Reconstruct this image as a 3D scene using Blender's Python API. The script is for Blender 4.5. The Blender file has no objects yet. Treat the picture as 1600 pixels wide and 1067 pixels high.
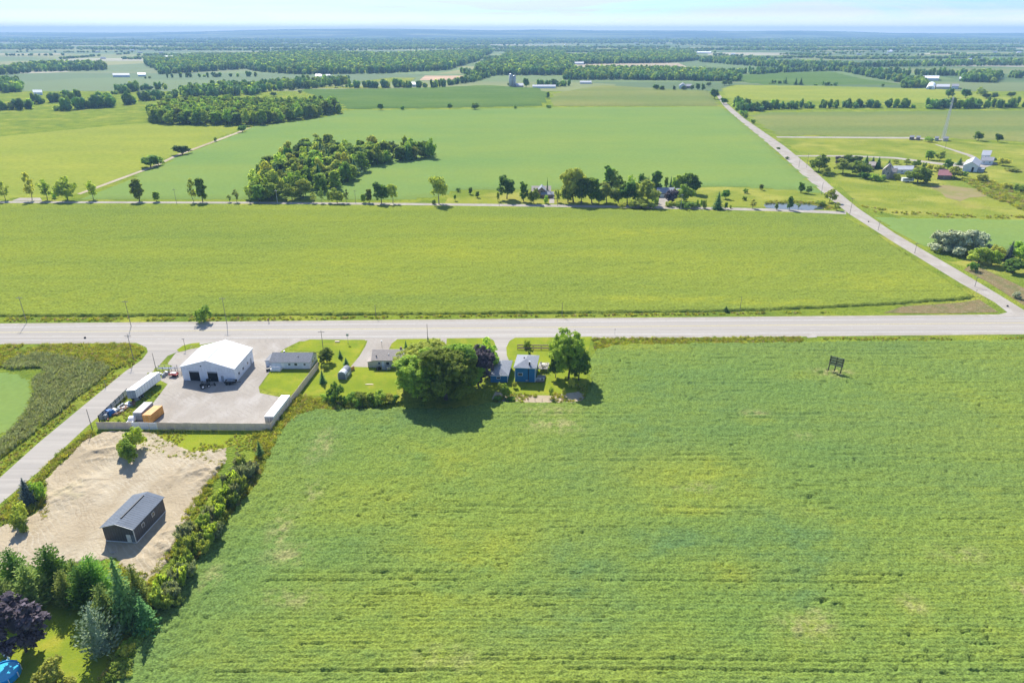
import bpy, math, random
import numpy as np
from mathutils import Vector
from mathutils.geometry import tessellate_polygon
R = math.radians
random.seed(7); rng = np.random.default_rng(7)
S = bpy.context.scene
COL = S.collection

# ---------------------------------------------------------------- camera, light, exposure
PITCH, FPX, CH = 24.4, 1067.0, 100.0
cd = bpy.data.cameras.new('camera'); cam = bpy.data.objects.new('camera', cd); COL.objects.link(cam)
cam.location = (0, 0, CH); cam.rotation_euler = (R(90 - PITCH), 0, 0)
cd.sensor_width = 36.0; cd.lens = 36.0 * FPX / 1600.0; cd.clip_start = 1.0; cd.clip_end = 60000
S.camera = cam
SUN_EL, SUN_AZ = 42.0, -22.0            # azimuth from +Y towards +X
w = bpy.data.worlds.new('World'); S.world = w; w.use_nodes = True
N = w.node_tree.nodes; L = w.node_tree.links; N.clear()
out = N.new('ShaderNodeOutputWorld'); bg = N.new('ShaderNodeBackground'); bg.inputs['Strength'].default_value = 0.15
sky = N.new('ShaderNodeTexSky'); sky.sky_type = 'NISHITA'; sky.sun_disc = False
sky.sun_elevation = R(SUN_EL); sky.sun_rotation = R(SUN_AZ); sky.altitude = 300; sky.air_density = 1.0; sky.dust_density = 0.7; sky.ozone_density = 3.0
# thin wind-drawn cloud sheets over the whole sky
tc = N.new('ShaderNodeTexCoord'); sp = N.new('ShaderNodeSeparateXYZ'); L.new(tc.outputs['Generated'], sp.inputs[0])
ad = N.new('ShaderNodeMath'); ad.operation = 'ADD'; ad.inputs[1].default_value = 0.06; L.new(sp.outputs['Z'], ad.inputs[0])
mx = N.new('ShaderNodeMath'); mx.operation = 'MAXIMUM'; mx.inputs[1].default_value = 0.03; L.new(ad.outputs[0], mx.inputs[0])
dx = N.new('ShaderNodeMath'); dx.operation = 'DIVIDE'; L.new(sp.outputs['X'], dx.inputs[0]); L.new(mx.outputs[0], dx.inputs[1])
dy = N.new('ShaderNodeMath'); dy.operation = 'DIVIDE'; L.new(sp.outputs['Y'], dy.inputs[0]); L.new(mx.outputs[0], dy.inputs[1])
cb = N.new('ShaderNodeCombineXYZ'); L.new(dx.outputs[0], cb.inputs[0]); L.new(dy.outputs[0], cb.inputs[1]); cb.inputs[2].default_value = 3.7
nz = N.new('ShaderNodeTexNoise'); nz.inputs['Scale'].default_value = 0.34; nz.inputs['Detail'].default_value = 7; nz.inputs['Roughness'].default_value = 0.58; nz.inputs['Distortion'].default_value = 0.6
L.new(cb.outputs[0], nz.inputs['Vector'])
rp = N.new('ShaderNodeValToRGB'); rp.color_ramp.elements[0].position = 0.46; rp.color_ramp.elements[0].color = (0, 0, 0, 1)
rp.color_ramp.elements[1].position = 0.62; rp.color_ramp.elements[1].color = (1, 1, 1, 1); L.new(nz.outputs['Fac'], rp.inputs[0])
mixc = N.new('ShaderNodeMix'); mixc.data_type = 'RGBA'; mixc.inputs['B'].default_value = (2.75, 2.85, 2.95, 1)
sk2 = N.new('ShaderNodeMix'); sk2.data_type = 'RGBA'; sk2.blend_type = 'MULTIPLY'; sk2.inputs['Factor'].default_value = 1; sk2.inputs['B'].default_value = (0.285, 0.43, 0.62, 1)
L.new(sky.outputs[0], sk2.inputs['A']); L.new(sk2.outputs['Result'], mixc.inputs['A'])
cm = N.new('ShaderNodeMath'); cm.operation = 'MULTIPLY'; cm.inputs[1].default_value = 0.8; L.new(rp.outputs[0], cm.inputs[0]); L.new(cm.outputs[0], mixc.inputs['Factor'])
hz1 = N.new('ShaderNodeMapRange'); hz1.inputs['From Min'].default_value = 0.0; hz1.inputs['From Max'].default_value = 0.024; hz1.inputs['To Min'].default_value = 0.9; hz1.inputs['To Max'].default_value = 0.0; L.new(sp.outputs['Z'], hz1.inputs[0])
hzm = N.new('ShaderNodeMix'); hzm.data_type = 'RGBA'; hzm.inputs['B'].default_value = (5.8, 5.5, 5.1, 1); L.new(hz1.outputs[0], hzm.inputs['Factor']); L.new(mixc.outputs['Result'], hzm.inputs['A'])
L.new(hzm.outputs['Result'], bg.inputs['Color']); L.new(bg.outputs[0], out.inputs['Surface'])
sd = bpy.data.lights.new('sun', 'SUN'); sd.energy = 4.0; sd.angle = R(0.53); sd.color = (1.0, 0.955, 0.88)
sun = bpy.data.objects.new('sun', sd); COL.objects.link(sun); sun.location = (-100, 200, 300)
sdir = Vector((math.sin(R(SUN_AZ)) * math.cos(R(SUN_EL)), math.cos(R(SUN_AZ)) * math.cos(R(SUN_EL)), math.sin(R(SUN_EL))))
sun.rotation_euler = sdir.to_track_quat('Z', 'Y').to_euler()
S.view_settings.view_transform = 'Standard'; S.view_settings.look = 'None'; S.view_settings.gamma = 1
S.view_settings.use_curve_mapping = False; S.view_settings.exposure = 1.2
S.cycles.max_bounces = 6; S.cycles.diffuse_bounces = 3; S.cycles.transparent_max_bounces = 8; S.cycles.volume_bounces = 0
HAZE = 1.1e-4

# ---------------------------------------------------------------- helpers
sp_, cp_ = math.sin(R(PITCH)), math.cos(R(PITCH))
def P(px, py, z=0.0):                    # where the line of sight through a photo point meets the level z
    u = (px - 800.0) / FPX; v = (533.5 - py) / FPX
    d = (u, cp_ + v * sp_, -sp_ + v * cp_)
    t = (z - CH) / d[2]
    return Vector((d[0] * t, d[1] * t, z))
def depth(pt): return pt.y * cp_ + (CH - pt.z) * sp_
def hgt(yb, yt):                          # height of a thing standing at yb whose top shows at yt
    Y = P(800, yb).y; v = (533.5 - yt) / FPX
    return max(0.3, CH - Y * (sp_ - v * cp_) / (cp_ + v * sp_))
def wid(px, yb): return px / FPX * depth(P(800, yb))

_tab = rng.random((256, 256))
def vn(x, y, s, seed=0):
    x = np.asarray(x) / s + seed * 37.17; y = np.asarray(y) / s + seed * 11.3
    xi = np.floor(x).astype(int); yi = np.floor(y).astype(int); fx = x - xi; fy = y - yi
    fx = fx * fx * (3 - 2 * fx); fy = fy * fy * (3 - 2 * fy)
    a = _tab[xi & 255, yi & 255]; b = _tab[(xi + 1) & 255, yi & 255]; c = _tab[xi & 255, (yi + 1) & 255]; d = _tab[(xi + 1) & 255, (yi + 1) & 255]
    return (a * (1 - fx) + b * fx) * (1 - fy) + (c * (1 - fx) + d * fx) * fy
def fbm(x, y, s, o=4, seed=0):
    t = 0; a = 1; n = 0
    for k in range(o): t = t + a * vn(x, y, s / 2 ** k, seed + k); n += a; a *= 0.55
    return t / n
def inpoly(x, y, poly):
    ins = np.zeros(np.shape(x), bool); n = len(poly)
    for i in range(n):
        x0, y0 = poly[i][0], poly[i][1]; x1, y1 = poly[(i + 1) % n][0], poly[(i + 1) % n][1]
        if y0 == y1: continue
        c = ((y0 > y) != (y1 > y)) & (x < (x1 - x0) * (y - y0) / (y1 - y0) + x0)
        ins ^= c
    return ins

def tag(o, label=None, cat=None, group=None, kind=None):
    if label: o['label'] = label
    if cat: o['category'] = cat
    if group: o['group'] = group
    if kind: o['kind'] = kind
    return o
def empty(name, loc, rz=0, label=None, cat=None, group=None):
    o = bpy.data.objects.new(name, None); COL.objects.link(o); o.location = loc; o.rotation_euler = (0, 0, rz); o.empty_display_size = 1
    return tag(o, label, cat, group)
def mesh_np(name, V, F, mat, smooth=False):
    me = bpy.data.meshes.new(name); V = np.asarray(V, np.float32); F = np.asarray(F, np.int32); k = F.shape[1]
    me.vertices.add(len(V)); me.vertices.foreach_set('co', V.ravel())
    me.loops.add(F.size); me.loops.foreach_set('vertex_index', F.ravel())
    me.polygons.add(len(F)); me.polygons.foreach_set('loop_start', np.arange(0, F.size, k, dtype=np.int32))
    me.polygons.foreach_set('loop_total', np.full(len(F), k, np.int32))
    if smooth: me.polygons.foreach_set('use_smooth', np.ones(len(F), bool))
    me.update(calc_edges=True); me.materials.append(mat); return me
def link(name, me, parent=None):
    o = bpy.data.objects.new(name, me); COL.objects.link(o)
    if parent is not None: o.parent = parent
    return o
class MB:
    def __init__(s): s.V = []; s.F = []
    def hexa(s, p):
        n = len(s.V); s.V += [tuple(q) for q in p]
        s.F += [[n + i for i in f] for f in ((0, 3, 2, 1), (4, 5, 6, 7), (0, 1, 5, 4), (1, 2, 6, 5), (2, 3, 7, 6), (3, 0, 4, 7))]; return s
    def box(s, fr, a0, a1, b0, b1, z0, z1):
        return s.hexa([fr(a0, b0, z0), fr(a1, b0, z0), fr(a1, b1, z0), fr(a0, b1, z0), fr(a0, b0, z1), fr(a1, b0, z1), fr(a1, b1, z1), fr(a0, b1, z1)])
    def poly(s, pts): n = len(s.V); s.V += [tuple(q) for q in pts]; s.F.append(list(range(n, n + len(pts)))); return s
    def prism(s, lo, hi):
        n = len(s.V); k = len(lo); s.V += [tuple(q) for q in lo] + [tuple(q) for q in hi]
        s.F.append([n + i for i in reversed(range(k))]); s.F.append([n + k + i for i in range(k)])
        for i in range(k): j = (i + 1) % k; s.F.append([n + i, n + j, n + k + j, n + k + i])
        return s
    def tube(s, p0, p1, r0, r1=None, n=8):
        r1 = r0 if r1 is None else r1; p0 = Vector(p0); p1 = Vector(p1); d = (p1 - p0).normalized()
        a = d.orthogonal().normalized(); b = d.cross(a)
        lo = [p0 + (a * math.cos(2 * math.pi * i / n) + b * math.sin(2 * math.pi * i / n)) * r0 for i in range(n)]
        hi = [p1 + (a * math.cos(2 * math.pi * i / n) + b * math.sin(2 * math.pi * i / n)) * r1 for i in range(n)]
        return s.prism(lo, hi)
    def lathe(s, c, prof, n=14):
        rings = []
        for r, z in prof:
            rings.append(len(s.V)); s.V += [(c[0] + r * math.cos(2 * math.pi * i / n), c[1] + r * math.sin(2 * math.pi * i / n), c[2] + z) for i in range(n)]
        for a, b in zip(rings, rings[1:]):
            for i in range(n): j = (i + 1) % n; s.F.append([a + i, a + j, b + j, b + i])
        s.F.append([rings[-1] + i for i in range(n)]); s.F.append([rings[0] + i for i in reversed(range(n))]); return s
    def mesh(s, name, mat, smooth=False):
        me = bpy.data.meshes.new(name); me.from_pydata(s.V, [], s.F); me.materials.append(mat)
        if smooth:
            for p in me.polygons: p.use_smooth = True
        return me
    def build(s, name, mat, parent=None, smooth=False): return link(name, s.mesh(name, mat, smooth), parent)
def frame(O, A, B):                      # footprint frame: O front-left, A front-right, B back-right (local to O)
    u = (A - O); W = u.length; u = u / W; v = (B - A); D = v.length; v = v / D
    f = lambda a, b, z: (u.x * a + v.x * b, u.y * a + v.y * b, z)
    return f, W, D
def rect_frame(rz):
    c, s_ = math.cos(rz), math.sin(rz)
    return lambda a, b, z: (c * a - s_ * b, s_ * a + c * b, z)
ID = lambda a, b, z: (a, b, z)
def copy_tree(o, parent=None):
    c = o.copy(); COL.objects.link(c)
    if parent is not None: c.parent = parent
    for ch in KIDS.get(o.name, []): copy_tree(ch, c)
    return c
KIDS = {}

# ---------------------------------------------------------------- materials
def nmat(name):
    m = bpy.data.materials.new(name); m.use_nodes = True; nt = m.node_tree; nt.nodes.clear()
    o = nt.nodes.new('ShaderNodeOutputMaterial'); b = nt.nodes.new('ShaderNodeBsdfPrincipled'); nt.links.new(b.outputs[0], o.inputs[0])
    b.inputs['Specular IOR Level'].default_value = 0.25
    return m, nt, b
def mixrgb(nt, fac, a, b, mode='MIX'):
    n = nt.nodes.new('ShaderNodeMix'); n.data_type = 'RGBA'; n.blend_type = mode
    for key, v in (('Factor', fac), ('A', a), ('B', b)):
        s = n.inputs[key]
        if hasattr(v, 'links'): nt.links.new(v, s)
        elif key == 'Factor': s.default_value = v
        else: s.default_value = (*v, 1)
    return n.outputs['Result']
def noise(nt, scale, detail=4, stretch=(1, 1, 1), rough=0.55, lo=0.35, hi=0.65, coord='pos', dist=0.0, off=(0, 0, 0)):
    if coord == 'pos': g = nt.nodes.new('ShaderNodeNewGeometry').outputs['Position']
    else: g = nt.nodes.new('ShaderNodeTexCoord').outputs['Object']
    mp = nt.nodes.new('ShaderNodeMapping'); mp.inputs['Scale'].default_value = stretch; mp.inputs['Location'].default_value = off; nt.links.new(g, mp.inputs[0])
    n = nt.nodes.new('ShaderNodeTexNoise'); n.inputs['Scale'].default_value = scale; n.inputs['Detail'].default_value = detail; n.inputs['Roughness'].default_value = rough
    n.inputs['Distortion'].default_value = dist
    nt.links.new(mp.outputs[0], n.inputs['Vector'])
    if lo is None: return n.outputs['Fac']
    r = nt.nodes.new('ShaderNodeMapRange'); r.inputs['From Min'].default_value = lo; r.inputs['From Max'].default_value = hi; nt.links.new(n.outputs['Fac'], r.inputs[0])
    return r.outputs[0]
def mathn(nt, op, a, b=0.0):
    n = nt.nodes.new('ShaderNodeMath'); n.operation = op
    for i, v in enumerate((a, b)):
        if hasattr(v, 'links'): nt.links.new(v, n.inputs[i])
        else: n.inputs[i].default_value = v
    return n.outputs[0]
def bump(nt, b, h, strength=0.5, dist=0.3):
    n = nt.nodes.new('ShaderNodeBump'); n.inputs['Strength'].default_value = strength; n.inputs['Distance'].default_value = dist
    nt.links.new(h, n.inputs['Height']); nt.links.new(n.outputs[0], b.inputs['Normal'])
def plain(name, c, rough=0.6, var=0.12, scale=1.5, metal=0.0, coord='obj', stretch=(1, 1, 1), bmp=0.0):
    m, nt, b = nmat(name); b.inputs['Roughness'].default_value = rough; b.inputs['Metallic'].default_value = metal
    c2 = tuple(x * (1 - 2.2 * var) for x in c); c3 = tuple(min(1, x * (1 + var)) for x in c)
    f = noise(nt, scale, 6, stretch, coord=coord, lo=0.3, hi=0.7)
    nt.links.new(mixrgb(nt, f, c2, c3), b.inputs['Base Color'])
    if bmp: bump(nt, b, noise(nt, scale * 4, 3, stretch, coord=coord), bmp, 0.05)
    return m
def layered(name, base, layers, rough=0.95, bmp=None, spec=0.0):
    """layers: (colour, scale, detail, stretch, lo, hi, amount[, off])"""
    m, nt, b = nmat(name); b.inputs['Roughness'].default_value = rough; b.inputs['Specular IOR Level'].default_value = spec
    c = base
    for i, l in enumerate(layers):
        if l[2] == 'tracks':
            w_ = nt.nodes.new('ShaderNodeTexWave'); w_.inputs['Scale'].default_value = l[1]; w_.inputs['Distortion'].default_value = l[3]; w_.inputs['Detail'].default_value = 3; w_.inputs['Detail Scale'].default_value = 0.35; w_.bands_direction = 'DIAGONAL'
            nt.links.new(nt.nodes.new('ShaderNodeNewGeometry').outputs['Position'], w_.inputs['Vector']); r_ = nt.nodes.new('ShaderNodeMapRange'); r_.inputs['From Min'].default_value = l[4]; r_.inputs['From Max'].default_value = l[5]; nt.links.new(w_.outputs['Fac'], r_.inputs[0])
            f = mathn(nt, 'MULTIPLY', r_.outputs[0], noise(nt, 0.12, 4, lo=.45, hi=.6, off=(31 * i, 7, 0)))
        else: f = noise(nt, l[1], l[2], l[3], lo=l[4], hi=l[5], off=(17.3 * i + 3, 9.1 * i, 0), dist=(l[7] if len(l) > 7 else 0))
        f = mathn(nt, 'MULTIPLY', f, l[6])
        c = mixrgb(nt, f, c, l[0])
    nt.links.new(c, b.inputs['Base Color'])
    if bmp: bump(nt, b, noise(nt, bmp[0], 4, bmp[3] if len(bmp) > 3 else (1, 1, 1)), bmp[1], bmp[2])
    return m
I3 = (1, 1, 1)
M = {}
M['grass'] = layered('rough_grass', (0.214, 0.266, 0.031), [((0.117, 0.179, 0.026), 0.06, 5, I3, .42, .62, .8), ((0.359, 0.345, 0.053), 0.035, 5, I3, .5, .68, .7), ((0.076, 0.122, 0.018), 0.5, 5, I3, .5, .7, .6), ((0.373, 0.374, 0.070), 1.2, 3, I3, .55, .75, .5)], bmp=(1.6, 0.7, 0.5))
M['lawn'] = layered('mown_lawn', (0.222, 0.260, 0.023), [((0.140, 0.197, 0.021), 0.12, 5, I3, .4, .65, .8), ((0.319, 0.289, 0.040), 0.2, 4, I3, .52, .7, .6), ((0.115, 0.162, 0.017), 1.6, 3, I3, .5, .75, .5)], bmp=(3, 0.4, 0.1))
M['asphalt'] = layered('pale_asphalt', (0.350, 0.318, 0.274), [((0.267, 0.246, 0.212), 0.45, 3, (0.004, 1, 1), .48, .6, .45), ((0.311, 0.286, 0.249), 0.05, 6, (0.2, 2.5, 1), .4, .65, .8), ((0.412, 0.376, 0.321), 0.1, 4, (0.05, 4, 1), .5, .6, .6), ((0.278, 0.262, 0.227), 0.35, 5, (1, 1, 1), .55, .75, .35)], rough=0.9, bmp=(6, 0.2, 0.02))
M['gravel'] = layered('pale_gravel', (0.35, 0.315, 0.265), [((0.29, 0.255, 0.21), 0.09, 6, I3, .4, .65, .8), ((0.41, 0.375, 0.33), 0.22, 5, (1, .45, 1), .5, .68, .7), ((0.26, 0.235, 0.2), 0.3, 'tracks', 14, .8, .98, .5), ((0.232, 0.21, 0.18), 0.8, 5, I3, .56, .75, .45)], rough=0.95, bmp=(2, 0.4, 0.1))
M['dirt'] = layered('bare_sandy_soil', (0.382, 0.313, 0.210), [((0.286, 0.228, 0.146), 0.07, 6, I3, .44, .64, .7), ((0.446, 0.388, 0.283), 0.06, 5, (1, .5, 1), .48, .62, .85), ((0.222, 0.172, 0.103), 0.35, 6, (1.2, .22, 1), .58, .7, .4, 0.8), ((0.244, 0.186, 0.115), 0.5, 'tracks', 16, .8, .98, .45), ((0.488, 0.434, 0.325), 0.37, 'tracks', 11, .8, .98, .35), ((0.212, 0.162, 0.103), 0.3, 6, (.25, 1.3, 1), .6, .7, .4, 1.2), ((0.276, 0.273, 0.128), 0.05, 5, I3, .6, .7, .5)], rough=0.97, bmp=(1.5, 0.4, 0.2))
M['line'] = plain('faded_white_paint', (0.47, 0.455, 0.43), 0.8, 0.2, 2, coord='pos')
M['yline'] = plain('faded_yellow_paint', (0.5, 0.42, 0.18), 0.8, 0.2, 2, coord='pos')
M['white_roof'] = plain('white_sheet_roof', (0.8, 0.8, 0.79), 0.45, 0.03, 0.6)
M['white_wall'] = plain('white_metal_siding', (0.66, 0.69, 0.72), 0.5, 0.06, 0.8)
M['cream_wall'] = plain('cream_siding', (0.578, 0.519, 0.408), 0.6, 0.06, 0.8)
M['grey_shingle'] = plain('grey_shingle', (0.235, 0.24, 0.25), 0.9, 0.12, 2.5, bmp=0.3)
M['taupe_shingle'] = plain('taupe_shingle', (0.389, 0.337, 0.285), 0.9, 0.1, 2.5, bmp=0.3)
M['pale_shingle'] = plain('pale_shingle', (0.272, 0.286, 0.307), 0.9, 0.1, 2.5, bmp=0.3)
M['slate_steel'] = plain('slate_steel_roof', (0.15, 0.175, 0.205), 0.85, 0.08, 0.5)
M['char_wall'] = plain('charcoal_siding', (0.085, 0.082, 0.082), 0.6, 0.08, 0.6)
M['blue_wall'] = plain('blue_siding', (0.018, 0.15, 0.30), 0.6, 0.08, 0.8)
M['white_trim'] = plain('white_trim', (0.75, 0.75, 0.73), 0.5, 0.03, 1)
M['dark'] = plain('black_and_painted_shade', (0.012, 0.013, 0.016), 0.9, 0.1, 1)  # near-black for dark parts; also paints the shade inside the workshop bays
M['glass'] = plain('window_glass', (0.03, 0.045, 0.06), 0.08, 0.1, 1); M['glass'].node_tree.nodes['Principled BSDF'].inputs['Specular IOR Level'].default_value = 0.6
M['black_metal'] = plain('black_metal', (0.02, 0.021, 0.023), 0.5, 0.2, 3)
M['steel'] = plain('galvanised_steel', (0.42, 0.44, 0.46), 0.45, 0.1, 2, metal=0.4)
M['rust'] = plain('rusty_steel', (0.22, 0.12, 0.07), 0.85, 0.25, 2)
M['pole_wood'] = plain('grey_pole_wood', (0.240, 0.210, 0.180), 0.9, 0.2, 4)
M['board'] = plain('tan_fence_board', (0.7, 0.57, 0.43), 0.9, 0.08, 0.7)
M['timber'] = plain('weathered_timber', (0.2, 0.15, 0.11), 0.9, 0.2, 3)
M['deck'] = plain('grey_deck_board', (0.34, 0.31, 0.29), 0.85, 0.12, 3)
M['orange'] = plain('orange_paint', (0.6, 0.3, 0.075), 0.6, 0.12, 1)
M['grey_paint'] = plain('grey_paint', (0.3, 0.33, 0.35), 0.6, 0.12, 1)
M['tyre'] = plain('tyre_rubber', (0.02, 0.02, 0.02), 0.9, 0.1, 3)
M['red'] = plain('red_paint', (0.45, 0.04, 0.03), 0.5, 0.1, 3)
M['green_paint'] = plain('tractor_green', (0.03, 0.12, 0.04), 0.5, 0.1, 3)
M['blue_tarp'] = plain('blue_tarp', (0.02, 0.14, 0.4), 0.6, 0.15, 2)
M['teal'] = plain('teal_plastic', (0.02, 0.38, 0.4), 0.5, 0.12, 3)
M['pool_blue'] = plain('pool_liner', (0.02, 0.3, 0.62), 0.4, 0.06, 2)
M['maroon_roof'] = plain('maroon_roof', (0.3, 0.13, 0.13), 0.8, 0.1, 1)
M['far_roof'] = plain('pale_far_roof', (0.413, 0.420, 0.435), 0.7, 0.06, 0.3)
M['far_dark_roof'] = plain('grey_far_roof', (0.25, 0.25, 0.27), 0.8, 0.08, 0.3)
M['brown_wall'] = plain('brown_brick', (0.3, 0.2, 0.155), 0.9, 0.1, 1)
M['silo'] = plain('silo_concrete', (0.5, 0.48, 0.46), 0.8, 0.08, 0.4)
M['bark'] = plain('bark', (0.12, 0.095, 0.07), 0.95, 0.25, 3, bmp=0.5)
M['pale_bark'] = plain('pale_bark', (0.3, 0.27, 0.22), 0.95, 0.25, 3)
m, nt, b = nmat('pond_water'); b.inputs['Base Color'].default_value = (0.05, 0.07, 0.08, 1); b.inputs['Roughness'].default_value = 0.06; b.inputs['Specular IOR Level'].default_value = 0.8
bump(nt, b, noise(nt, 0.8, 3), 0.06, 0.05); M['water'] = m
m, nt, b = nmat('pool_water'); b.inputs['Base Color'].default_value = (0.06, 0.42, 0.6, 1); b.inputs['Roughness'].default_value = 0.08
bump(nt, b, noise(nt, 2.5, 3), 0.25, 0.05); M['pool_water'] = m

def leafmat(name, c1, c2, obj_var=0.35, rough=0.8, trans=0.55):
    m, nt, b = nmat(name); b.inputs['Roughness'].default_value = rough; b.inputs['Specular IOR Level'].default_value = 0.15
    isl = nt.nodes.new('ShaderNodeNewGeometry').outputs['Random Per Island']
    c = mixrgb(nt, isl, c1, c2)
    oi = nt.nodes.new('ShaderNodeObjectInfo').outputs['Random']
    h = nt.nodes.new('ShaderNodeHueSaturation'); nt.links.new(c, h.inputs['Color'])
    mr = nt.nodes.new('ShaderNodeMapRange'); mr.inputs['To Min'].default_value = 1 - obj_var; mr.inputs['To Max'].default_value = 1 + obj_var; nt.links.new(oi, mr.inputs[0]); nt.links.new(mr.outputs[0], h.inputs['Value'])
    oi2 = mathn(nt, 'FRACT', mathn(nt, 'MULTIPLY', oi, 7.31)); mr2 = nt.nodes.new('ShaderNodeMapRange'); mr2.inputs['To Min'].default_value = 0.48; mr2.inputs['To Max'].default_value = 0.515
    nt.links.new(oi2, mr2.inputs[0]); nt.links.new(mr2.outputs[0], h.inputs['Hue'])
    nt.links.new(h.outputs[0], b.inputs['Base Color'])
    t = nt.nodes.new('ShaderNodeBsdfTranslucent'); nt.links.new(mixrgb(nt, 1.0, h.outputs[0], (1.5, 1.4, 0.8), 'MULTIPLY'), t.inputs[0])
    mxs = nt.nodes.new('ShaderNodeMixShader'); mxs.inputs[0].default_value = trans
    o = [n for n in nt.nodes if n.type == 'OUTPUT_MATERIAL'][0]
    nt.links.new(b.outputs[0], mxs.inputs[1]); nt.links.new(t.outputs[0], mxs.inputs[2]); nt.links.new(mxs.outputs[0], o.inputs[0])
    return m
M['leaf'] = leafmat('green_leaves', (0.172, 0.273, 0.043), (0.419, 0.548, 0.076))
M['leaf_light'] = leafmat('light_green_leaves', (0.231, 0.316, 0.058), (0.549, 0.583, 0.117), 0.2)
M['leaf_dark'] = leafmat('dark_green_leaves', (0.094, 0.198, 0.034), (0.227, 0.373, 0.057))
M['needles'] = leafmat('dark_needles', (0.056, 0.143, 0.041), (0.158, 0.305, 0.072), 0.2, trans=0.12)
M['needles_blue'] = leafmat('blue_needles', (0.05, 0.075, 0.065), (0.12, 0.16, 0.145), 0.15, trans=0.1)
M['needles_cedar'] = leafmat('cedar_foliage', (0.12, 0.19, 0.04), (0.33, 0.38, 0.085), 0.2, trans=0.35)  # own yellow-green colour of the lighter cedars
M['needles_pine'] = leafmat('pine_needles', (0.104, 0.163, 0.072), (0.286, 0.351, 0.228), 0.1, trans=0.2)
M['copper'] = leafmat('copper_leaves', (0.045, 0.036, 0.043), (0.15, 0.122, 0.14), 0.1, trans=0.2)
M['silver'] = leafmat('silver_leaves', (0.265, 0.310, 0.172), (0.613, 0.659, 0.412), 0.1, trans=0.2)
M['reed'] = leafmat('reed_blades', (0.15, 0.19, 0.09), (0.38, 0.42, 0.22), 0.25, trans=0.3)
M['weed'] = leafmat('weed_leaves', (0.208, 0.254, 0.029), (0.490, 0.490, 0.065), 0.3, trans=0.3)
M['weed_dark'] = leafmat('green_weeds', (0.162, 0.235, 0.042), (0.405, 0.470, 0.084), 0.3, trans=0.3)
M['straw'] = leafmat('dry_grass', (0.286, 0.247, 0.108), (0.494, 0.429, 0.204), 0.2, trans=0.3)

# crop materials: the mesh carries plant colour in an attribute (R yellowed, G lush blue-green, B thin or dry)
def cropmat(name, base, yel, lush, dry, specks=(0.03, 0.075, 0.01), fine=1.2, speck_amt=0.75, bm=(1.3, 0.8, 0.5), attr=True, band=None, big=(.45, .5), finev=(.72, 1.26)):
    m, nt, b = nmat(name); b.inputs['Roughness'].default_value = 0.95; b.inputs['Specular IOR Level'].default_value = 0.0
    c = mixrgb(nt, mathn(nt, 'MULTIPLY', noise(nt, 0.02, 5, (0.5, 1, 1), lo=.38, hi=.62), big[0]), base, yel)
    c = mixrgb(nt, mathn(nt, 'MULTIPLY', noise(nt, 0.013, 5, (0.6, 1, 1), lo=.45, hi=.65, off=(50, 20, 0)), big[1]), c, lush)
    if band: c = mixrgb(nt, mathn(nt, 'MULTIPLY', noise(nt, band[0], 4, (0.03, 1, 1), lo=.45, hi=.6, off=(5, 2, 0)), band[1]), c, lush)
    if attr:
        a = nt.nodes.new('ShaderNodeAttribute'); a.attribute_name = 'plant'; s = nt.nodes.new('ShaderNodeSeparateColor'); nt.links.new(a.outputs['Color'], s.inputs[0])
        br = noise(nt, 0.25, 5, (0.6, 1, 1), lo=.3, hi=.6)
        c = mixrgb(nt, mathn(nt, 'MULTIPLY', s.outputs[0], br), c, yel); c = mixrgb(nt, mathn(nt, 'MULTIPLY', s.outputs[1], br), c, lush); c = mixrgb(nt, mathn(nt, 'MULTIPLY', s.outputs[2], noise(nt, 0.5, 5, lo=.4, hi=.6)), c, dry)
    f1 = noise(nt, fine, 3, I3, lo=.35, hi=.7)
    c = mixrgb(nt, 0.55, c, mixrgb(nt, f1, tuple(x * 0.62 for x in base), tuple(x * 1.75 for x in base)), 'SOFT_LIGHT') if False else c
    hs = nt.nodes.new('ShaderNodeHueSaturation'); nt.links.new(c, hs.inputs['Color'])
    mr = nt.nodes.new('ShaderNodeMapRange'); mr.inputs['To Min'].default_value = finev[0]; mr.inputs['To Max'].default_value = finev[1]; nt.links.new(f1, mr.inputs[0]); nt.links.new(mr.outputs[0], hs.inputs['Value'])
    c = hs.outputs[0]
    f2 = mathn(nt, 'MULTIPLY', noise(nt, fine * 0.7, 4, (0.55, 1.6, 1), lo=.56, hi=.7, off=(9, 9, 0)), speck_amt)
    c = mixrgb(nt, f2, c, specks)
    nt.links.new(c, b.inputs['Base Color']); bump(nt, b, noise(nt, bm[0], 5, (0.8, 1, 1)), bm[1], bm[2]); return m
M['soy_near'] = cropmat('soybean_near', (0.140, 0.210, 0.044), (0.219, 0.256, 0.038), (0.103, 0.175, 0.057), (0.288, 0.279, 0.110), specks=(0.061, 0.107, 0.020), fine=2.4, finev=(.66, 1.36), bm=(3.4, 0.5, 0.2), speck_amt=0.6, band=(0.8, 0.25), big=(.7, .5))
M['soy_mid'] = cropmat('soybean_mid', (0.184, 0.227, 0.034), (0.252, 0.274, 0.031), (0.139, 0.192, 0.037), (0.288, 0.278, 0.064), specks=(0.096, 0.134, 0.018), fine=1.1, bm=(1.5, 0.4, 0.3), speck_amt=0.45, band=(0.06, 0.35), big=(.4, .4))
M['soy_far'] = cropmat('lush_crop', (0.168, 0.239, 0.059), (0.200, 0.247, 0.054), (0.130, 0.216, 0.061), (0.260, 0.241, 0.081), fine=0.5, bm=(0.865, 0.052, 0.090), speck_amt=0.0, attr=False, band=(0.008, 0.35), big=(.5, .5), finev=(.93, 1.07))
M['hay'] = cropmat('yellow_hayfield', (0.232, 0.265, 0.04), (0.3, 0.3, 0.05), (0.18, 0.225, 0.04), (0.367, 0.313, 0.083), fine=0.3, bm=(0.8, 0.08, 0.1), speck_amt=0.25, attr=False, band=(0.02, 0.3), finev=(.88, 1.1))
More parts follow.
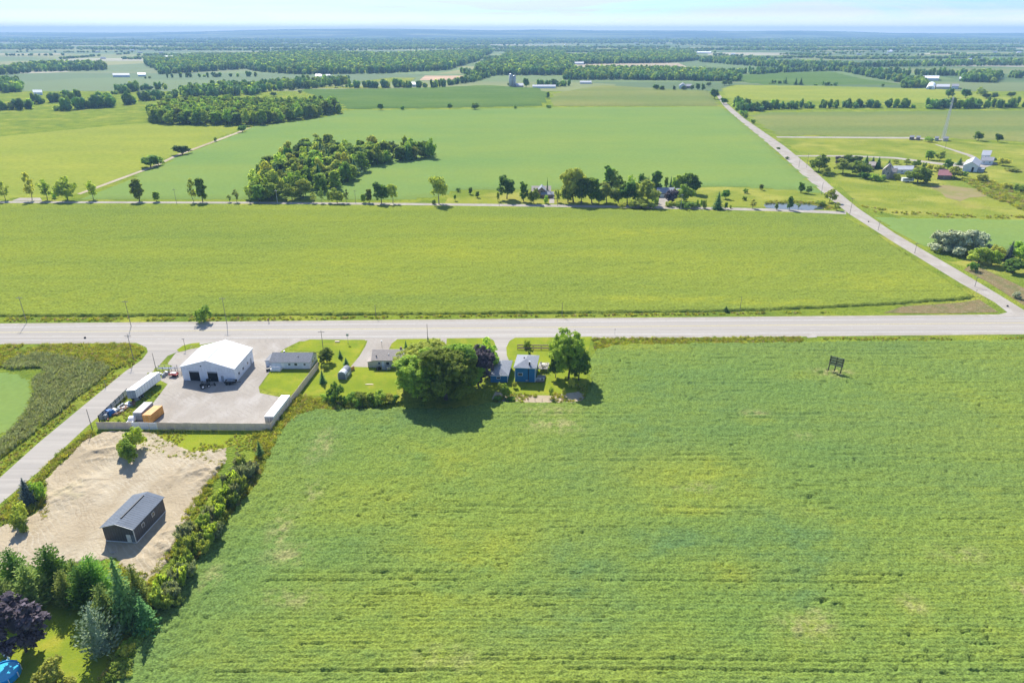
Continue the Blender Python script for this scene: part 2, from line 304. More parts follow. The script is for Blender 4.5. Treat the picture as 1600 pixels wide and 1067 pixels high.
M['corn'] = cropmat('dark_corn', (0.098, 0.16, 0.034), (0.15, 0.2, 0.05), (0.08, 0.14, 0.035), (0.24, 0.26, 0.09), fine=0.3, bm=(0.8, 0.12, 0.2), speck_amt=0.2, attr=False, band=(0.01, 0.6), finev=(.9, 1.1))
M['grain'] = cropmat('tan_green_crop', (0.195, 0.21, 0.06), (0.24, 0.235, 0.07), (0.135, 0.18, 0.05), (0.22, 0.24, 0.081), fine=0.3, bm=(0.8, 0.08, 0.1), speck_amt=0.2, attr=False, band=(0.008, 0.8), finev=(.9, 1.1))
M['pasture'] = layered('rough_pasture', (0.224, 0.246, 0.036), [((0.138, 0.192, 0.028), 0.02, 6, I3, .42, .62, .8), ((0.322, 0.306, 0.064), 0.03, 5, I3, .48, .65, .7), ((0.103, 0.144, 0.024), 0.12, 6, (0.5, 1, 1), .55, .7, .6), ((0.299, 0.240, 0.080), 0.012, 5, I3, .6, .72, .6)], bmp=(0.575, 0.720, 0.400))

# ---------------------------------------------------------------- ground
def sheet(name, pts, z, mat, kind='structure', px=True):
    q = [P(a, b) for a, b in pts] if px else [Vector((a, b, 0)) for a, b in pts]
    q = [Vector((v.x, v.y, z)) for v in q]
    tris = tessellate_polygon([q]); me = bpy.data.meshes.new(name); me.from_pydata([tuple(v) for v in q], [], [tuple(t) for t in tris])
    if len(me.polygons) and sum(p.normal.z for p in me.polygons) < 0: me.flip_normals()
    me.materials.append(mat); o = link(name, me); o['kind'] = kind; return o
sheet('ground', [(-26000, -600), (26000, -600), (26000, 17500), (-26000, 17500)], 0, M['grass'], px=False)

# far patchwork of fields
m, nt, b = nmat('far_fields'); b.inputs['Roughness'].default_value = 0.9; b.inputs['Specular IOR Level'].default_value = 0.1
g = nt.nodes.new('ShaderNodeNewGeometry'); mp = nt.nodes.new('ShaderNodeMapping'); mp.inputs['Scale'].default_value = (1 / 620, 1 / 330, 0); mp.inputs['Rotation'].default_value = (0, 0, 0.13); nt.links.new(g.outputs['Position'], mp.inputs[0])
v = nt.nodes.new('ShaderNodeTexVoronoi'); v.distance = 'CHEBYCHEV'; v.inputs['Scale'].default_value = 1; v.inputs['Randomness'].default_value = 0.75; nt.links.new(mp.outputs[0], v.inputs['Vector'])
sc = nt.nodes.new('ShaderNodeSeparateColor'); nt.links.new(v.outputs['Color'], sc.inputs[0])
cr = nt.nodes.new('ShaderNodeValToRGB'); cr.color_ramp.interpolation = 'CONSTANT'
pal = [(0, (0.107, 0.160, 0.048)), (.2, (0.181, 0.203, 0.059)), (.38, (0.080, 0.134, 0.043)), (.52, (0.235, 0.230, 0.075)), (.66, (0.128, 0.186, 0.053)), (.8, (0.330, 0.288, 0.149)), (.88, (0.149, 0.181, 0.064)), (.96, (0.405, 0.362, 0.256))]
while len(cr.color_ramp.elements) < len(pal): cr.color_ramp.elements.new(0.5)
for e, (p, c) in zip(cr.color_ramp.elements, pal): e.position = p; e.color = (*c, 1)
nt.links.new(sc.outputs[0], cr.inputs[0]); cc = mixrgb(nt, mathn(nt, 'MULTIPLY', noise(nt, 0.004, 6, (0.4, 1, 1)), 0.5), cr.outputs[0], (0.09, 0.12, 0.04)); nt.links.new(cc, b.inputs['Base Color']); M['far'] = m
sheet('countryside_plain', [(-26000, 1330), (26000, 1330), (26000, 17400), (-26000, 17400)], 0.12, M['far'], px=False)

# hills along the skyline
sk = [(-300, 51), (0, 51), (180, 51.5), (300, 50), (400, 47.3), (480, 45.8), (560, 45.2), (650, 45.8), (760, 47.8), (850, 46.7), (930, 48), (1050, 48), (1150, 49), (1250, 48.2), (1320, 49.5), (1400, 52), (1500, 52.5), (1600, 51.8), (1900, 50)]
hx = np.arange(-20000, 20001, 160.0); hy = np.concatenate([np.arange(9800, 15600, 190.0), [15900, 16600, 17300]])
X, Y = np.meshgrid(hx, hy); pxx = 800 + X * FPX / (Y * cp_)
target = 100 + (49.5 - np.interp(pxx, [a for a, _ in sk], [b_ for _, b_ in sk])) * Y / FPX * cp_ ** 2
t = np.clip((Y - 9900) / 5200, 0, 1); t = t * t * (3 - 2 * t); t2 = np.where(Y > 15700, 0.0, 1)
Z = -2 + (target + 2) * t * t2 + (fbm(X, Y, 1300, 4, 3) - 0.5) * 46 * t * (1 - t) * 2.2 + (fbm(X, Y, 700, 3, 8) - 0.5) * 6 * t
Z = np.where(Y > 16500, -2, Z)
ny, nx = X.shape; idx = np.arange(ny * nx).reshape(ny, nx)
F = np.stack([idx[:-1, :-1], idx[:-1, 1:], idx[1:, 1:], idx[1:, :-1]], -1).reshape(-1, 4)
m, nt, b = nmat('hill_cover'); b.inputs['Roughness'].default_value = 0.95; b.inputs['Specular IOR Level'].default_value = 0.1
cc = mixrgb(nt, noise(nt, 0.0011, 6, (0.5, 1.2, 1), lo=.5, hi=.54), (0.025, 0.05, 0.02), (0.14, 0.17, 0.055)); cc = mixrgb(nt, noise(nt, 0.0022, 6, (0.4, 1.4, 1), lo=.6, hi=.63), cc, (0.3, 0.27, 0.15)); nt.links.new(cc, b.inputs['Base Color'])
o = link('hills', mesh_np('hills', np.stack([X, Y, Z], -1).reshape(-1, 3), F, m, True)); o['kind'] = 'structure'

# roads
MN0, MN1 = P(0, 505.5), P(1550, 491.5); MS0, MS1 = P(0, 535), P(1600, 523)
dirm = (MN1 - MN0).normalized(); nrm = Vector((-dirm.y, dirm.x, 0))
ROADW = 17.6
base = (MS0 + MS1) / 2
def RD(s, t, z=0.0): q = base + dirm * s + nrm * t; return Vector((q.x, q.y, z))
def strip(name, s0, s1, t0, t1, z, mat, parent=None):
    mb = MB(); mb.poly([RD(s0, t0, z), RD(s1, t0, z), RD(s1, t1, z), RD(s0, t1, z)]); o = mb.build(name, mat, parent); return o
o = strip('gravel_shoulder', -1500, 1500, -0.6, ROADW + 0.8, .02, M['gravel']); o['kind'] = 'structure'
road = strip('main_road', -1500, 1500, 0.9, ROADW - 1.0, .03, M['asphalt']); road['kind'] = 'structure'
strip('edge_line', -1500, 1500, 2.6, 2.85, .036, M['line'], road); strip('edge_line', -1500, 1500, ROADW - 3.1, ROADW - 2.85, .036, M['line'], road)
strip('centre_line', -1500, 1500, 9.55, 9.75, .036, M['yline'], road); strip('centre_line', -1500, 1500, 9.95, 10.15, .036, M['yline'], road)
mb = MB()
for k in range(-22, 23): mb.poly([RD(k * 12, 6.1, .036), RD(k * 12 + 4, 6.1, .036), RD(k * 12 + 4, 6.23, .036), RD(k * 12, 6.23, .036)])
o = mb.build('lane_dashes', M['line'], road); o['kind'] = 'stuff'

sheet('side_lane', [(-420, 1110), (-160, 900), (0, 787), (60, 737), (135, 667), (200, 612), (246, 574), (262, 556), (300, 541), (345, 533), (200, 531), (216, 537), (229, 543), (231, 550), (222, 562), (196, 580), (130, 634), (60, 692), (0, 746), (-160, 840), (-420, 1010)], .024, M['asphalt'])
sheet('back_road', [(-900, 320), (0, 317.5), (400, 318.5), (700, 321.5), (1000, 325.5), (1200, 330), (1322, 335), (1322, 330.5), (1200, 326), (1000, 321.5), (700, 318), (400, 315.5), (0, 314.5), (-900, 316)], .022, M['gravel'])
sheet('concession_road', [(1113, 140), (1118, 140), (1137, 163), (1147, 172), (1165, 187), (1225, 228), (1262, 258), (1300, 292), (1340, 325), (1400, 366), (1500, 424), (1560, 460), (1604, 487), (1640, 499), (1640, 512), (1540, 500), (1562, 491), (1574, 488), (1555, 473), (1500, 442), (1400, 381), (1326, 334), (1290, 305), (1250, 270), (1216, 238), (1160, 192), (1140, 175), (1130, 165)], .026, M['gravel'])
sheet('far_lane', [(1030, 98), (1036, 97), (1088, 112), (1080, 113)], 0.3, M['gravel'])

# yards, drives, lawns
sheet('workshop_yard', [(345, 532), (478, 528.5), (446, 544), (430, 556), (424, 577), (404, 605), (406, 614), (445, 622), (428, 664), (200, 664), (236, 634), (262, 600), (250, 594), (256, 583), (268, 577), (262, 568), (275, 551), (300, 545), (330, 540)], .032, M['gravel'])
sheet('grass_island', [(276, 547), (286, 540), (300, 536.5), (312, 535.5), (312, 539), (298, 541), (290, 548), (280, 550)], .06, M['lawn'])
sheet('grass_corner', [(240, 577), (252, 571), (262, 569), (269, 572), (266, 577), (250, 580)], .06, M['lawn'])
sheet('house_lawn', [(405, 606), (420, 586), (426, 577), (497, 577), (455, 617), (425, 613)], .036, M['lawn'])
sheet('front_lawn', [(452, 546), (470, 535), (484, 530.5), (570, 531), (572, 534), (566, 545), (552, 571), (585, 574), (620, 577), (620, 618), (470, 619), (497, 577), (497, 550)], .036, M['lawn'])
sheet('road_lawn', [(608, 541), (618, 530), (690, 529), (765, 528), (770, 532), (777, 540), (764, 560), (640, 560), (615, 546)], .036, M['lawn'])
sheet('gravel_drive', [(574, 533), (576, 529), (622, 529), (612, 537), (608, 545), (600, 560), (582, 574), (548, 573), (562, 556), (571, 541)], .04, M['gravel'])
sheet('narrow_drive', [(688, 529), (698, 529), (697, 545), (690, 545)], .044, M['gravel'])
sheet('asphalt_drive', [(766, 528), (806, 527), (796, 533), (791, 543), (792, 556), (798, 569), (765, 569), (772, 556), (775, 542), (772, 533)], .044, M['asphalt'])
sheet('blue_house_lawn', [(798, 528), (925, 526), (920, 545), (915, 620), (880, 622), (800, 616), (765, 612), (765, 590), (798, 570), (792, 556), (791, 543), (796, 532)], .036, M['lawn'])
sheet('garden_soil', [(768, 624), (774, 612), (805, 617), (860, 618), (890, 614), (905, 612), (914, 616), (914, 624), (895, 629), (840, 629), (775, 628)], .042, M['dirt'])
sheet('field_entrance', [(1256, 521), (1280, 521), (1276, 527), (1262, 528)], .05, M['gravel'])
sheet('yard_lawn', [(-60, 890), (60, 905), (120, 930), (170, 1000), (160, 1090), (-80, 1090)], .04, M['lawn'])
sheet('lot_grass', [(225, 684), (300, 674), (400, 674), (400, 684), (352, 700), (300, 716), (268, 712), (228, 700)], .045, M['lawn'])
sheet('yard_lawn_homestead', [(695, 318), (705, 300), (740, 297), (860, 297), (1000, 297), (1130, 292), (1280, 299), (1312, 328), (1200, 324), (1000, 319)], .03, M['pasture'])
sheet('homestead_drive', [(858, 318), (866, 318), (866, 300), (860, 300)], .036, M['gravel'])
sheet('homestead_drive', [(1028, 323), (1046, 324), (1042, 306), (1030, 306)], .036, M['gravel'])
sheet('pond', [(1193, 320), (1200, 317.5), (1230, 318), (1262, 319), (1285, 323), (1288, 327), (1262, 329), (1215, 327), (1197, 325)], .05, M['water'])
# right-hand farm land
sheet('farm_pasture', [(1215, 216), (1440, 216), (1600, 228), (1900, 240), (1950, 350), (1600, 345), (1400, 337), (1345, 322), (1290, 270), (1240, 232)], .02, M['pasture'])
sheet('farm_lane', [(1240, 243), (1330, 243), (1400, 246), (1440, 251), (1480, 256), (1500, 259), (1500, 261.5), (1478, 259), (1440, 254), (1400, 248.5), (1330, 245), (1240, 245)], .05, M['gravel'])
sheet('farm_lane', [(1212, 213.5), (1420, 214.5), (1480, 218), (1480, 219.5), (1420, 217), (1215, 215.5)], .05, M['gravel'])
sheet('farm_lane', [(1460, 226), (1464, 226), (1520, 243), (1530, 250), (1522, 250), (1510, 243)], .05, M['gravel'])
sheet('farm_yard', [(1480, 256), (1540, 250), (1560, 256), (1540, 262), (1505, 264)], .056, M['gravel'])
sheet('ploughed_patch', [(1450, 292), (1480, 289), (1500, 292), (1535, 297), (1562, 302), (1545, 307), (1515, 309), (1500, 315), (1478, 309), (1470, 301)], .045, layered('mown_patch', (0.22, 0.205, 0.07), [((0.27, 0.21, 0.11), 0.05, 5, I3, .42, .6, .8), ((0.17, 0.19, 0.05), 0.1, 5, I3, .5, .65, .7)]))
sheet('field_track', [(120, 303), (240, 259), (275, 242), (372, 206), (390, 198), (392, 200), (374, 208), (278, 244), (243, 261), (126, 304)], .05, M['dirt'])
sheet('layby', [(18, 314), (40, 306), (60, 306), (66, 314)], .04, M['gravel'])
sheet('brown_verge', [(1380, 489), (1410, 479), (1500, 473), (1530, 468), (1560, 488), (1480, 490)], .05, layered('dry_verge', (0.2, 0.155, 0.075), [((0.13, 0.14, 0.05), 0.2, 5, I3, .45, .65, .8), ((0.28, 0.23, 0.13), 0.6, 4, I3, .5, .7, .7)], bmp=(1.5, .6, .3)))
sheet('brown_bank', [(1506, 422), (1542, 440), (1577, 463), (1614, 486), (1700, 512), (1700, 475), (1600, 450), (1545, 424), (1515, 414)], .05, bpy.data.materials['dry_verge'])
sheet('right_lawn', [(1480, 410), (1530, 405), (1700, 425), (1700, 452), (1600, 440), (1540, 425)], .03, M['pasture'])

# cropped land as real raised canopies
def crop(name, poly, mat, xs, ys, hfun, label, edge=0.05, plant=None, smooth=True, cat='crop'):
    X, Y = np.meshgrid(xs, ys); cx = (X[:-1, :-1] + X[1:, 1:]) / 2; cy = (Y[:-1, :-1] + Y[1:, 1:]) / 2
    jx = (vn(cx, cy, 1.3, 5) - .5) * 0.9; jy = (vn(cx, cy, 1.1, 6) - .5) * 0.9
    ins = inpoly(cx + jx, cy + jy, poly)
    full = np.zeros(X.shape, int); full[:-1, :-1] += ins; full[1:, :-1] += ins; full[:-1, 1:] += ins; full[1:, 1:] += ins
    Z = np.where(full == 4, hfun(X, Y), edge)
    used = full > 0; idx = -np.ones(X.shape, int); idx[used] = np.arange(used.sum())
    F = np.stack([idx[:-1, :-1][ins], idx[:-1, 1:][ins], idx[1:, 1:][ins], idx[1:, :-1][ins]], -1)
    V = np.stack([X[used], Y[used], Z[used]], -1); me = mesh_np(name, V, F, mat, smooth)
    if plant is not None:
        a = me.color_attributes.new('plant', 'FLOAT_COLOR', 'POINT'); c = plant(V[:, 0], V[:, 1]); a.data.foreach_set('color', np.concatenate([c, np.ones((len(c), 1))], 1).astype(np.float32).ravel())
    o = link(name, me); return tag(o, label, cat, None, 'stuff')
def W2(pts): return [(P(a, b).x, P(a, b).y) for a, b in pts]

near_poly = [(330, 52), (-62, 52)] + W2([(172, 1067), (205, 1010), (258, 935), (330, 848), (400, 757), (425, 703), (440, 672), (462, 650), (500, 641), (618, 640), (700, 640), (765, 630), (840, 632), (905, 630), (922, 610), (925, 590), (921, 562), (932, 548), (960, 541), (1100, 538), (1250, 536), (1450, 534), (1600, 532)]) + [(330, P(800, 532).y)]
EDGE = W2([(172, 1067), (258, 935), (330, 848), (400, 757), (425, 703), (440, 672)])
def segdist(x, y, A, B):
    ax, ay = A; bx, by = B; dx_, dy_ = bx - ax, by - ay; l = math.hypot(dx_, dy_)
    t = np.clip(((x - ax) * dx_ + (y - ay) * dy_) / l ** 2, 0, 1); return np.hypot(x - ax - t * dx_, y - ay - t * dy_)
def near_h(x, y):
    dE = np.full(x.shape, 1e9)
    for A, B in zip(EDGE, EDGE[1:]): dE = np.minimum(dE, segdist(x, y, A, B))
    head = dE < 17
    xr = x + (fbm(x, y, 30, 2, 4) - .5) * 3; yr = y + (fbm(x, y, 40, 2, 14) - .5) * 1.5
    rows = np.where(head, np.cos(dE * 2 * np.pi / 0.95), np.cos(yr * 2 * np.pi / 0.95))
    z = 0.72 + 0.06 * rows + 0.26 * (rng.random(x.shape) - .5) + 0.3 * (vn(x, y, 1.1, 31) - .5) + 0.3 * (fbm(x, y, 5, 3, 9) - .5)
    # wheel tracks and thin rows, broken along their length
    ph = (yr + 4) % 21.0; brk = vn(x * .4, y, 9, 17) > 0.5
    tr = ((np.abs(ph - 3) < 0.32) | (np.abs(ph - 5.2) < 0.32)) & brk & ~head
    ph2 = (yr * 1.0 + 9) % 2.85; brk2 = (vn(x * 0.5, y, 2.4, 27) > 0.66) & (fbm(x, y * 2, 40, 2, 29) > .45)
    tr2 = (np.abs(ph2 - 1) < 0.22) & brk2 & ~head; z = np.where(tr2, z - .22, z)
    tr |= ((np.abs(dE - 6) < .35) | (np.abs(dE - 8.2) < .35) | (np.abs(dE - 14.5) < .35)) & (vn(x, y, 6, 19) > .35)
    z = np.where(tr, z - .2, z)
    hole = (vn(x, y, .9, 41) > 0.9) & (fbm(x, y, 14, 2, 42) > 0.6); z = np.where(hole, 0.2, z)
    return np.maximum(z, 0.06)
def spots(x, y, L_):
    r = np.zeros(x.shape)
    for (a, b_, ra, rb, s) in L_:
        c = P(a, b_); dd = depth(c); rx = ra / FPX * dd; ry = abs(P(a, b_ - rb).y - P(a, b_ + rb).y) / 2
        wx = x + (fbm(x, y, rx * .6 + 1, 3, 51) - .5) * rx * 1.2; wy = y + (fbm(x, y, ry * .6 + 1, 3, 61) - .5) * ry * 1.2
        r = np.maximum(r, s * np.exp(-(((wx - c.x) / rx) ** 2 + ((wy - c.y) / ry) ** 2)))
    return r
def near_plant(x, y):
    yel = spots(x, y, [(720, 720, 120, 40, .8), (600, 790, 90, 40, .7), (760, 860, 160, 45, .9), (700, 950, 200, 50, .7), (880, 900, 60, 40, .4), (1080, 740, 110, 30, 1), (1120, 780, 90, 18, .8), (1140, 895, 50, 20, 1), (1320, 900, 60, 18, .9), (1240, 805, 60, 12, .8), (1330, 820, 60, 10, .8), (1260, 990, 60, 30, .8), (1400, 980, 70, 40, .6), (1560, 1010, 60, 40, .6), (1590, 920, 20, 12, 1), (1420, 950, 30, 15, 1), (1000, 545, 60, 8, .9), (1250, 590, 60, 8, .5), (480, 1020, 200, 60, .55), (800, 1040, 260, 50, .6), (1180, 660, 30, 6, .8), (560, 900, 100, 40, .4), (1080, 800, 60, 12, 1)])
    lush = spots(x, y, [(900, 900, 70, 90, .9), (1080, 850, 130, 25, 1), (1250, 850, 90, 50, .9), (1230, 920, 60, 30, .8), (900, 730, 80, 50, .5), (560, 860, 60, 40, .5), (640, 660, 140, 22, .8), (480, 720, 60, 60, .5), (1060, 620, 120, 50, .5), (860, 990, 120, 40, .5), (1420, 640, 150, 40, .4), (1480, 760, 120, 40, .4), (380, 900, 60, 80, .4), (990, 680, 90, 50, .6)])
    dry = spots(x, y, [(870, 668, 35, 9, 1.3), (860, 645, 40, 6, .9), (505, 700, 18, 22, 1.1), (490, 770, 12, 14, .9), (440, 830, 16, 30, .9), (450, 870, 30, 14, .9), (330, 905, 14, 18, .9), (460, 940, 40, 14, .8), (1260, 985, 40, 18, .9), (1600, 925, 20, 14, 1), (1280, 965, 20, 10, .8), (1180, 648, 16, 4, .9), (1090, 765, 30, 6, .8), (1425, 948, 18, 14, .8), (1250, 685, 16, 6, .6), (1300, 585, 26, 5, 1.6), (1505, 870, 40, 12, .6), (700, 1030, 60, 20, .5)])
    return np.clip(np.stack([yel, lush, dry], 1), 0, 1)
ys = [52.0]
while ys[-1] < P(800, 530).y + 2: ys.append(ys[-1] + 0.24 + max(0, ys[-1] - 75) * 0.0022)
crop('soybean_field', near_poly, M['soy_near'], np.arange(-82, 330, 0.36), np.array(ys), near_h, 'large green soybean field filling the foreground, with yellow patches and faint rows', plant=near_plant)

mid_poly = [(-480, P(0, 495.5).y), (-480, P(0, 321).y)] + W2([(0, 321), (400, 321.5), (730, 325), (1000, 329), (1200, 333), (1300, 337), (1330, 345), (1378, 373), (1440, 414), (1500, 452), (1522, 464), (1508, 469), (1440, 473), (1370, 478), (1300, 481), (1180, 486), (1100, 488), (950, 490), (700, 492), (400, 494), (0, 495.5)])
def mid_h(x, y): return np.maximum(0.1, 0.85 + .35 * (rng.random(x.shape) - .5) + .3 * (vn(x, y, 3, 33) - .5) + .3 * (fbm(x, y, 14, 3, 5) - .5) - np.where((np.abs((y + 4 * fbm(x, y, 90, 2, 3)) % 38 - 5) < .6) & (vn(x, y, 25, 9) > .55), .2, 0))
def mid_plant(x, y):
    yel = spots(x, y, [(980, 365, 100, 8, .9), (700, 395, 160, 14, .6), (500, 440, 300, 20, .6), (1150, 420, 160, 25, .5), (1040, 470, 120, 6, 1), (1200, 475, 120, 5, 1), (950, 400, 60, 5, .8), (540, 412, 60, 6, .9), (1380, 440, 120, 20, .7), (100, 470, 200, 10, .5)])
    lush = spots(x, y, [(1100, 350, 80, 6, .9), (1260, 345, 60, 8, .9), (1380, 400, 30, 12, .5), (200, 350, 250, 20, .45), (600, 470, 200, 8, .7), (950, 450, 200, 10, .6), (330, 370, 150, 10, .6), (150, 410, 150, 14, .5)])
    return np.clip(np.stack([yel, lush, 0 * yel], 1), 0, 1)
ys = [P(0, 496).y - 1]
while ys[-1] < P(800, 320).y + 2: ys.append(ys[-1] + ys[-1] * .0031)
crop('bean_field', mid_poly, M['soy_mid'], np.arange(-480, 300, 0.95), np.array(ys), mid_h, 'wide yellow-green bean field between the main road and the tree-lined back road', plant=mid_plant)

def bigcrop(name, pts, mat, h, label, n=None, step=None, relief=0.25):
    q = W2(pts); xs_ = [a for a, _ in q]; ys_ = [b_ for _, b_ in q]; st = step or 6; nzr = 0.15 if relief > .2 else .03
    xs2 = np.arange(min(xs_) - st, max(xs_) + st, st); ys2 = np.arange(min(ys_) - st, max(ys_) + st, st)
    return crop(name, q, mat, xs2, ys2, lambda x, y: h + relief * (fbm(x, y, 60, 3, 7) - .5) + nzr * (rng.random(x.shape) - .5), label)
bigcrop('green_crop_field', [(128, 312), (150, 303), (245, 262), (280, 245), (376, 208), (392, 200), (402, 197.5), (470, 190), (535, 179), (535, 173), (700, 171.5), (860, 168.5), (1000, 168), (1127, 167.5), (1142, 178), (1165, 197), (1190, 217), (1225, 250), (1262, 281), (1285, 302), (1230, 297), (1130, 291), (1000, 296), (860, 297), (740, 296), (705, 299), (693, 305), (640, 312), (400, 312)], M['soy_far'], 0.9, 'very large smooth green crop field beyond the back road, wrapped around the long wood', step=5, relief=.12)
bigcrop('yellow_hayfield', [(-700, 312), (-700, 200), (0, 214), (180, 196), (232, 193), (400, 197), (372, 205), (275, 241), (240, 258), (130, 300), (100, 308), (0, 311)], M['hay'], 0.35, 'yellow-green hayfield at the far left, behind the roadside trees and below the dark wood', step=5)
bigcrop('corn_field', [(470, 141), (600, 140), (700, 137), (760, 134), (845, 139), (858, 150), (850, 161), (845, 166), (700, 169), (540, 171), (535, 163), (500, 154)], M['corn'], 2.0, 'dark green corn field just beyond the large smooth green crop field', step=9)
bigcrop('grain_field', [(866, 166), (860, 156), (866, 147), (900, 140), (940, 134), (1045, 140), (1110, 143), (1118, 157), (1125, 165.5), (1000, 166)], M['grain'], 1.8, 'tan-green grain field left of the far end of the concession road', step=9)
bigcrop('farm_field', [(1125, 139), (1145, 133), (1300, 135), (1480, 140), (1540, 150), (1700, 160), (1700, 164), (1540, 163), (1250, 158), (1150, 156), (1136, 152)], M['hay'], 0.8, 'yellow field above the dark hedgerow at the right, below the white farm', step=9)
bigcrop('strip_field', [(1172, 180), (1200, 176), (1600, 173), (2000, 172), (2000, 224), (1600, 222), (1440, 214), (1215, 211.5), (1190, 195)], M['grain'], 0.9, 'striped yellow and green field below the dark hedgerow at the right', step=7)
bigcrop('clover_field', [(1368, 340), (1600, 344), (1950, 356), (1950, 420), (1600, 392), (1530, 388), (1450, 386), (1400, 362)], M['soy_far'], 0.7, 'blue-green crop field at the right behind the silver willows', step=3)
bigcrop('sod_field', [(-300, 580), (0, 583), (28, 584), (44, 596), (50, 615), (40, 640), (20, 665), (0, 680), (-300, 800)], M['soy_far'], .05, 'smooth round-edged green field at the left frame edge inside the reeds', step=1.0, relief=0)
bigcrop('hill_field', [(1150, 118), (1190, 114), (1300, 112), (1350, 124), (1420, 133), (1200, 133), (1150, 128)], M['corn'], 1.2, 'dark green field beyond the far yellow field at the right', step=14)

# bare lot with mounds and ruts
dirt_poly = W2([(168, 674), (236, 676), (300, 706), (352, 700), (352, 722), (318, 765), (292, 820), (262, 872), (238, 912), (205, 895), (180, 872), (110, 880), (0, 893), (-160, 905), (-160, 850), (0, 822), (50, 806), (70, 790), (72, 748), (105, 716), (130, 690)])
def dirt_h(x, y):
    r = 1 - np.abs(fbm(x + 3 * fbm(x, y, 9, 2, 3), y, 5, 4, 21) * 2 - 1); mask = spots(x, y, [(180, 700, 50, 25, 1), (330, 740, 50, 22, 1), (120, 770, 35, 25, .8), (260, 850, 20, 30, .8)])
    rut = np.sin((x * .55 + y * .83) * 2 * np.pi / 2.6 + 5 * fbm(x, y, 12, 2, 2)) * spots(x, y, [(330, 735, 60, 20, 1), (250, 860, 25, 45, .8), (120, 760, 40, 30, .8)])
    return 0.16 + mask * (r ** 2) * 1.0 + 0.16 * rut * (vn(x, y, 3, 2) > .3) + 0.1 * (fbm(x, y, 2.2, 3, 6) - .5) + .04 * (rng.random(x.shape) - .5)
o = crop('bare_soil_lot', dirt_poly, M['dirt'], np.arange(-135, -50, .33), np.arange(104, 170, .33), dirt_h, None, edge=0.0)
for k_ in ('category',): 
    if k_ in o: del o[k_]
o['kind'] = 'structure'

# ---------------------------------------------------------------- vegetation prototypes (unit: metres, base at origin)
def quads(C, Nn, s, asp=1.0, droop=None):
    n = len(C); r = rng.normal(size=(n, 3)); s = np.asarray(s); t = np.cross(Nn, r); t /= np.linalg.norm(t, axis=1)[:, None] + 1e-9
    if droop is not None: t = droop / (np.linalg.norm(droop, axis=1)[:, None] + 1e-9)
    b_ = np.cross(Nn, t); b_ /= np.linalg.norm(b_, axis=1)[:, None] + 1e-9
    s = s[:, None]; V = np.stack([C - t * s * asp, C - b_ * s * .55, C + t * s * asp, C + b_ * s * .55], 1).reshape(-1, 3)
    return V, np.arange(4 * n).reshape(n, 4)
def unit(v): return v / (np.linalg.norm(v, axis=1)[:, None] + 1e-9)
def crown_mesh(name, lobes, nleaf, size, mat, asp=1.0, core=.5, shell=(.6, 1.15), nsub=16):
    C = np.array([l[0] for l in lobes], float); Rr = np.array([l[1] for l in lobes], float)
    # every limb mass carries smaller leaf clumps, with gaps between them
    ks = np.repeat(np.arange(len(lobes)), nsub); ds = unit(rng.normal(size=(len(ks), 3)) + [0, 0, .25]); Cs = C[ks] + ds * Rr[ks] * .84; Rs = Rr[ks].mean(1) * rng.uniform(.24, .46, len(ks))
    keep = np.ones(len(ks), bool)
    for i in range(len(lobes)): keep &= ~((np.linalg.norm((Cs - C[i]) / Rr[i], axis=1) < .66) & (ks != i))
    Cs = Cs[keep]; Rs = Rs[keep]; ds = ds[keep]; k = rng.choice(len(Cs), nleaf, p=Rs ** 2 / (Rs ** 2).sum())
    d = unit(rng.normal(size=(nleaf, 3)) + ds[k] * .55 + [0, 0, .2]); p = Cs[k] + d * (Rs[k] * rng.uniform(shell[0], shell[1], nleaf))[:, None]
    nn = unit(d * .6 + [0, 0, .75] + rng.normal(size=d.shape) * .4); V, F = quads(p, nn, size * rng.uniform(.6, 1.5, len(p)), asp)
    Vs = [V]; Fs = [F]; off = len(V)
    # inner foliage mass: rough low-poly lumps
    th = np.linspace(0, 2 * np.pi, 8)[:-1]; ph = np.linspace(0, np.pi, 6)
    for i in range(len(lobes)):
        T, Ph = np.meshgrid(th, ph); jit = rng.uniform(.85, 1.1, T.shape); dv = np.stack([np.sin(Ph) * np.cos(T), np.sin(Ph) * np.sin(T), np.cos(Ph)], -1) * jit[..., None] * core
        v = C[i] + dv.reshape(-1, 3) * Rr[i]; m_, n_ = T.shape; ii = np.arange(m_ * n_).reshape(m_, n_); a = ii[:-1]; b_ = ii[1:]
        f = np.stack([a, b_, np.roll(b_, -1, 1), np.roll(a, -1, 1)], -1).reshape(-1, 4); Vs.append(v); Fs.append(f + off); off += len(v)
    return mesh_np(name, np.concatenate(Vs), np.concatenate(Fs), mat)
def lobes_round(H, Wd, n, base=.22, seed=0, top=1.0):
    r = random.Random(seed); L_ = [((0, 0, H * (base + 1) / 2 - H * .03), (Wd * .27, Wd * .27, H * (1 - base) * .36))]
    for i in range(n):
        zt = r.random() ** .8; a = i * 2.4 + r.random(); z = H * (base + (1 - base) * (.14 + .76 * zt)); prof = math.sin(math.pi * min(1, .25 + .62 * (zt)) ) ** .7
        rr = Wd * .5 * prof * r.uniform(.5, .86); s = Wd * r.uniform(.11, .2)
        L_.append(((rr * math.cos(a), rr * math.sin(a), z), (s, s, s * r.uniform(.75, 1.05))))
    return L_
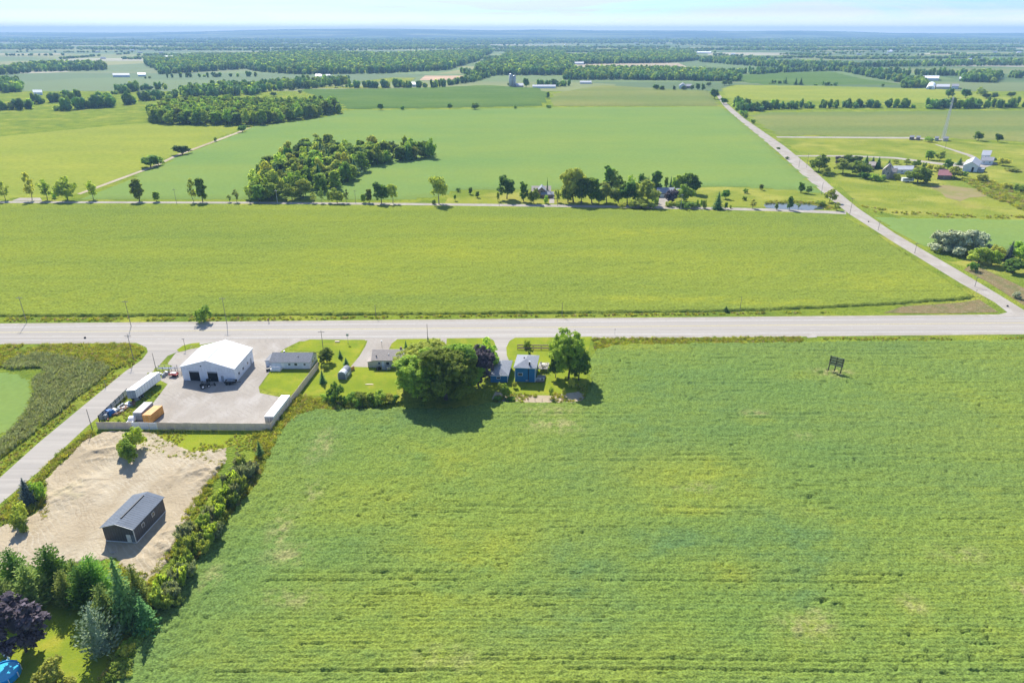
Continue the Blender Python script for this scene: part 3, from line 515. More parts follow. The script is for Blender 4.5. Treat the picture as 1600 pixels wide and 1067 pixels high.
def trunk_mesh(name, H, r, mat, branches=5, top=.75, lean=0.03, seed=0):
    rr = random.Random(seed); mb = MB(); p = Vector((0, 0, -.3)); pts = [p]
    for i in range(3): p = p + Vector((rr.uniform(-1, 1) * lean * H, rr.uniform(-1, 1) * lean * H, (H * top + .3) / 3)); pts.append(p)
    rad = [r, r * .78, r * .5, r * .2]
    for i in range(3): mb.tube(pts[i], pts[i + 1], rad[i], rad[i + 1], 7)
    for k in range(branches):
        t = .35 + .6 * k / max(1, branches); q = pts[1].lerp(pts[3], t * .8); a = k * 2.4; l = H * rr.uniform(.2, .3)
        e = q + Vector((math.cos(a) * l, math.sin(a) * l, l * rr.uniform(.5, 1.0))); mb.tube(q, e, r * .35, r * .1, 5)
    return mb.mesh(name, mat, True)
def conifer_mesh(name, H, Wd, nlev, nbr, mat, leaf=.5, base=.04, power=.85, dens=9, irregular=.26, up=-.15):
    Cs = []; Ns = []; Ds = []; Ss = []
    for i in range(nlev):
        t = i / (nlev - 1); z = H * (base + (1 - base) * t * .97); R0 = Wd / 2 * (1 - t) ** power + .12
        nb = max(4, int(nbr * (1 - t * .6)))
        for j in range(nb):
            a = 2 * math.pi * (j + rng.random() * .6) / nb + i * 1.3; L0 = R0 * rng.uniform(1 - irregular * 1.6, 1 + irregular); m_ = max(2, int(dens * L0 / (Wd / 2)) + 1)
            s = rng.uniform(.25, 1.0, m_) * L0; side = rng.normal(size=m_) * .16 * L0
            ca, sa = math.cos(a), math.sin(a)
            pz = z + up * s + rng.normal(size=m_) * .06 * H / nlev * 2
            Cs.append(np.stack([ca * s - sa * side, sa * s + ca * side, pz], 1)); Ds.append(np.tile([ca, sa, up * 1.5], (m_, 1)) + rng.normal(size=(m_, 3)) * .35)
            Ns.append(np.tile([ca * .35, sa * .35, 1.0], (m_, 1)) + rng.normal(size=(m_, 3)) * .35); Ss.append(np.full(m_, leaf) * rng.uniform(.7, 1.3, m_) * (1 - .45 * t))
    C = np.concatenate(Cs); D = unit(np.concatenate(Ds)); Nn = unit(np.concatenate(Ns)); V, F = quads(C, Nn, np.concatenate(Ss), 1.15, D)
    # inner cone of shaded foliage
    n = 9; zs = [base, .3, .6, .97]; rs = [.42, .34, .2, .02]; v = []; 
    for q, r_ in zip(zs, rs): v += [(Wd / 2 * r_ * math.cos(6.283 * k / n) * rng.uniform(.85, 1.1), Wd / 2 * r_ * math.sin(6.283 * k / n) * rng.uniform(.85, 1.1), H * q) for k in range(n)]
    f = [[r0 * n + k, r0 * n + (k + 1) % n, (r0 + 1) * n + (k + 1) % n, (r0 + 1) * n + k] for r0 in range(3) for k in range(n)]
    return mesh_np(name, np.concatenate([V, np.array(v)]), np.concatenate([F, np.array(f) + len(V)]), mat)
def sparse_mesh(name, H, Wd, nleaf, mat, seed=0, size=.4):   # thin open crown: small clumps with gaps
    r = random.Random(seed); L_ = []
    for i in range(26):
        t = r.random(); a = r.random() * 6.283; z = H * (.3 + .68 * t); rr = Wd * .5 * math.sin(math.pi * (.2 + .7 * t)) * r.uniform(.2, 1); s = Wd * r.uniform(.08, .15)
        L_.append(((rr * math.cos(a), rr * math.sin(a), z), (s, s, s * 1.2)))
    return crown_mesh(name, L_, nleaf, size, mat, core=.3, shell=(.2, 1.2))

PROTO = {}
def proto(kind, H, Wd, crown, trunk): PROTO[kind] = (H, Wd, crown, trunk)
# big specimen trees near the camera carry more, smaller leaf clumps
for kind, mat, seed in (('big', 'leaf', 1), ('big_b', 'leaf', 5), ('big_light', 'leaf_light', 2), ('copper', 'copper', 3), ('big_dark', 'leaf_dark', 6)):
    proto(kind, 16, 13, crown_mesh('crown_' + kind, lobes_round(16, 13, 34, .12, seed), 19000, .28, M[mat]), trunk_mesh('trunk_' + kind, 16, .42, M['bark'], 7, seed=seed))
for kind, mat, seed, Wd in (('round', 'leaf', 11, 10), ('round_b', 'leaf', 12, 9), ('round_dark', 'leaf_dark', 13, 9), ('round_light', 'leaf_light', 14, 10), ('oval', 'leaf', 15, 6.5), ('oval_dark', 'leaf_dark', 16, 6), ('round_copper', 'copper', 17, 9)):
    proto(kind, 12, Wd, crown_mesh('crown_' + kind, lobes_round(12, Wd, 18, .16 if 'round' in kind else .1, seed), 2600, .5, M[mat]), trunk_mesh('trunk_' + kind, 12, .28, M['bark'], 5, seed=seed))
proto('clear_trunk', 12, 10, crown_mesh('crown_clear', [l for l in lobes_round(12, 10, 22, .34, 21)], 2600, .42, M['leaf_light']), trunk_mesh('trunk_clear', 12, .3, M['pale_bark'], 7, seed=4))
for kind, mat, seed in (('sparse', 'leaf_light', 31), ('sparse_b', 'leaf', 32), ('sparse_c', 'weed_dark', 33)):
    proto(kind, 12, 7, sparse_mesh('crown_' + kind, 12, 7, 1300, M[mat], seed, .42), trunk_mesh('trunk_' + kind, 12, .2, M['bark'], 8, top=.85, lean=.05, seed=seed))
proto('bush', 3, 4, crown_mesh('crown_bush', lobes_round(3, 4, 10, .0, 41), 1300, .2, M['leaf']), trunk_mesh('trunk_bush', 3, .08, M['bark'], 4, seed=1))
proto('bush_light', 3, 4, crown_mesh('crown_bush_light', lobes_round(3, 4, 10, .0, 42), 1300, .2, M['leaf_light']), trunk_mesh('trunk_bush_l', 3, .08, M['bark'], 4, seed=2))
proto('bush_dark', 3, 4, crown_mesh('crown_bush_dark', lobes_round(3, 4, 9, .0, 43), 1100, .2, M['leaf_dark']), trunk_mesh('trunk_bush_d', 3, .08, M['bark'], 4, seed=3))
proto('silver', 10, 12, crown_mesh('crown_silver', lobes_round(10, 12, 24, .02, 44), 3600, .42, M['silver'], 1.5), trunk_mesh('trunk_silver', 10, .4, M['bark'], 7, seed=3))
def shrub(name, H, Wd, n, mat, seed):    # upright willow shrub: many arching stems of narrow leaves
    r = np.random.default_rng(seed); ns = 26; Cs = []; Ns = []; Ds = []
    for k in range(ns):
        a = r.random() * 6.283; top = np.array([math.cos(a) * Wd * .5 * r.random() ** .6, math.sin(a) * Wd * .5 * r.random() ** .6, H * r.uniform(.55, 1)]); q = n // ns; t = r.random(q) ** .6
        c = np.outer(t, top) * np.stack([t ** .5, t ** .5, np.ones(q)], 1) + r.normal(size=(q, 3)) * .16 * (H / 4); Cs.append(c); Ds.append(np.tile(unit((top + [0, 0, H * .4])[None])[0], (q, 1)) + r.normal(size=(q, 3)) * .5); Ns.append(r.normal(size=(q, 3)) + [0, 0, .5])
    V, F = quads(np.concatenate(Cs), unit(np.concatenate(Ns)), .2 * H / 4 * r.uniform(.6, 1.4, ns * q), 1.4, unit(np.concatenate(Ds)))
    return mesh_np(name, V, F, M[mat])
for k_, mt in (('willow', 'weed_dark'), ('willow_b', 'leaf'), ('willow_c', 'reed')):
    proto(k_, 4, 3.6, shrub('crown_' + k_, 4, 3.6, 2600, mt, len(k_)), trunk_mesh('trunk_' + k_, 4, .07, M['bark'], 5, seed=len(k_)))
proto('spruce', 12, 6, conifer_mesh('crown_spruce', 12, 6, 20, 15, M['needles'], .42), trunk_mesh('trunk_spruce', 12, .2, M['bark'], 0, .9, 0))
proto('spruce_big', 12, 6, conifer_mesh('crown_spruce_big', 12, 6, 24, 15, M['needles'], .42, dens=11, irregular=.38), trunk_mesh('trunk_spruce_big', 12, .2, M['bark'], 0, .9, 0))
proto('cedar', 10, 4.6, conifer_mesh('crown_cedar', 10, 4.6, 34, 15, M['needles_cedar'], .3, power=.42, dens=10, irregular=.34, up=.35), trunk_mesh('trunk_cedar', 10, .18, M['bark'], 0, .9, 0))
proto('cedar_dark', 10, 4.8, conifer_mesh('crown_cedar_dark', 10, 4.8, 34, 15, M['leaf_dark'], .32, power=.4, dens=10, irregular=.36, up=.3), trunk_mesh('trunk_cedar_dark', 10, .18, M['bark'], 0, .9, 0))
proto('blue_spruce', 6, 4.2, conifer_mesh('crown_blue_spruce', 6, 4.2, 20, 17, M['needles_blue'], .27, power=.75, dens=9), trunk_mesh('trunk_blue_spruce', 6, .13, M['bark'], 0, .9, 0))
proto('pine', 10, 8.6, conifer_mesh('crown_pine', 10, 8.6, 17, 13, M['needles_pine'], .4, power=.45, dens=13, irregular=.35, up=.3), trunk_mesh('trunk_pine', 10, .22, M['bark'], 0, .95, .01))
proto('poplar', 12, 3.4, crown_mesh('crown_poplar', lobes_round(12, 3.4, 14, .08, 51), 1500, .34, M['leaf']), trunk_mesh('trunk_poplar', 12, .16, M['bark'], 3, seed=5))

_ct = {}
def tree(kind, x, y, yt, wpx, label, cat='tree', group=None, name=None, pos=None, H=None, Wd=None):
    pH, pW, cm, tm = PROTO[kind]
    pos = pos or P(x, y); H = H or hgt(y, yt); Wd = Wd or wid(wpx, y) * (1.22 if (880 < x < 1100 or 1270 < x < 1500) and 240 < y < 330 and 'bush' not in kind else 1)
    nm = name or {'bush': 'bush', 'will': 'willow_shrub', 'spru': 'spruce_tree', 'ceda': 'cedar_tree', 'blue': 'spruce_tree', 'pine': 'pine_tree', 'popl': 'poplar_tree', 'silv': 'willow_tree', 'copp': 'copper_beech'}.get(kind[:4], 'broadleaf_tree')
    e = empty(nm, (pos.x, pos.y, 0), random.uniform(0, 6.28), label, cat, group); e.scale = (Wd / pW, Wd / pW, H / pH)
    link('trunk', tm, e); link('crown', cm, e); return e

T = tree
# ---- the blue house's and bungalow's big trees
T('big', 660, 622, 558, 84, 'dense green tree, left one of the close group beside the beige bungalow')
T('big_b', 697, 624, 550, 92, 'biggest green tree of the close group casting the large shadow on the soybeans')
T('big_light', 668, 600, 536, 84, 'yellow-green tree at the back of the close group behind the bungalow')
T('big_light', 643, 608, 566, 50, 'light green tree touching the right end of the beige bungalow')
T('big_b', 716, 612, 543, 74, 'mid green tree between the light green tree and the copper beech')
T('copper', 747, 602, 546, 56, 'large dark copper-leaved tree left of the blue garage', 'copper beech')
T('round', 762, 580, 532, 34, 'small green tree behind the copper beech, beside the asphalt drive')
T('big', 888, 592, 521, 56, 'tall leafy tree standing alone right of the blue house')
T('big_dark', 904, 594, 550, 36, 'dark lower tree leaning against the tall tree right of the blue house')
T('round_dark', 868, 590, 556, 22, 'small dark tree between the blue house deck and the tall tree')
T('spruce', 669, 538, 524, 7, 'small dark cone evergreen at the foot of the roadside pole')
T('spruce', 634.5, 546, 531, 7, 'small narrow evergreen right behind the beige bungalow roof, left of a pair')
T('spruce', 643, 545, 534.5, 7, 'small narrow evergreen right behind the beige bungalow roof, right of a pair')
T('spruce', 692, 545, 535, 7, 'small evergreen beside the narrow drive behind the light green tree')
T('round', 791, 622, 601, 14, 'little garden tree standing on mulch in front of the blue house')
T('bush_dark', 778, 626, 619, 14, 'dark low bush at the left end of the garden soil strip', 'bush')
T('bush_dark', 798, 627, 620, 15, 'dark low bush beside the little garden tree', 'bush')
T('bush_light', 782, 608, 599, 12, 'pale bush beside the blue garage wall', 'bush')
T('bush_light', 804, 606, 597, 9, 'bright green bush at the corner of the blue house', 'bush')
T('sparse_b', 861, 623, 604, 9, 'thin young tree on the lawn edge right of the blue house')
T('sparse', 881, 620, 607, 8, 'thin sapling under the tall tree near the bare soil')
T('bush_light', 893, 607, 592, 12, 'light green bush at the foot of the tall tree', 'bush')
T('bush', 823, 544, 532, 14, 'airy bush on the lawn behind the timber rails', 'bush')
T('bush', 827, 553, 549, 5, 'tiny dark bush between the timber rails and the blue house roof', 'bush')
# ---- lawn between the two bungalows
T('round_b', 511, 566, 545, 25, 'small round tree beside the roadside pole on the bungalow lawn')
T('spruce', 532, 559, 546, 8, 'small cone evergreen farthest back on the lawn left of the gravel drive')
T('spruce', 541, 569, 558, 9, 'small cone evergreen just behind the little shed')
T('spruce', 504.5, 598, 577, 12, 'dark cone evergreen in front left of the little shed')
T('bush_light', 509, 577, 569, 11, 'pale low bush between the round tree and the dark evergreen', 'bush')
for x, y, yt, wp, kd in ((527, 628, 601, 30, 'bush_dark'), (512, 625, 615, 22, 'bush'), (548, 630, 615, 26, 'bush_dark'), (570, 632, 613, 34, 'bush'), (590, 631, 612, 34, 'bush'), (606, 630, 616, 24, 'bush_light'), (615, 628, 617, 20, 'bush_dark'), (560, 636, 622, 18, 'bush')):
    T(kd, x, y, yt, wp, 'dense dark hedge bush on the border between the bungalow lawn and the soybeans', 'bush', 'hedge bushes behind the bungalow lawns')
T('bush_dark', 319, 503, 480, 27, 'large round dark bush on the far verge of the main road', 'bush')
T('spruce', 1134, 487, 478, 11, 'small dark cone evergreen on the far verge of the main road')
T('bush', 1399, 0, 0, 0, 'low bush beside the concession road', 'bush', pos=P(1216, 233), H=1.6, Wd=4) 
T('bush_dark', 1230, 249, 245, 7, 'small dark bush at the field edge of the concession road', 'bush')
# ---- dirt lot and its borders
T('round_b', 205, 722, 690, 26, 'leafy green tree, front one of the clump on the bare soil lot', H=6)
T('round', 213, 702, 672, 32, 'leafy green tree, rear one of the clump on the bare soil lot', H=6.5)
T('round_light', 197, 712, 684, 20, 'lighter tree at the left of the clump on the bare soil lot', H=5)
T('blue_spruce', 47, 786, 746, 30, 'blue-grey spruce beside the side lane')
T('bush', 62, 780, 752, 24, 'dark green bush touching the blue-grey spruce', 'bush')
T('bush_light', 36, 810, 785, 22, 'bright green bush below the blue-grey spruce, upper of two', 'bush')
T('bush_light', 33, 828, 801, 24, 'bright green bush below the blue-grey spruce, lower of two', 'bush')
T('bush', 38, 832, 816, 14, 'small dark bush at the foot of the two bright bushes', 'bush')
T('spruce', 407, 712, 687, 14, 'small dark cedar alone at the top of the willow shrub row')
rr = random.Random(3)
c0 = [(392, 735), (372, 770), (345, 805), (322, 845), (296, 885), (275, 925), (256, 955)]
for i in range(84):
    t = i / 83 * (len(c0) - 1); k = min(len(c0) - 2, int(t)); f = t - k; x = c0[k][0] * (1 - f) + c0[k + 1][0] * f + rr.uniform(-19, 10); y = c0[k][1] * (1 - f) + c0[k + 1][1] * f + rr.uniform(-14, 14)
    kd = rr.choice(['willow', 'willow_b', 'willow', 'willow_c']); lk = {'willow': 'yellow-green', 'willow_b': 'mid-green', 'willow_c': 'greyish green'}[kd]; zn = 'top' if i < 28 else 'middle' if i < 56 else 'bottom'
    T(kd, 0, 0, 0, 0, lk + ' feathery willow shrub in the ' + zn + ' of the row dividing bare lot from soybeans', 'shrub', lk + ' willow shrubs, ' + zn + ' of the row', pos=P(x, y), H=rr.uniform(2.2, 5.2), Wd=rr.uniform(2.4, 4.0))
for i in range(26):
    t = i / 25; x = 240 - 60 * t + rr.uniform(-10, 8); y = 960 + 105 * t + rr.uniform(-10, 10)
    kd = rr.choice(['bush', 'bush_light', 'willow']); lk = {'bush': 'green', 'bush_light': 'pale green', 'willow': 'feathery'}[kd]; zn = 'upper' if i < 9 else 'middle' if i < 18 else 'lower'
    T(kd, 0, 0, 0, 0, 'low ' + lk + ' bush on the ' + zn + ' bank between evergreens and soybeans', 'bush', 'low ' + lk + ' bushes on the ' + zn + ' bank', pos=P(x, y), H=rr.uniform(1, 2.4), Wd=rr.uniform(1.8, 3))
# ---- garden at the bottom left
T('cedar_dark', 35, 925, 858, 44, 'green cedar at the back left of the evergreen group')
T('cedar', 18, 962, 902, 40, 'green cedar nearest the left frame edge')
T('cedar', 58, 945, 882, 54, 'broad yellow-green cedar above the copper beech')
T('cedar_dark', 90, 918, 852, 48, 'yellow-green cedar at the top centre of the evergreen group')
T('cedar', 110, 942, 890, 32, 'cedar at the left of the gap over the bright lawn')
T('cedar', 124, 915, 872, 24, 'small dark cedar at the back of the evergreen group')
T('cedar_dark', 138, 945, 884, 42, 'broad cedar in the centre of the evergreen group')
T('cedar_dark', 158, 935, 868, 46, 'green cedar right of the broad centre cedar')
T('spruce_big', 205, 975, 868, 52, 'tallest dark spruce at the right of the evergreen group')
T('cedar', 174, 980, 912, 42, 'light green cedar in front of the tallest dark spruce')
T('cedar', 222, 950, 880, 32, 'pale feathery cedar right behind the tallest dark spruce')
T('spruce_big', 232, 985, 930, 38, 'lower dark spruce beside the soybean field edge')
T('pine', 160, 1018, 944, 58, 'blue-green pine with sweeping pale branches beside the bright lawn')
T('round_copper', 41, 1018, 941, 78, 'round dark purple copper beech on the garden lawn', 'copper beech', name='copper_beech')
T('round_light', 92, 1100, 1042, 60, 'yellow-green tree cut by the bottom frame edge')
T('bush', 10, 1020, 1000, 22, 'leafy garden bush above the round pool', 'bush')
# ---- trees along the back road, left to right
for a in ((9, 313, 285, 17, 'sparse', 'thin open-crowned tree leftmost along the back road'), (50, 313, 271, 19, 'sparse', 'tall thin open-crowned tree beside the gravel layby'), (74, 313, 281, 21, 'sparse_b', 'thin tree right of the gravel layby'), (86, 310, 300, 9, 'bush', 'small bush left of the broad round roadside tree'),
          (106, 313, 278, 31, 'round', 'broad round dark tree at the foot of the field track'), (146, 312, 283, 18, 'sparse_b', 'medium thin tree right of the broad round roadside tree'), (218, 315, 279, 19, 'oval', 'tall dark oval tree alone on the back road'), (245, 315, 299, 11, 'oval', 'small pointed tree right of the tall oval tree'),
          (303, 316, 281, 15, 'sparse', 'left tree of the close pair on the back road'), (317, 316, 278, 17, 'oval', 'right tree of the close pair on the back road'),
          (359, 316, 305, 8, 'sparse_c', 'tiny sapling left of the long wood'), (370, 316, 297, 12, 'sparse_c', 'thin young tree just left of the long wood'), (390, 317, 297, 8, 'sparse_c', 'narrow sapling at the corner of the long wood'),
          (490, 317, 301, 10, 'sparse', 'small tree at the right foot of the long wood'), (503, 317, 294, 9, 'sparse_c', 'slim tree at the right foot of the long wood'), (514, 317, 300, 9, 'sparse_b', 'slim short tree left of the round roadside tree'), (527, 318, 295, 22, 'round', 'round full tree right of the long wood'), (542, 317, 297, 8, 'sparse_c', 'thin sapling right of the round full tree'),
          (568, 317, 303, 9, 'oval', 'small tree left of the dark full tree'), (577, 317, 295, 11, 'oval', 'slim tree touching the small one by the power pole'), (596, 318, 285, 25, 'round_dark', 'dark full tree at mid back road'), (614, 318, 289, 17, 'clear_trunk', 'lollipop tree right of the dark full tree'),
          (686, 319, 277, 30, 'clear_trunk', 'yellow-green tree with bare trunk at the lawn corner'), (678, 319, 312, 8, 'bush', 'little bush under the yellow-green tree'),
          (711, 314, 303, 5, 'poplar', 'tiny columnar evergreen on the homestead lawn, left'), (716, 300, 294, 8, 'bush_dark', 'small bush at the back of the homestead lawn'), (735, 304, 293, 7, 'oval_dark', 'tiny dark tree at the back of the homestead lawn'), (746, 309, 299, 7, 'oval_dark', 'tiny dark tree in the middle of the homestead lawn'),
          (792, 311, 275, 29, 'round_dark', 'large dark round tree left of the brown house'), (778, 315, 299, 5, 'poplar', 'narrow column shrub below the large dark round tree'), (818, 315, 284, 15, 'oval_dark', 'dark oval tree at the left corner of the brown house'),
          (834, 318, 295, 18, 'round', 'round tree hiding the left front of the brown house'), (855, 306, 277, 5, 'spruce', 'slim spruce behind the brown house roof'), (853, 318, 305, 8, 'bush', 'bush at the mouth of the brown house drive'), (871, 316, 297, 11, 'sparse_b', 'small open tree right of the brown house drive'),
          (896, 316, 263, 34, 'big_light', 'largest light green tree on the back road'), (908, 319, 278, 22, 'round_dark', 'dark tree in front of the largest light green tree'), (887, 317, 290, 16, 'round', 'small tree under the left side of the largest light green tree'), (925, 318, 277, 20, 'oval', 'pointed green tree right of the largest light green tree'),
          (951, 300, 259, 18, 'oval_dark', 'tall dark tree highest in the homestead grove'), (963, 302, 268, 18, 'round', 'tree leaning against the tallest dark tree of the grove'), (948, 318, 287, 24, 'round_light', 'yellow-green tree at the front left of the grove'), (936, 319, 300, 14, 'round_dark', 'dark low tree at the front left of the grove'),
          (966, 318, 290, 20, 'round', 'green tree in the middle front of the grove'), (980, 318, 283, 24, 'round_dark', 'dark-leaved tree in the middle of the grove'), (985, 304, 274, 12, 'sparse_b', 'thin pale tree at the back of the grove'), (993, 316, 288, 24, 'round_light', 'pale round tree in the middle of the grove'),
          (1003, 300, 272, 14, 'round_dark', 'dark back tree left of the spruces'), (1012, 302, 275, 10, 'spruce', 'dark spruce at the back of the grove, left'), (1025, 302, 266, 16, 'oval_dark', 'tall dark tree directly behind the grey-roofed house'), (1018, 303, 272, 9, 'spruce', 'dark spruce at the back of the grove, right'),
          (1012, 322, 285, 28, 'round_light', 'large light tree left of the grey-roofed house drive'), (1003, 326, 312, 24, 'round_light', 'spreading low light bushy tree on the verge by the back road'), (972, 326, 316, 14, 'bush_light', 'bush on the back road verge, left of the low bushy tree'), (988, 326, 313, 16, 'bush_light', 'bush touching the low bushy tree on the verge'), (1019, 327, 317, 12, 'bush_light', 'small bush at the left side of the grey-roofed house drive'), (1024, 318, 308, 12, 'bush', 'bush beside the drive under the large light tree'),
          (1040, 299, 275, 6, 'poplar', 'narrow pale poplar behind the grey roof, left'), (1047, 300, 275, 7, 'spruce', 'narrow dark spruce behind the grey roof'), (1054, 300, 278, 9, 'round', 'small tree behind the middle of the grey roof'), (1059, 300, 273, 9, 'oval', 'oval tree behind the right part of the grey roof'), (1070, 300, 270, 16, 'round_dark', 'dark tall round tree right behind the grey-roofed house'), (1082, 303, 271, 14, 'oval_dark', 'dark tree at the right end of the grove'),
          (1084, 303, 278, 18, 'round_dark', 'dark lower tree at the right end of the grove'), (1050, 318, 297, 18, 'round_copper', 'round purple-leaved tree in front of the grey-roofed house'), (1068, 316, 288, 26, 'round', 'green tree before the right end of the grey-roofed house'), (1072, 325, 315, 34, 'bush_dark', 'long dark low bush behind the power pole'), (1045, 323, 315, 14, 'bush', 'bush at the right side of the grey-roofed house drive'),
          (1089, 325, 311, 3, 'poplar', 'left of the two narrow column shrubs by the back road'), (1095, 325, 311, 3, 'poplar', 'right of the two narrow column shrubs by the back road'), (1100, 326, 312, 8, 'bush', 'ragged bush right of the two column shrubs'), (1121, 327, 299, 17, 'spruce_big', 'blue-dark broad spruce on the lawn left of the pond'), (1133, 311, 297, 13, 'round_dark', 'dark round tree behind the broad spruce'), (1134, 327, 316, 6, 'oval', 'tiny tree right of the broad spruce'), (1141, 326, 320, 4, 'bush', 'tiny shrub on the lawn left of the pond'),
          (1165, 302, 295, 9, 'bush_dark', 'small dark bush on the yellow lawn above the pond'), (1189, 297, 288, 7, 'oval', 'small tree on the field edge above the pond'), (1176, 326, 312, 12, 'sparse', 'yellow-green bushy tree left of the pond'), (1163, 313, 307, 8, 'bush', 'bush in the middle of the pond lawn'),
          (1213, 328, 318, 6, 'oval', 'tiny tree on the near bank of the pond, left'), (1233, 328, 307, 10, 'oval_dark', 'dark tree on the near bank of the pond'), (1247, 326, 318, 8, 'sparse_c', 'reedy shrub on the near bank of the pond'), (1251, 301, 285, 11, 'oval_dark', 'dark tree at the field corner near the concession road'), (1263, 303, 291, 10, 'round_dark', 'lower dark tree at the field corner near the concession road'),
          (1296, 316, 297, 16, 'round_light', 'olive tree on the verge where the roads meet'), (1307, 329, 317, 10, 'sparse', 'pale ragged tree at the road junction'), (1282, 322, 313, 18, 'bush_light', 'bright shrub at the right end of the pond')):
    k = a[4]; T(k, a[0], a[1], a[2], a[3], a[5], 'bush' if k.startswith('bush') else 'tree')
# ---- right-hand farm
for a in ((1279, 268, 241, 22, 'round', 'tall green tree leftmost at the stone farmhouse, by the road'), (1289, 274, 262, 14, 'round_light', 'small round tree nearest the concession road'), (1310, 262, 245, 14, 'round_copper', 'dark reddish tree at the back left of the farmhouse grove'), (1317, 272, 250, 24, 'round_light', 'light green round tree at the farmhouse grove, left'),
          (1325, 258, 243, 18, 'round_dark', 'dark tree at the back of the farmhouse grove, left'), (1336, 258, 244, 16, 'round_dark', 'dark tree at the back of the farmhouse grove, centre'), (1343, 274, 252, 28, 'round', 'big green tree left of the farmhouse'), (1352, 261, 243, 14, 'spruce', 'dark spruce at the back of the farmhouse grove, first'), (1362, 262, 245, 14, 'spruce', 'dark spruce at the back of the farmhouse grove, second'), (1371, 263, 245, 13, 'spruce', 'dark spruce at the back of the farmhouse grove, third'), (1387, 266, 249, 13, 'spruce', 'dark spruce behind the farmhouse roof'),
          (1350, 279, 269, 22, 'bush_dark', 'dark rounded bush below the big green farmhouse tree'), (1370, 282, 272, 26, 'bush', 'spreading bush in front of the stone farmhouse'), (1401, 281, 271, 12, 'bush', 'bush between the farmhouse and the white trailer'), (1433, 286, 261, 28, 'round', 'round green tree right of the farmhouse shed'), (1443, 285, 265, 16, 'round_dark', 'dark tree touching the round green tree'), (1447, 287, 275, 8, 'oval', 'small oval tree right of the round green tree'),
          (1451, 250, 235, 12, 'oval', 'tree by the farm lane, upper left'), (1468, 251, 237, 12, 'round_light', 'pale tree by the farm lane, upper right'), (1399, 256, 249, 10, 'sparse', 'pale shrub behind the farmhouse shed, left'), (1417, 258, 249, 12, 'sparse', 'pale shrub behind the farmhouse shed, middle'), (1431, 261, 250, 11, 'round', 'small tree behind the farmhouse shed, right'), (1444, 262, 254, 8, 'bush', 'bush left of the maroon-roofed shed, upper'), (1452, 267, 256, 12, 'bush_light', 'bush above the maroon-roofed shed, left'), (1467, 270, 258, 16, 'bush_light', 'olive bush above the maroon-roofed shed'), (1480, 266, 249, 12, 'round_dark', 'dark tree above the maroon-roofed shed'), (1473, 272, 264, 12, 'round_copper', 'reddish bush touching the maroon-roofed shed'), (1491, 279, 262, 17, 'round_light', 'bright green tree right of the maroon-roofed shed'), (1499, 258, 246, 10, 'spruce', 'blue-dark spruce left of the white barn'), (1507, 275, 268, 10, 'bush', 'bush in front of the white barn'), (1533, 283, 272, 20, 'bush_light', 'round bush alone below the white barn'), (1567, 259, 247, 20, 'bush_light', 'spreading bush right of the two small white barns'), (1583, 268, 263, 24, 'bush_light', 'low wide bush at the pasture edge on the right'),
          (1451, 222, 214, 14, 'round', 'small round tree by the lattice mast buildings'), (1528, 220, 206, 15, 'round_dark', 'dark round tree in the striped field, left'), (1559, 222, 209, 12, 'round_dark', 'dark round tree in the striped field, right'), (1595, 300, 288, 24, 'bush', 'weedy bush at the right frame edge'), (1572, 295, 286, 20, 'bush_light', 'pale weedy bush near the right frame edge'),
          (1176, 193, 187, 8, 'bush_dark', 'dark bush at the head of the striped field'), (1161, 181, 173, 14, 'bush_dark', 'dark bush beside the concession road, upper'), (1165, 185, 178, 8, 'bush', 'dark bush beside the concession road, lower')):
    k = a[4]; T(k, a[0], a[1], a[2], a[3], a[5], 'bush' if k.startswith('bush') else 'tree')
for a in ((1475, 392, 363, 46, 'silver', 'silvery willow nearest the concession road'), (1500, 396, 361, 56, 'silver', 'largest silvery willow in the middle of its clump'), (1525, 390, 366, 40, 'silver', 'silvery willow at the right of its clump'), (1512, 402, 386, 22, 'round_light', 'yellow-green bush in front of the silvery willows'),
          (1528, 412, 387, 34, 'round_light', 'bright yellow-green tree below the silvery willows'), (1549, 415, 391, 26, 'round', 'dark green round tree right of the bright one'), (1556, 404, 384, 22, 'bush_light', 'light bush behind the dark green round tree'), (1519, 423, 410, 18, 'bush_dark', 'dark low bush at the edge of the concession road'), (1575, 407, 376, 18, 'blue_spruce', 'violet-dark spruce at the right'), (1592, 408, 384, 26, 'round', 'green tree at the right frame edge behind the spruce'), (1582, 426, 406, 32, 'round_dark', 'round dark bush below the violet-dark spruce'), (1590, 392, 377, 24, 'round', 'tree behind the crop at the right frame edge'), (1588, 466, 457, 12, 'silver', 'small greyish shrub on the brown bank')):
    T(a[4], a[0], a[1], a[2], a[3], a[5], 'bush' if 'bush' in a[4] else 'tree')
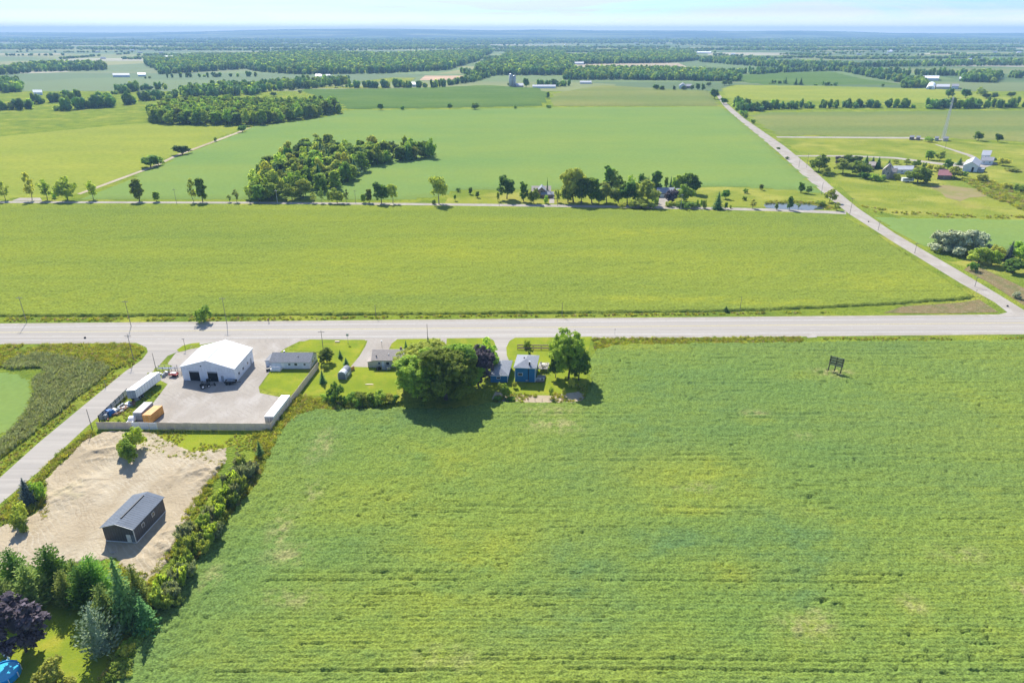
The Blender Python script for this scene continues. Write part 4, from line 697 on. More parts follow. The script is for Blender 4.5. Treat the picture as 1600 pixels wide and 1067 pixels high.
# ---- field trees
for a in ((236, 262, 243, 30, 'round_dark', 'rounded dark tree group on the field track, left lump'), (248, 259, 245, 18, 'round', 'lower lump of the tree group on the field track'), (285, 242, 227, 27, 'round_dark', 'wide dark tree alone on the field track'), (337, 221, 215, 6, 'bush_dark', 'tiny dark bush on the field track'), (379, 207, 196, 14, 'round_dark', 'small dark tree at the corner of the wood'),
          (595, 173, 162, 10, 'round_dark', 'dark round tree on the far field edge, first from the left'), (629, 173, 166, 7, 'round_dark', 'dark round tree on the far field edge, second from the left'), (703, 171, 162, 9, 'round_dark', 'dark round tree on the far field edge, third from the left'), (742, 172, 161, 13, 'round_dark', 'dark round tree on the far field edge, fourth from the left'), (805, 171, 165, 6, 'bush_dark', 'small bush on the far field edge'), (856, 154, 144, 6, 'oval_dark', 'small upright tree at the corner of the corn field'), (857, 170, 164, 9, 'bush_dark', 'small bush pair where the corn and grain fields meet'),
          (1025, 141, 132, 11, 'round_dark', 'dark tree left of the far farmstead, first'), (1034, 142, 134, 9, 'round_dark', 'dark tree left of the far farmstead, second'), (1053, 142, 134, 5, 'oval_dark', 'small dark tree at the far farmstead'), (1068, 142, 134, 8, 'round_dark', 'dark tree before the far farmhouse'), (1081, 141, 133, 7, 'oval_dark', 'dark tree right of the far farmhouse'), (1090, 141, 130, 8, 'oval_dark', 'tall dark tree right of the far farmhouse'), (1098, 142, 131, 7, 'oval_dark', 'dark tree at the right end of the far farmstead'), (1107, 135, 129, 8, 'round_dark', 'tree above the bend of the concession road'), (1116, 155, 139, 14, 'round_dark', 'dark tree beside the far end of the concession road'), (1131, 163, 153, 12, 'round_dark', 'dark tree just below the far bend of the concession road'),
          (1132, 134, 125, 10, 'round_dark', 'dark tree on the far field, left of two'), (1140, 134, 126, 8, 'round_dark', 'dark tree on the far field, right of two'), (1227, 132, 120, 7, 'spruce', 'dark evergreen on the far field, left'), (1243, 133, 121, 8, 'spruce', 'dark evergreen on the far field, middle'), (1251, 133, 121, 8, 'spruce', 'dark evergreen on the far field, right'), (1379, 136, 131, 5, 'bush_dark', 'tiny dark bush on the far field edge'), (428, 151, 144, 11, 'round_dark', 'small dark tree on the pale field beyond the wood'), (469, 146, 141, 7, 'bush_dark', 'tiny bush left of the corn field'),
          (524, 137, 123, 7, 'oval_dark', 'tall dark tree at the left end of the farm windbreak'), (535, 136, 121, 7, 'oval_dark', 'second tall tree at the left end of the farm windbreak'), (822, 138, 122, 10, 'round_dark', 'dark tree right of the silos'), (795, 134, 130, 6, 'bush_dark', 'bush left of the silos'), (920, 130, 122, 5, 'spruce', 'lone dark evergreen beyond the grain field'),
          (1482, 154, 138, 14, 'round_dark', 'dark tree right of the white quonset barn, left'), (1508, 154, 139, 15, 'round_dark', 'dark tree right of the white quonset barn, right'), (1532, 150, 137, 14, 'round', 'light tree in the far farm group'), (1541, 155, 146, 14, 'round_dark', 'dark bush at the front of the far farm group'), (1553, 155, 145, 10, 'round_dark', 'dark round tree at the right of the far farm group'), (1579, 152, 144, 12, 'round_dark', 'dark tree at the far right edge of the far farm group')):
    k = a[4]; T(k, a[0], a[1], a[2], a[3], a[5], 'bush' if 'bush' in k else 'tree')

def scatter_pts(poly_px, step, margin=0, jit=.45):
    q = W2(poly_px); xs = [a for a, _ in q]; ys = [b_ for _, b_ in q]
    X, Y = np.meshgrid(np.arange(min(xs), max(xs), step), np.arange(min(ys), max(ys), step)); X = X.ravel() + rng.uniform(-jit, jit, X.size) * step; Y = Y.ravel() + rng.uniform(-jit, jit, Y.size) * step
    k = inpoly(X, Y, q); return np.stack([X[k], Y[k]], 1)
wood = scatter_pts([(397, 316), (400, 290), (425, 272), (458, 250), (478, 236), (520, 236), (560, 243), (600, 246), (675, 240), (684, 249), (640, 253), (600, 257), (572, 264), (560, 277), (545, 292), (500, 305), (470, 317)], 9.3)
wood = wood[np.argsort(wood[:, 1])]
for i, (x, y) in enumerate(wood):
    k = rr.choice(['round', 'round_b', 'round_dark', 'oval', 'round', 'round_light', 'oval', 'spruce'] if i > 20 else ['round', 'round_b', 'round_light', 'oval'])
    f_ = i / len(wood); zn = 'at its road end' if f_ < .25 else 'in its lower middle' if f_ < .5 else 'in its upper middle' if f_ < .75 else 'at its far end'; look = {'round': 'full rounded', 'round_b': 'slightly narrower rounded', 'round_dark': 'dark rounded', 'oval': 'narrow oval', 'round_light': 'yellow-green', 'spruce': 'pointed dark spruce'}[k]
    T(k, 0, 0, 0, 0, look + ' tree of the long wood, ' + zn, 'tree', look + ' trees of the long wood, ' + zn, pos=Vector((x, y, 0)), H=rr.uniform(10, 17), Wd=rr.uniform(8, 13))
wood2 = scatter_pts([(236, 195), (232, 184), (262, 173), (330, 167), (400, 167), (470, 169), (528, 170), (536, 177), (505, 182), (470, 188), (430, 194), (400, 197)], 9.5)
wood2 = wood2[np.argsort(wood2[:, 1])]
NW = 38
for x, y in wood2[:NW]:
    T(rr.choice(['round', 'round_dark', 'round_b', 'oval']), 0, 0, 0, 0, ('left' if x < -380 else 'middle' if x < -260 else 'right') + '-hand edge tree of the broad wood behind the yellow hayfield', 'tree', 'edge trees of the broad wood, ' + ('left' if x < -380 else 'middle' if x < -260 else 'right'), pos=Vector((x, y, 0)), H=rr.uniform(12, 18), Wd=rr.uniform(9, 14))

# ---------------------------------------------------------------- vegetation as stuff (geometry nodes on points)
def protocol(name, meshes):
    c = bpy.data.collections.new(name)
    for i, me in enumerate(meshes): c.objects.link(bpy.data.objects.new(name + '_source', me))
    return c
def scatter(name, pts, coll, smin, smax, label, cat='wood', zs=None, kind='stuff'):
    me = bpy.data.meshes.new(name); V = np.zeros((len(pts), 3), np.float32); V[:, :2] = pts
    if zs is not None: V[:, 2] = zs
    me.vertices.add(len(V)); me.vertices.foreach_set('co', V.ravel()); me.update()
    o = link(name, me); ng = bpy.data.node_groups.new(name, 'GeometryNodeTree')
    ng.interface.new_socket('Geometry', in_out='INPUT', socket_type='NodeSocketGeometry'); ng.interface.new_socket('Geometry', in_out='OUTPUT', socket_type='NodeSocketGeometry')
    nd = ng.nodes; gi = nd.new('NodeGroupInput'); go = nd.new('NodeGroupOutput'); ip = nd.new('GeometryNodeInstanceOnPoints'); ci = nd.new('GeometryNodeCollectionInfo')
    ci.inputs['Collection'].default_value = coll; ci.inputs['Separate Children'].default_value = True; ci.inputs['Reset Children'].default_value = True
    rv = nd.new('FunctionNodeRandomValue'); rv.data_type = 'FLOAT_VECTOR'; rv.inputs[0].default_value = (0, 0, 0); rv.inputs[1].default_value = (0, 0, 6.283)
    sv = nd.new('FunctionNodeRandomValue'); sv.data_type = 'FLOAT_VECTOR'; sv.inputs[0].default_value = smin; sv.inputs[1].default_value = smax; sv.inputs['Seed'].default_value = 5
    l = ng.links; l.new(gi.outputs[0], ip.inputs['Points']); l.new(ci.outputs[0], ip.inputs['Instance']); ip.inputs['Pick Instance'].default_value = True
    l.new(rv.outputs[0], ip.inputs['Rotation']); l.new(sv.outputs[0], ip.inputs['Scale']); l.new(ip.outputs[0], go.inputs[0])
    md = o.modifiers.new('scatter', 'NODES'); md.node_group = ng
    return tag(o, label, cat, None, kind)
near_trees = protocol('wood_tree', [PROTO[k][2] for k in ('round', 'round_b', 'round_dark', 'oval')])
scatter('broad_wood', wood2[NW:], near_trees, (1.0, 1.0, 1.05), (1.4, 1.4, 1.45), 'broad mixed wood behind the yellow hayfield')
def far_tree(name, mat, seed, n=3):
    r = np.random.default_rng(seed); L_ = [((r.normal() * 2.2, r.normal() * 2.2, r.uniform(6, 9)), (r.uniform(3, 4.5), r.uniform(3, 4.5), r.uniform(3.5, 5))) for _ in range(n)] + [((0, 0, 4), (4, 4, 4.2))]
    return crown_mesh(name, L_, 130, 1.3, M[mat], core=.95)
far_trees = protocol('far_tree', [far_tree('far_tree_a', 'leaf_dark', 1), far_tree('far_tree_b', 'leaf', 2), far_tree('far_tree_c', 'leaf_dark', 4), far_tree('far_tree_d', 'needles', 6)])
def band(name, poly, step, label, s=1.0, h=1.0): return scatter(name, scatter_pts(poly, step), far_trees, (.8 * s, .8 * s, .75 * s * h), (1.25 * s, 1.25 * s, 1.35 * s * h), label)
def line_pts(pts, wpx, step):
    out_ = []
    for (a, b_), (c, d) in zip(pts, pts[1:]):
        A, B = P(a, b_), P(c, d); n = max(1, int((B - A).length / step))
        for i in range(n):
            q = A.lerp(B, (i + rr.random()) / n); out_.append((q.x + rr.uniform(-1, 1) * wpx, q.y + rr.uniform(-1, 1) * wpx)) if rr.random() > .12 else None
    return np.array(out_)
def treeline(name, pts, w_, step, label, s=1.0): return scatter(name, line_pts(pts, w_, step * .55), far_trees, (.4 * s, .4 * s, .4 * s), (1.05 * s, 1.05 * s, 1.15 * s), label)
treeline('hedgerow', [(1155, 174), (1200, 171), (1270, 169), (1340, 168), (1424, 168.5)], 7, 4.5, 'dark dense hedgerow of trees crossing the fields right of the concession road', .85)
treeline('hedgerow', [(1152, 165), (1162, 172), (1185, 174)], 7, 4.0, 'clump of dark trees at the left end of the long hedgerow', 1.0)
treeline('hedgerow', [(1436, 170), (1480, 169), (1540, 168.5), (1600, 168), (1900, 166)], 8, 4.5, 'dark hedgerow of trees continuing to the right frame edge', 1.0)
treeline('farm_windbreak', [(832, 136), (884, 135)], 9, 4.5, 'dark evergreen windbreak beside the silos', 1.0)
treeline('farm_windbreak', [(542, 137), (600, 137.5), (618, 136), (640, 138), (680, 138), (690, 136)], 9, 7, 'broken row of dark windbreak trees above the corn field', 1.1)
treeline('field_hedge', [(682, 135), (700, 133), (740, 127), (770, 118)], 10, 8, 'dark hedge running up from the windbreak to the far wood', 1.0)
treeline('field_hedge', [(1270, 133.5), (1312, 134.5)], 6, 6, 'low dark hedge on the far field', .6)
treeline('field_hedge', [(1204, 132), (1225, 131)], 6, 6, 'low dark hedge left of the three dark evergreens', .6)
band('far_wood', [(225, 100), (330, 92), (480, 84), (600, 88), (740, 83), (770, 82), (748, 95), (700, 110), (600, 115), (470, 117), (400, 112), (385, 108), (250, 117), (243, 110)], 14, 'long blue-green wood across the middle distance, left of centre', 1.2)
band('far_wood', [(742, 113), (760, 101), (800, 86), (870, 84), (892, 92), (960, 86), (1080, 84), (1090, 95), (1040, 99), (893, 101), (897, 109), (885, 118), (745, 118)], 14, 'blue-green wood in the middle distance above the silos', 1.2)
band('far_wood', [(882, 125), (884, 113), (940, 110), (1060, 112), (1155, 120), (1156, 128), (1060, 126), (960, 125)], 11, 'dark band of wood beyond the grain field')
band('far_wood', [(1086, 97), (1170, 96), (1200, 100), (1350, 104), (1440, 101), (1600, 97), (1900, 92), (1900, 95), (1600, 103), (1400, 105), (1300, 107), (1200, 106)], 18, 'dark wooded belt across the right of the middle distance', 1.1)
treeline('far_hedgerow', [(1168, 114), (1250, 112.5), (1300, 111), (1322, 112), (1345, 117), (1370, 122), (1405, 128), (1440, 134)], 12, 7, 'dark hedgerow curving down to the white quonset farm', 1.2)
treeline('far_hedgerow', [(1340, 115), (1400, 118), (1480, 118), (1540, 121), (1600, 122), (1900, 128)], 22, 6, 'dark belt of trees above the white quonset farm', 1.3)
band('far_wood', [(1408, 138), (1415, 130), (1440, 127), (1447, 134), (1444, 138)], 9, 'small dark wood left of the white quonset barn', .9)
band('far_wood', [(1500, 128), (1520, 120), (1560, 122), (1554, 130)], 10, 'small dark wood above the right-hand far farm', 1.1)
treeline('far_hedgerow', [(1090, 113), (1130, 114), (1180, 117), (1240, 113)], 12, 8, 'thin line of trees linking the far woods', 1.0)
# left background
band('far_wood', [(-300, 120), (0, 112), (60, 104), (160, 103), (172, 110), (60, 113), (0, 118)], 18, 'blue wooded belt in the left distance', 1.2)
band('far_wood', [(-60, 145), (0, 134), (34, 132), (36, 144), (0, 146)], 12, 'dark wood at the left frame edge', 1.1)
treeline('far_hedgerow', [(55, 163), (100, 158), (120, 155)], 9, 6, 'dark row of trees in the left fields, upper', 1.1)
treeline('far_hedgerow', [(-60, 180), (10, 172), (50, 170)], 9, 6, 'dark row of trees in the left fields, lower left', 1.1)
treeline('far_hedgerow', [(85, 174), (130, 170), (165, 168), (172, 162)], 9, 5, 'dark row of trees in the left fields, lower right', 1.3)
treeline('far_hedgerow', [(180, 165), (212, 163)], 10, 5, 'dark clump left of the broad wood', 1.3)
treeline('far_hedgerow', [(178, 148), (215, 141), (258, 139)], 11, 6, 'tree row above the left clump', 1.1)
treeline('far_hedgerow', [(212, 158), (270, 154), (340, 147), (400, 145)], 16, 7, 'tree row running right behind the broad wood', 1.2)
band('far_wood', [(275, 148), (340, 138), (400, 136), (480, 130), (545, 128), (545, 133), (480, 139), (430, 143), (400, 150), (330, 152)], 15, 'broken wooded strip behind the broad wood', 1.0)
treeline('far_hedgerow', [(222, 123), (300, 121), (400, 120)], 12, 16, 'thin line of trees across the left plain', .9)
treeline('far_hedgerow', [(740, 120), (720, 113)], 9, 9, 'row of trees at the corner of the middle wood', 1.0)
# beyond: woods thrown over the plain where the land is wooded
def plain_woods(name, y0, y1, step, thr, s, label, sx, sy, seed):
    xs = []; X, Y = np.meshgrid(np.arange(-y1 * .95, y1 * .95, step), np.arange(y0, y1, step)); X = X.ravel() + rng.uniform(-.5, .5, X.size) * step; Y = Y.ravel() + rng.uniform(-.5, .5, Y.size) * step
    f = fbm(X / sx, Y / sy, 1, 4, seed); edge = np.abs(((X + .13 * Y) / 700) % 1 - .5) > .487; edge2 = np.abs(((Y - .13 * X) / 520) % 1 - .5) > .484
    k = (np.abs(X) < .84 * Y + 200) & ((f > thr) | (edge & (vn(X, Y, 180, 77) > .68)) | (edge2 & (vn(X, Y, 200, 78) >.66))); return scatter(name, np.stack([X[k], Y[k]], 1), far_trees, (.8 * s, .8 * s, .45 * s), (1.3 * s, 1.3 * s, .75 * s), label)
plain_woods('distant_woods', 2900, 4300, 18, .63, 1.15, 'blue-green woods and hedges scattered over the plain', 700, 240, 5)
plain_woods('distant_woods', 4300, 7200, 32, .575, 1.6, 'hazy woods far out on the plain', 1500, 330, 9)
plain_woods('distant_woods', 7200, 12500, 56, .545, 2.4, 'faint blue woods below the skyline hills', 2600, 600, 12)

# tall reeds, weeds and verge plants
def tuft(name, H, Wd, n, mat, wdt=.05, seed=1, lean=.5):
    r = np.random.default_rng(seed); a = r.uniform(0, 6.283, n); rad = r.random(n) ** .6 * Wd / 2; bx = rad * np.cos(a); by = rad * np.sin(a); h = H * r.uniform(.55, 1, n); lx = r.normal(size=n) * lean * .5 * H + .15 * H; ly = r.normal(size=n) * lean * .5 * H
    t = r.uniform(0, 6.283, n); wx = np.cos(t) * wdt; wy = np.sin(t) * wdt
    V = np.stack([np.stack([bx - wx, by - wy, 0 * h], 1), np.stack([bx + wx, by + wy, 0 * h], 1), np.stack([bx + lx * .6 + wx * .8, by + ly * .6 + wy * .8, h * .75], 1), np.stack([bx + lx, by + ly, h], 1)], 1).reshape(-1, 3)
    return mesh_np(name, V, np.arange(4 * n).reshape(n, 4), M[mat])
reeds = protocol('reed_tuft', [tuft('reed_a', 2.3, 1.1, 46, 'reed', .05, 1), tuft('reed_b', 2.0, 1.1, 46, 'reed', .05, 2), tuft('reed_c', 1.7, 1.2, 40, 'weed_dark', .05, 3)])
weeds = protocol('weed_tuft', [tuft('weed_a', .9, 1.0, 44, 'weed', .07, 4, .8), tuft('weed_b', .8, 1.0, 44, 'weed_dark', .07, 5, .8), tuft('weed_c', .7, 1.0, 40, 'weed', .08, 6, .9), tuft('weed_d', .7, .9, 36, 'straw', .05, 7, .8)])
def tufts(name, poly, step, coll, s0, s1, label, cat='weeds', thin=0.0):
    p = scatter_pts(poly, step); 
    if thin: p = p[vn(p[:, 0], p[:, 1], 4, 3) > thin]
    return scatter(name, p, coll, (s0,) * 3, (s1,) * 3, label, cat)
tufts('reed_bed', [(5, 573), (30, 558), (60, 553), (110, 560), (140, 566), (176, 575), (160, 592), (120, 622), (100, 640), (60, 672), (0, 718), (-160, 800), (-160, 740), (0, 690), (25, 668), (44, 640), (54, 615), (50, 590), (70, 584), (66, 574), (20, 578)], .75, reeds, .45, .85, 'dense grey-green reed bed between the round-edged field and the side lane', 'reeds')
tufts('lot_weeds', [(168, 672), (240, 674), (310, 672), (402, 674), (402, 700), (352, 716), (345, 730), (300, 718), (268, 716), (228, 706), (222, 690)], .9, weeds, .3, .8, 'rough grass creeping over the top of the bare soil lot', thin=.45)
tufts('lot_weeds', [(0, 800), (60, 780), (80, 790), (70, 812), (40, 826), (0, 834)], .9, weeds, .4, 1.0, 'rough weeds at the left corner of the bare soil lot', thin=.4)
tufts('lot_weeds', [(0, 884), (110, 872), (185, 864), (240, 902), (200, 905), (120, 892), (0, 906)], 1.0, weeds, .3, .9, 'thin weeds between the bare soil lot and the evergreens', thin=.55)
tufts('lot_weeds', [(352, 716), (330, 770), (300, 830), (268, 885), (240, 925), (225, 915), (262, 860), (290, 800), (322, 750), (340, 715)], .9, weeds, .4, 1.3, 'weeds spreading from the willow shrubs onto the bare soil', thin=.45)
tufts('garden_weeds', [(768, 622), (800, 614), (860, 617), (900, 600), (916, 604), (914, 622), (895, 630), (840, 630), (775, 629)], .9, weeds, .4, 1.0, 'straggly weeds and dry stalks along the garden soil below the blue house', thin=.5)
tufts('weed_patch', [(-200, 545), (0, 540), (200, 538), (226, 545), (215, 560), (180, 578), (140, 570), (110, 562), (60, 552), (20, 566), (0, 576), (-200, 600)], .95, weeds, .7, 1.5, 'yellow-green weeds in the corner between the main road and the side lane', thin=.2)
tufts('weed_verge', [(180, 578), (222, 558), (228, 552), (205, 574), (130, 630), (60, 690), (0, 742), (0, 722), (60, 676), (120, 626)], 1.0, weeds, .4, .9, 'grassy verge on the far side of the side lane', thin=.3)
tufts('weed_verge', [(140, 672), (152, 676), (128, 694), (102, 718), (70, 748), (66, 790), (30, 812), (0, 820), (0, 796), (40, 760), (62, 738), (100, 704)], .85, weeds, .7, 1.5, 'weedy verge between the side lane and the bare soil lot')
tufts('weed_border', [(428, 668), (455, 632), (470, 618), (520, 628), (600, 636), (520, 642), (480, 645), (455, 658), (438, 678), (425, 706), (402, 712), (398, 680), (412, 676)], .8, weeds, .8, 1.7, 'bright yellow-green weeds outside the tan board fence')
tufts('weed_border', [(402, 712), (425, 704), (402, 757), (334, 848), (262, 936), (240, 935), (300, 860), (350, 790), (380, 740)], .95, weeds, .7, 1.5, 'weeds at the foot of the willow shrub row')
tufts('weed_border', [(262, 932), (215, 1003), (180, 1067), (150, 1067), (200, 1000), (238, 945)], .8, weeds, .6, 1.3, 'weeds between the soybean edge and the bank bushes')
tufts('weed_border', [(925, 529), (1250, 527), (1256, 530), (1250, 536), (1050, 540), (950, 542), (930, 548)], .9, weeds, .6, 1.3, 'weedy ditch between the soybeans and the main road', thin=.2)
tufts('weed_border', [(1285, 527), (1600, 527), (1800, 527), (1800, 533), (1600, 533), (1290, 534)], 1.0, weeds, .4, .9, 'drier ditch grass beside the main road at the right', thin=.4)
tufts('weed_border', [(-200, 498), (0, 497), (400, 496), (700, 493.5), (1000, 491.5), (1300, 486), (1300, 489), (1000, 493.5), (700, 496), (400, 501), (0, 503), (-200, 504)], 1.3, weeds, .6, 1.3, 'rough grass between the bean field and the main road', thin=.4)
tufts('weed_border', [(232, 588), (236, 581), (160, 650), (150, 660), (190, 632)], .8, weeds, .3, .8, 'long grass between the side lane and the scrap rack', thin=.3)
tufts('weed_border', [(170, 655), (215, 628), (252, 602), (262, 604), (225, 640), (205, 660), (180, 664)], 1.0, weeds, .3, .8, 'grass under the white trailer and the scrap pile', thin=.45)
tufts('weed_border', [(1500, 280), (1540, 282), (1600, 300), (1640, 330), (1600, 330), (1540, 306)], 2.2, weeds, 1.2, 2.6, 'yellow scrub weeds at the right edge of the farm pasture', thin=.4)
tufts('weed_border', [(1195, 316), (1240, 315), (1285, 318), (1305, 326), (1290, 328), (1286, 321), (1240, 317.5), (1195, 319)], 1.4, weeds, .9, 2.0, 'reeds round the far bank of the pond')
tufts('weed_border', [(1345, 322), (1400, 330), (1500, 336), (1600, 338), (1600, 342), (1480, 340), (1360, 332)], 2.0, weeds, .8, 1.8, 'scrubby ditch between the pasture and the blue-green crop', thin=.5)
for q in ([(500, 600), (1, 1)],): pass

# ---------------------------------------------------------------- buildings and man-made things
def place(FL, FR, BR, name, label, cat, group=None, z=0.03):
    O = Vector((FL.x, FL.y, 0)); e = empty(name, (O.x, O.y, z), 0, label, cat, group); f, W, D = frame(O, Vector((FR.x, FR.y, 0)), Vector((BR.x, BR.y, 0))); return e, f, W, D
def gable(e, f, W, D, H, RH, axis, wall, roof, over=.35, rt=.14, ridge=None, ribs=0, ribmat=None):
    """axis 'b': ridge runs front to back (gable faces the front); 'a': ridge runs left to right"""
    mb = MB()
    if axis == 'b':
        mb.prism([f(0, 0, 0), f(W, 0, 0), f(W, 0, H), f(W / 2, 0, RH), f(0, 0, H)], [f(0, D, 0), f(W, D, 0), f(W, D, H), f(W / 2, D, RH), f(0, D, H)])
    else:
        mb.prism([f(0, 0, 0), f(0, D, 0), f(0, D, H), f(0, D / 2, RH), f(0, 0, H)], [f(W, 0, 0), f(W, D, 0), f(W, D, H), f(W, D / 2, RH), f(W, 0, H)])
    mb.build('wall', wall, e)
    sl = (RH - H) / ((W if axis == 'b' else D) / 2); g = .01; o = over; low = H - sl * o
    r = MB()
    if axis == 'b':
        for s in (0, 1):
            x0 = -o if s == 0 else W + o
            lo = [f(x0, -o, low + g), f(W / 2, -o, RH + g), f(W / 2, -o, RH + g + rt), f(x0, -o, low + g + rt)]; hi = [f(x0, D + o, low + g), f(W / 2, D + o, RH + g), f(W / 2, D + o, RH + g + rt), f(x0, D + o, low + g + rt)]
            r.prism(lo, hi) if s else r.prism(hi, lo)
    else:
        for s in (0, 1):
            y0 = -o if s == 0 else D + o
            lo = [f(-o, y0, low + g), f(-o, D / 2, RH + g), f(-o, D / 2, RH + g + rt), f(-o, y0, low + g + rt)]; hi = [f(W + o, y0, low + g), f(W + o, D / 2, RH + g), f(W + o, D / 2, RH + g + rt), f(W + o, y0, low + g + rt)]
            r.prism(hi, lo) if s else r.prism(lo, hi)
    ro = r.build('roof', roof, e)
    if ribs and axis == 'b':
        k = MB()
        for i in range(int((D + 2 * o) / ribs)):
            y = -o + .2 + i * ribs
            for x0, x1, z0, z1 in ((-o, W / 2, low, RH), (W / 2, W + o, RH, low)): z0 += g + rt; z1 += g + rt; k.hexa([f(x0, y, z0 - .01), f(x1, y, z1 - .01), f(x1, y + .06, z1 - .01), f(x0, y + .06, z0 - .01), f(x0, y, z0 + .04), f(x1, y, z1 + .04), f(x1, y + .06, z1 + .04), f(x0, y + .06, z0 + .04)])
        k.build('roof_ribs', ribmat, ro)['kind'] = 'stuff'
    if ridge:
        t0, t1, mt = ridge; k = MB()
        if axis == 'b': k.hexa([f(W / 2 - .22, t0, RH + rt - .02), f(W / 2 + .22, t0, RH + rt - .02), f(W / 2 + .22, t1, RH + rt - .02), f(W / 2 - .22, t1, RH + rt - .02), f(W / 2 - .1, t0, RH + rt + .16), f(W / 2 + .1, t0, RH + rt + .16), f(W / 2 + .1, t1, RH + rt + .16), f(W / 2 - .1, t1, RH + rt + .16)])
        else: k.box(f, t0, t1, D / 2 - .2, D / 2 + .2, RH + rt - .03, RH + rt + .1)
        k.build('ridge_vent', mt, ro)
    return ro
def winF(e, f, a0, a1, z0, z1, frame_mat=None, b=0.0, pane=None):     # window on the front face
    w_ = MB().box(f, a0, a1, b - .06, b + .02, z0, z1).build('window', frame_mat or M['white_trim'], e); MB().box(f, a0 + .09, a1 - .09, b - .075, b - .055, z0 + .09, z1 - .09).build('pane', pane or M['glass'], w_); return w_
def winR(e, f, a, b0, b1, z0, z1, frame_mat=None):                   # on the right-hand side face
    w_ = MB().box(f, a - .02, a + .06, b0, b1, z0, z1).build('window', frame_mat or M['white_trim'], e); MB().box(f, a + .055, a + .075, b0 + .09, b1 - .09, z0 + .09, z1 - .09).build('pane', M['glass'], w_)
def wheel(mb, c, r, wdt, ax): mb.tube(Vector(c) - ax * wdt / 2, Vector(c) + ax * wdt / 2, r, r, 14)

# white workshop
e, f, W, D = place(P(287, 594), P(369.4, 597.5), P(392.8, 569.5), 'workshop', 'large white gable-roofed workshop with two open bays, inside shade painted black', 'workshop')
D = 15.0
ro = gable(e, f, W, D, 4.7, 7.2, 'b', M['white_wall'], M['white_roof'], .3, .16, (1.5, D + .2, M['steel']), .95, M['white_wall'])
for a0 in (2.35, 8.3):
    d = MB().box(f, a0, a0 + 3.3, -.03, .02, .02, 3.45).build('bay_shade_panel', M['dark'], e)  # black panel on the solid wall, painting the shade inside the open bay
    MB().box(f, a0 - .15, a0, -.07, .02, 0, 3.6).box(f, a0 + 3.3, a0 + 3.45, -.07, .02, 0, 3.6).box(f, a0, a0 + 3.3, -.07, .02, 3.45, 3.6).build('door_frame', M['white_trim'], d)
    MB().box(f, a0 + .1, a0 + 3.2, -.05, -.03, 3.0, 3.4).build('rolled_shutter', M['grey_paint'], d)
MB().box(f, 6.4, 6.8, -.16, .01, 5.1, 5.35).build('wall_lamp', M['black_metal'], e)
d = MB().box(f, 12.5, 13.4, -.05, .01, .05, 2.1).build('door', M['grey_paint'], e)
for b0 in (2.2, 5.6, 9.5): winR(e, f, W, b0, b0 + 1.1, 1.3, 2.3)
MB().box(f, W - .01, W + .06, 12.2, 13.2, .1, 2.2).build('side_door', M['grey_paint'], e)
mb = MB()
for k in range(19): mb.box(f, .1 + k * .93, .14 + k * .93, -.025, .0, 3.7, 4.68)
mb.build('siding_ribs', M['steel'], e)['kind'] = 'stuff'
MB().box(f, -.32, -.2, 0, D, 4.45, 4.6).build('gutter', M['steel'], e); MB().box(f, W + .2, W + .32, 0, D, 4.45, 4.6).build('gutter', M['steel'], e)
# things before the workshop
def wagon(name, p, rz, L_, Wd, mat, label, cat, load=None):
    e = empty(name, (p.x, p.y, .035), rz, label, cat); fr = ID
    MB().box(fr, -L_ / 2, L_ / 2, -Wd / 2, Wd / 2, .7, .85).box(fr, -L_ / 2, L_ / 2, -Wd / 2, -Wd / 2 + .08, .85, 1.2).box(fr, -L_ / 2, L_ / 2, Wd / 2 - .08, Wd / 2, .85, 1.2).build('bed', mat, e)
    for sx in (-.3, -.05):
        for sy in (-1, 1): mb = MB(); wheel(mb, (L_ * sx, sy * Wd * .42, .38), .38, .22, Vector((0, 1, 0))); mb.build('wheel', M['tyre'], e)
    MB().box(fr, L_ / 2, L_ / 2 + 1.3, -.07, .07, .6, .72).build('tongue', M['black_metal'], e)
    if load: MB().box(fr, -L_ * .3, L_ * .2, -Wd * .3, Wd * .3, .85, 1.35).box(fr, L_ * .2, L_ * .38, -Wd * .2, Wd * .25, .85, 1.15).build('load', load, e)
    return e
e = empty('tractor', (P(319, 606).x, P(319, 606).y, .035), R(35), 'small dark tractor parked in the shade before the workshop doors', 'tractor')
MB().box(ID, .2, 1.7, -.35, .35, .75, 1.25).box(ID, 1.7, 1.85, -.25, .25, .6, 1.1).build('hood', M['black_metal'], e)
MB().box(ID, -.6, .2, -.45, .45, .7, .95).build('chassis', M['grey_paint'], e)
MB().box(ID, -.55, .1, -.4, .4, 2.0, 2.1).box(ID, -.5, -.44, -.38, -.32, .9, 2.0).box(ID, -.5, -.44, .32, .38, .9, 2.0).box(ID, .04, .1, -.38, -.32, .9, 2.0).box(ID, .04, .1, .32, .38, .9, 2.0).build('roll_frame', M['black_metal'], e)
MB().box(ID, -.45, .0, -.25, .25, .95, 1.15).box(ID, -.5, -.4, -.25, .25, 1.1, 1.6).build('seat', M['dark'], e)
for x, r_, yy in ((-.4, .68, .62), (1.3, .42, .5)):
    for sy in (-1, 1):
        mb = MB(); wheel(mb, (x, sy * yy, r_), r_, .32, Vector((0, 1, 0))); wh = mb.build('wheel', M['tyre'], e)
        mb = MB(); wheel(mb, (x, sy * (yy + .01), r_), r_ * .5, .34, Vector((0, 1, 0))); mb.build('rim', M['white_trim'], wh)
MB().tube((1.8, .3, .5), (3.1, .3, .25), .06).tube((1.8, -.3, .5), (3.1, -.3, .25), .06).box(ID, 3.0, 3.3, -.7, .7, .05, .55).build('loader', M['black_metal'], e)
wagon('flatbed_trailer', P(361, 600), R(3), 3.6, 1.6, M['black_metal'], 'low flatbed trailer loaded with grey gear at the right workshop corner', 'trailer', M['grey_paint'])
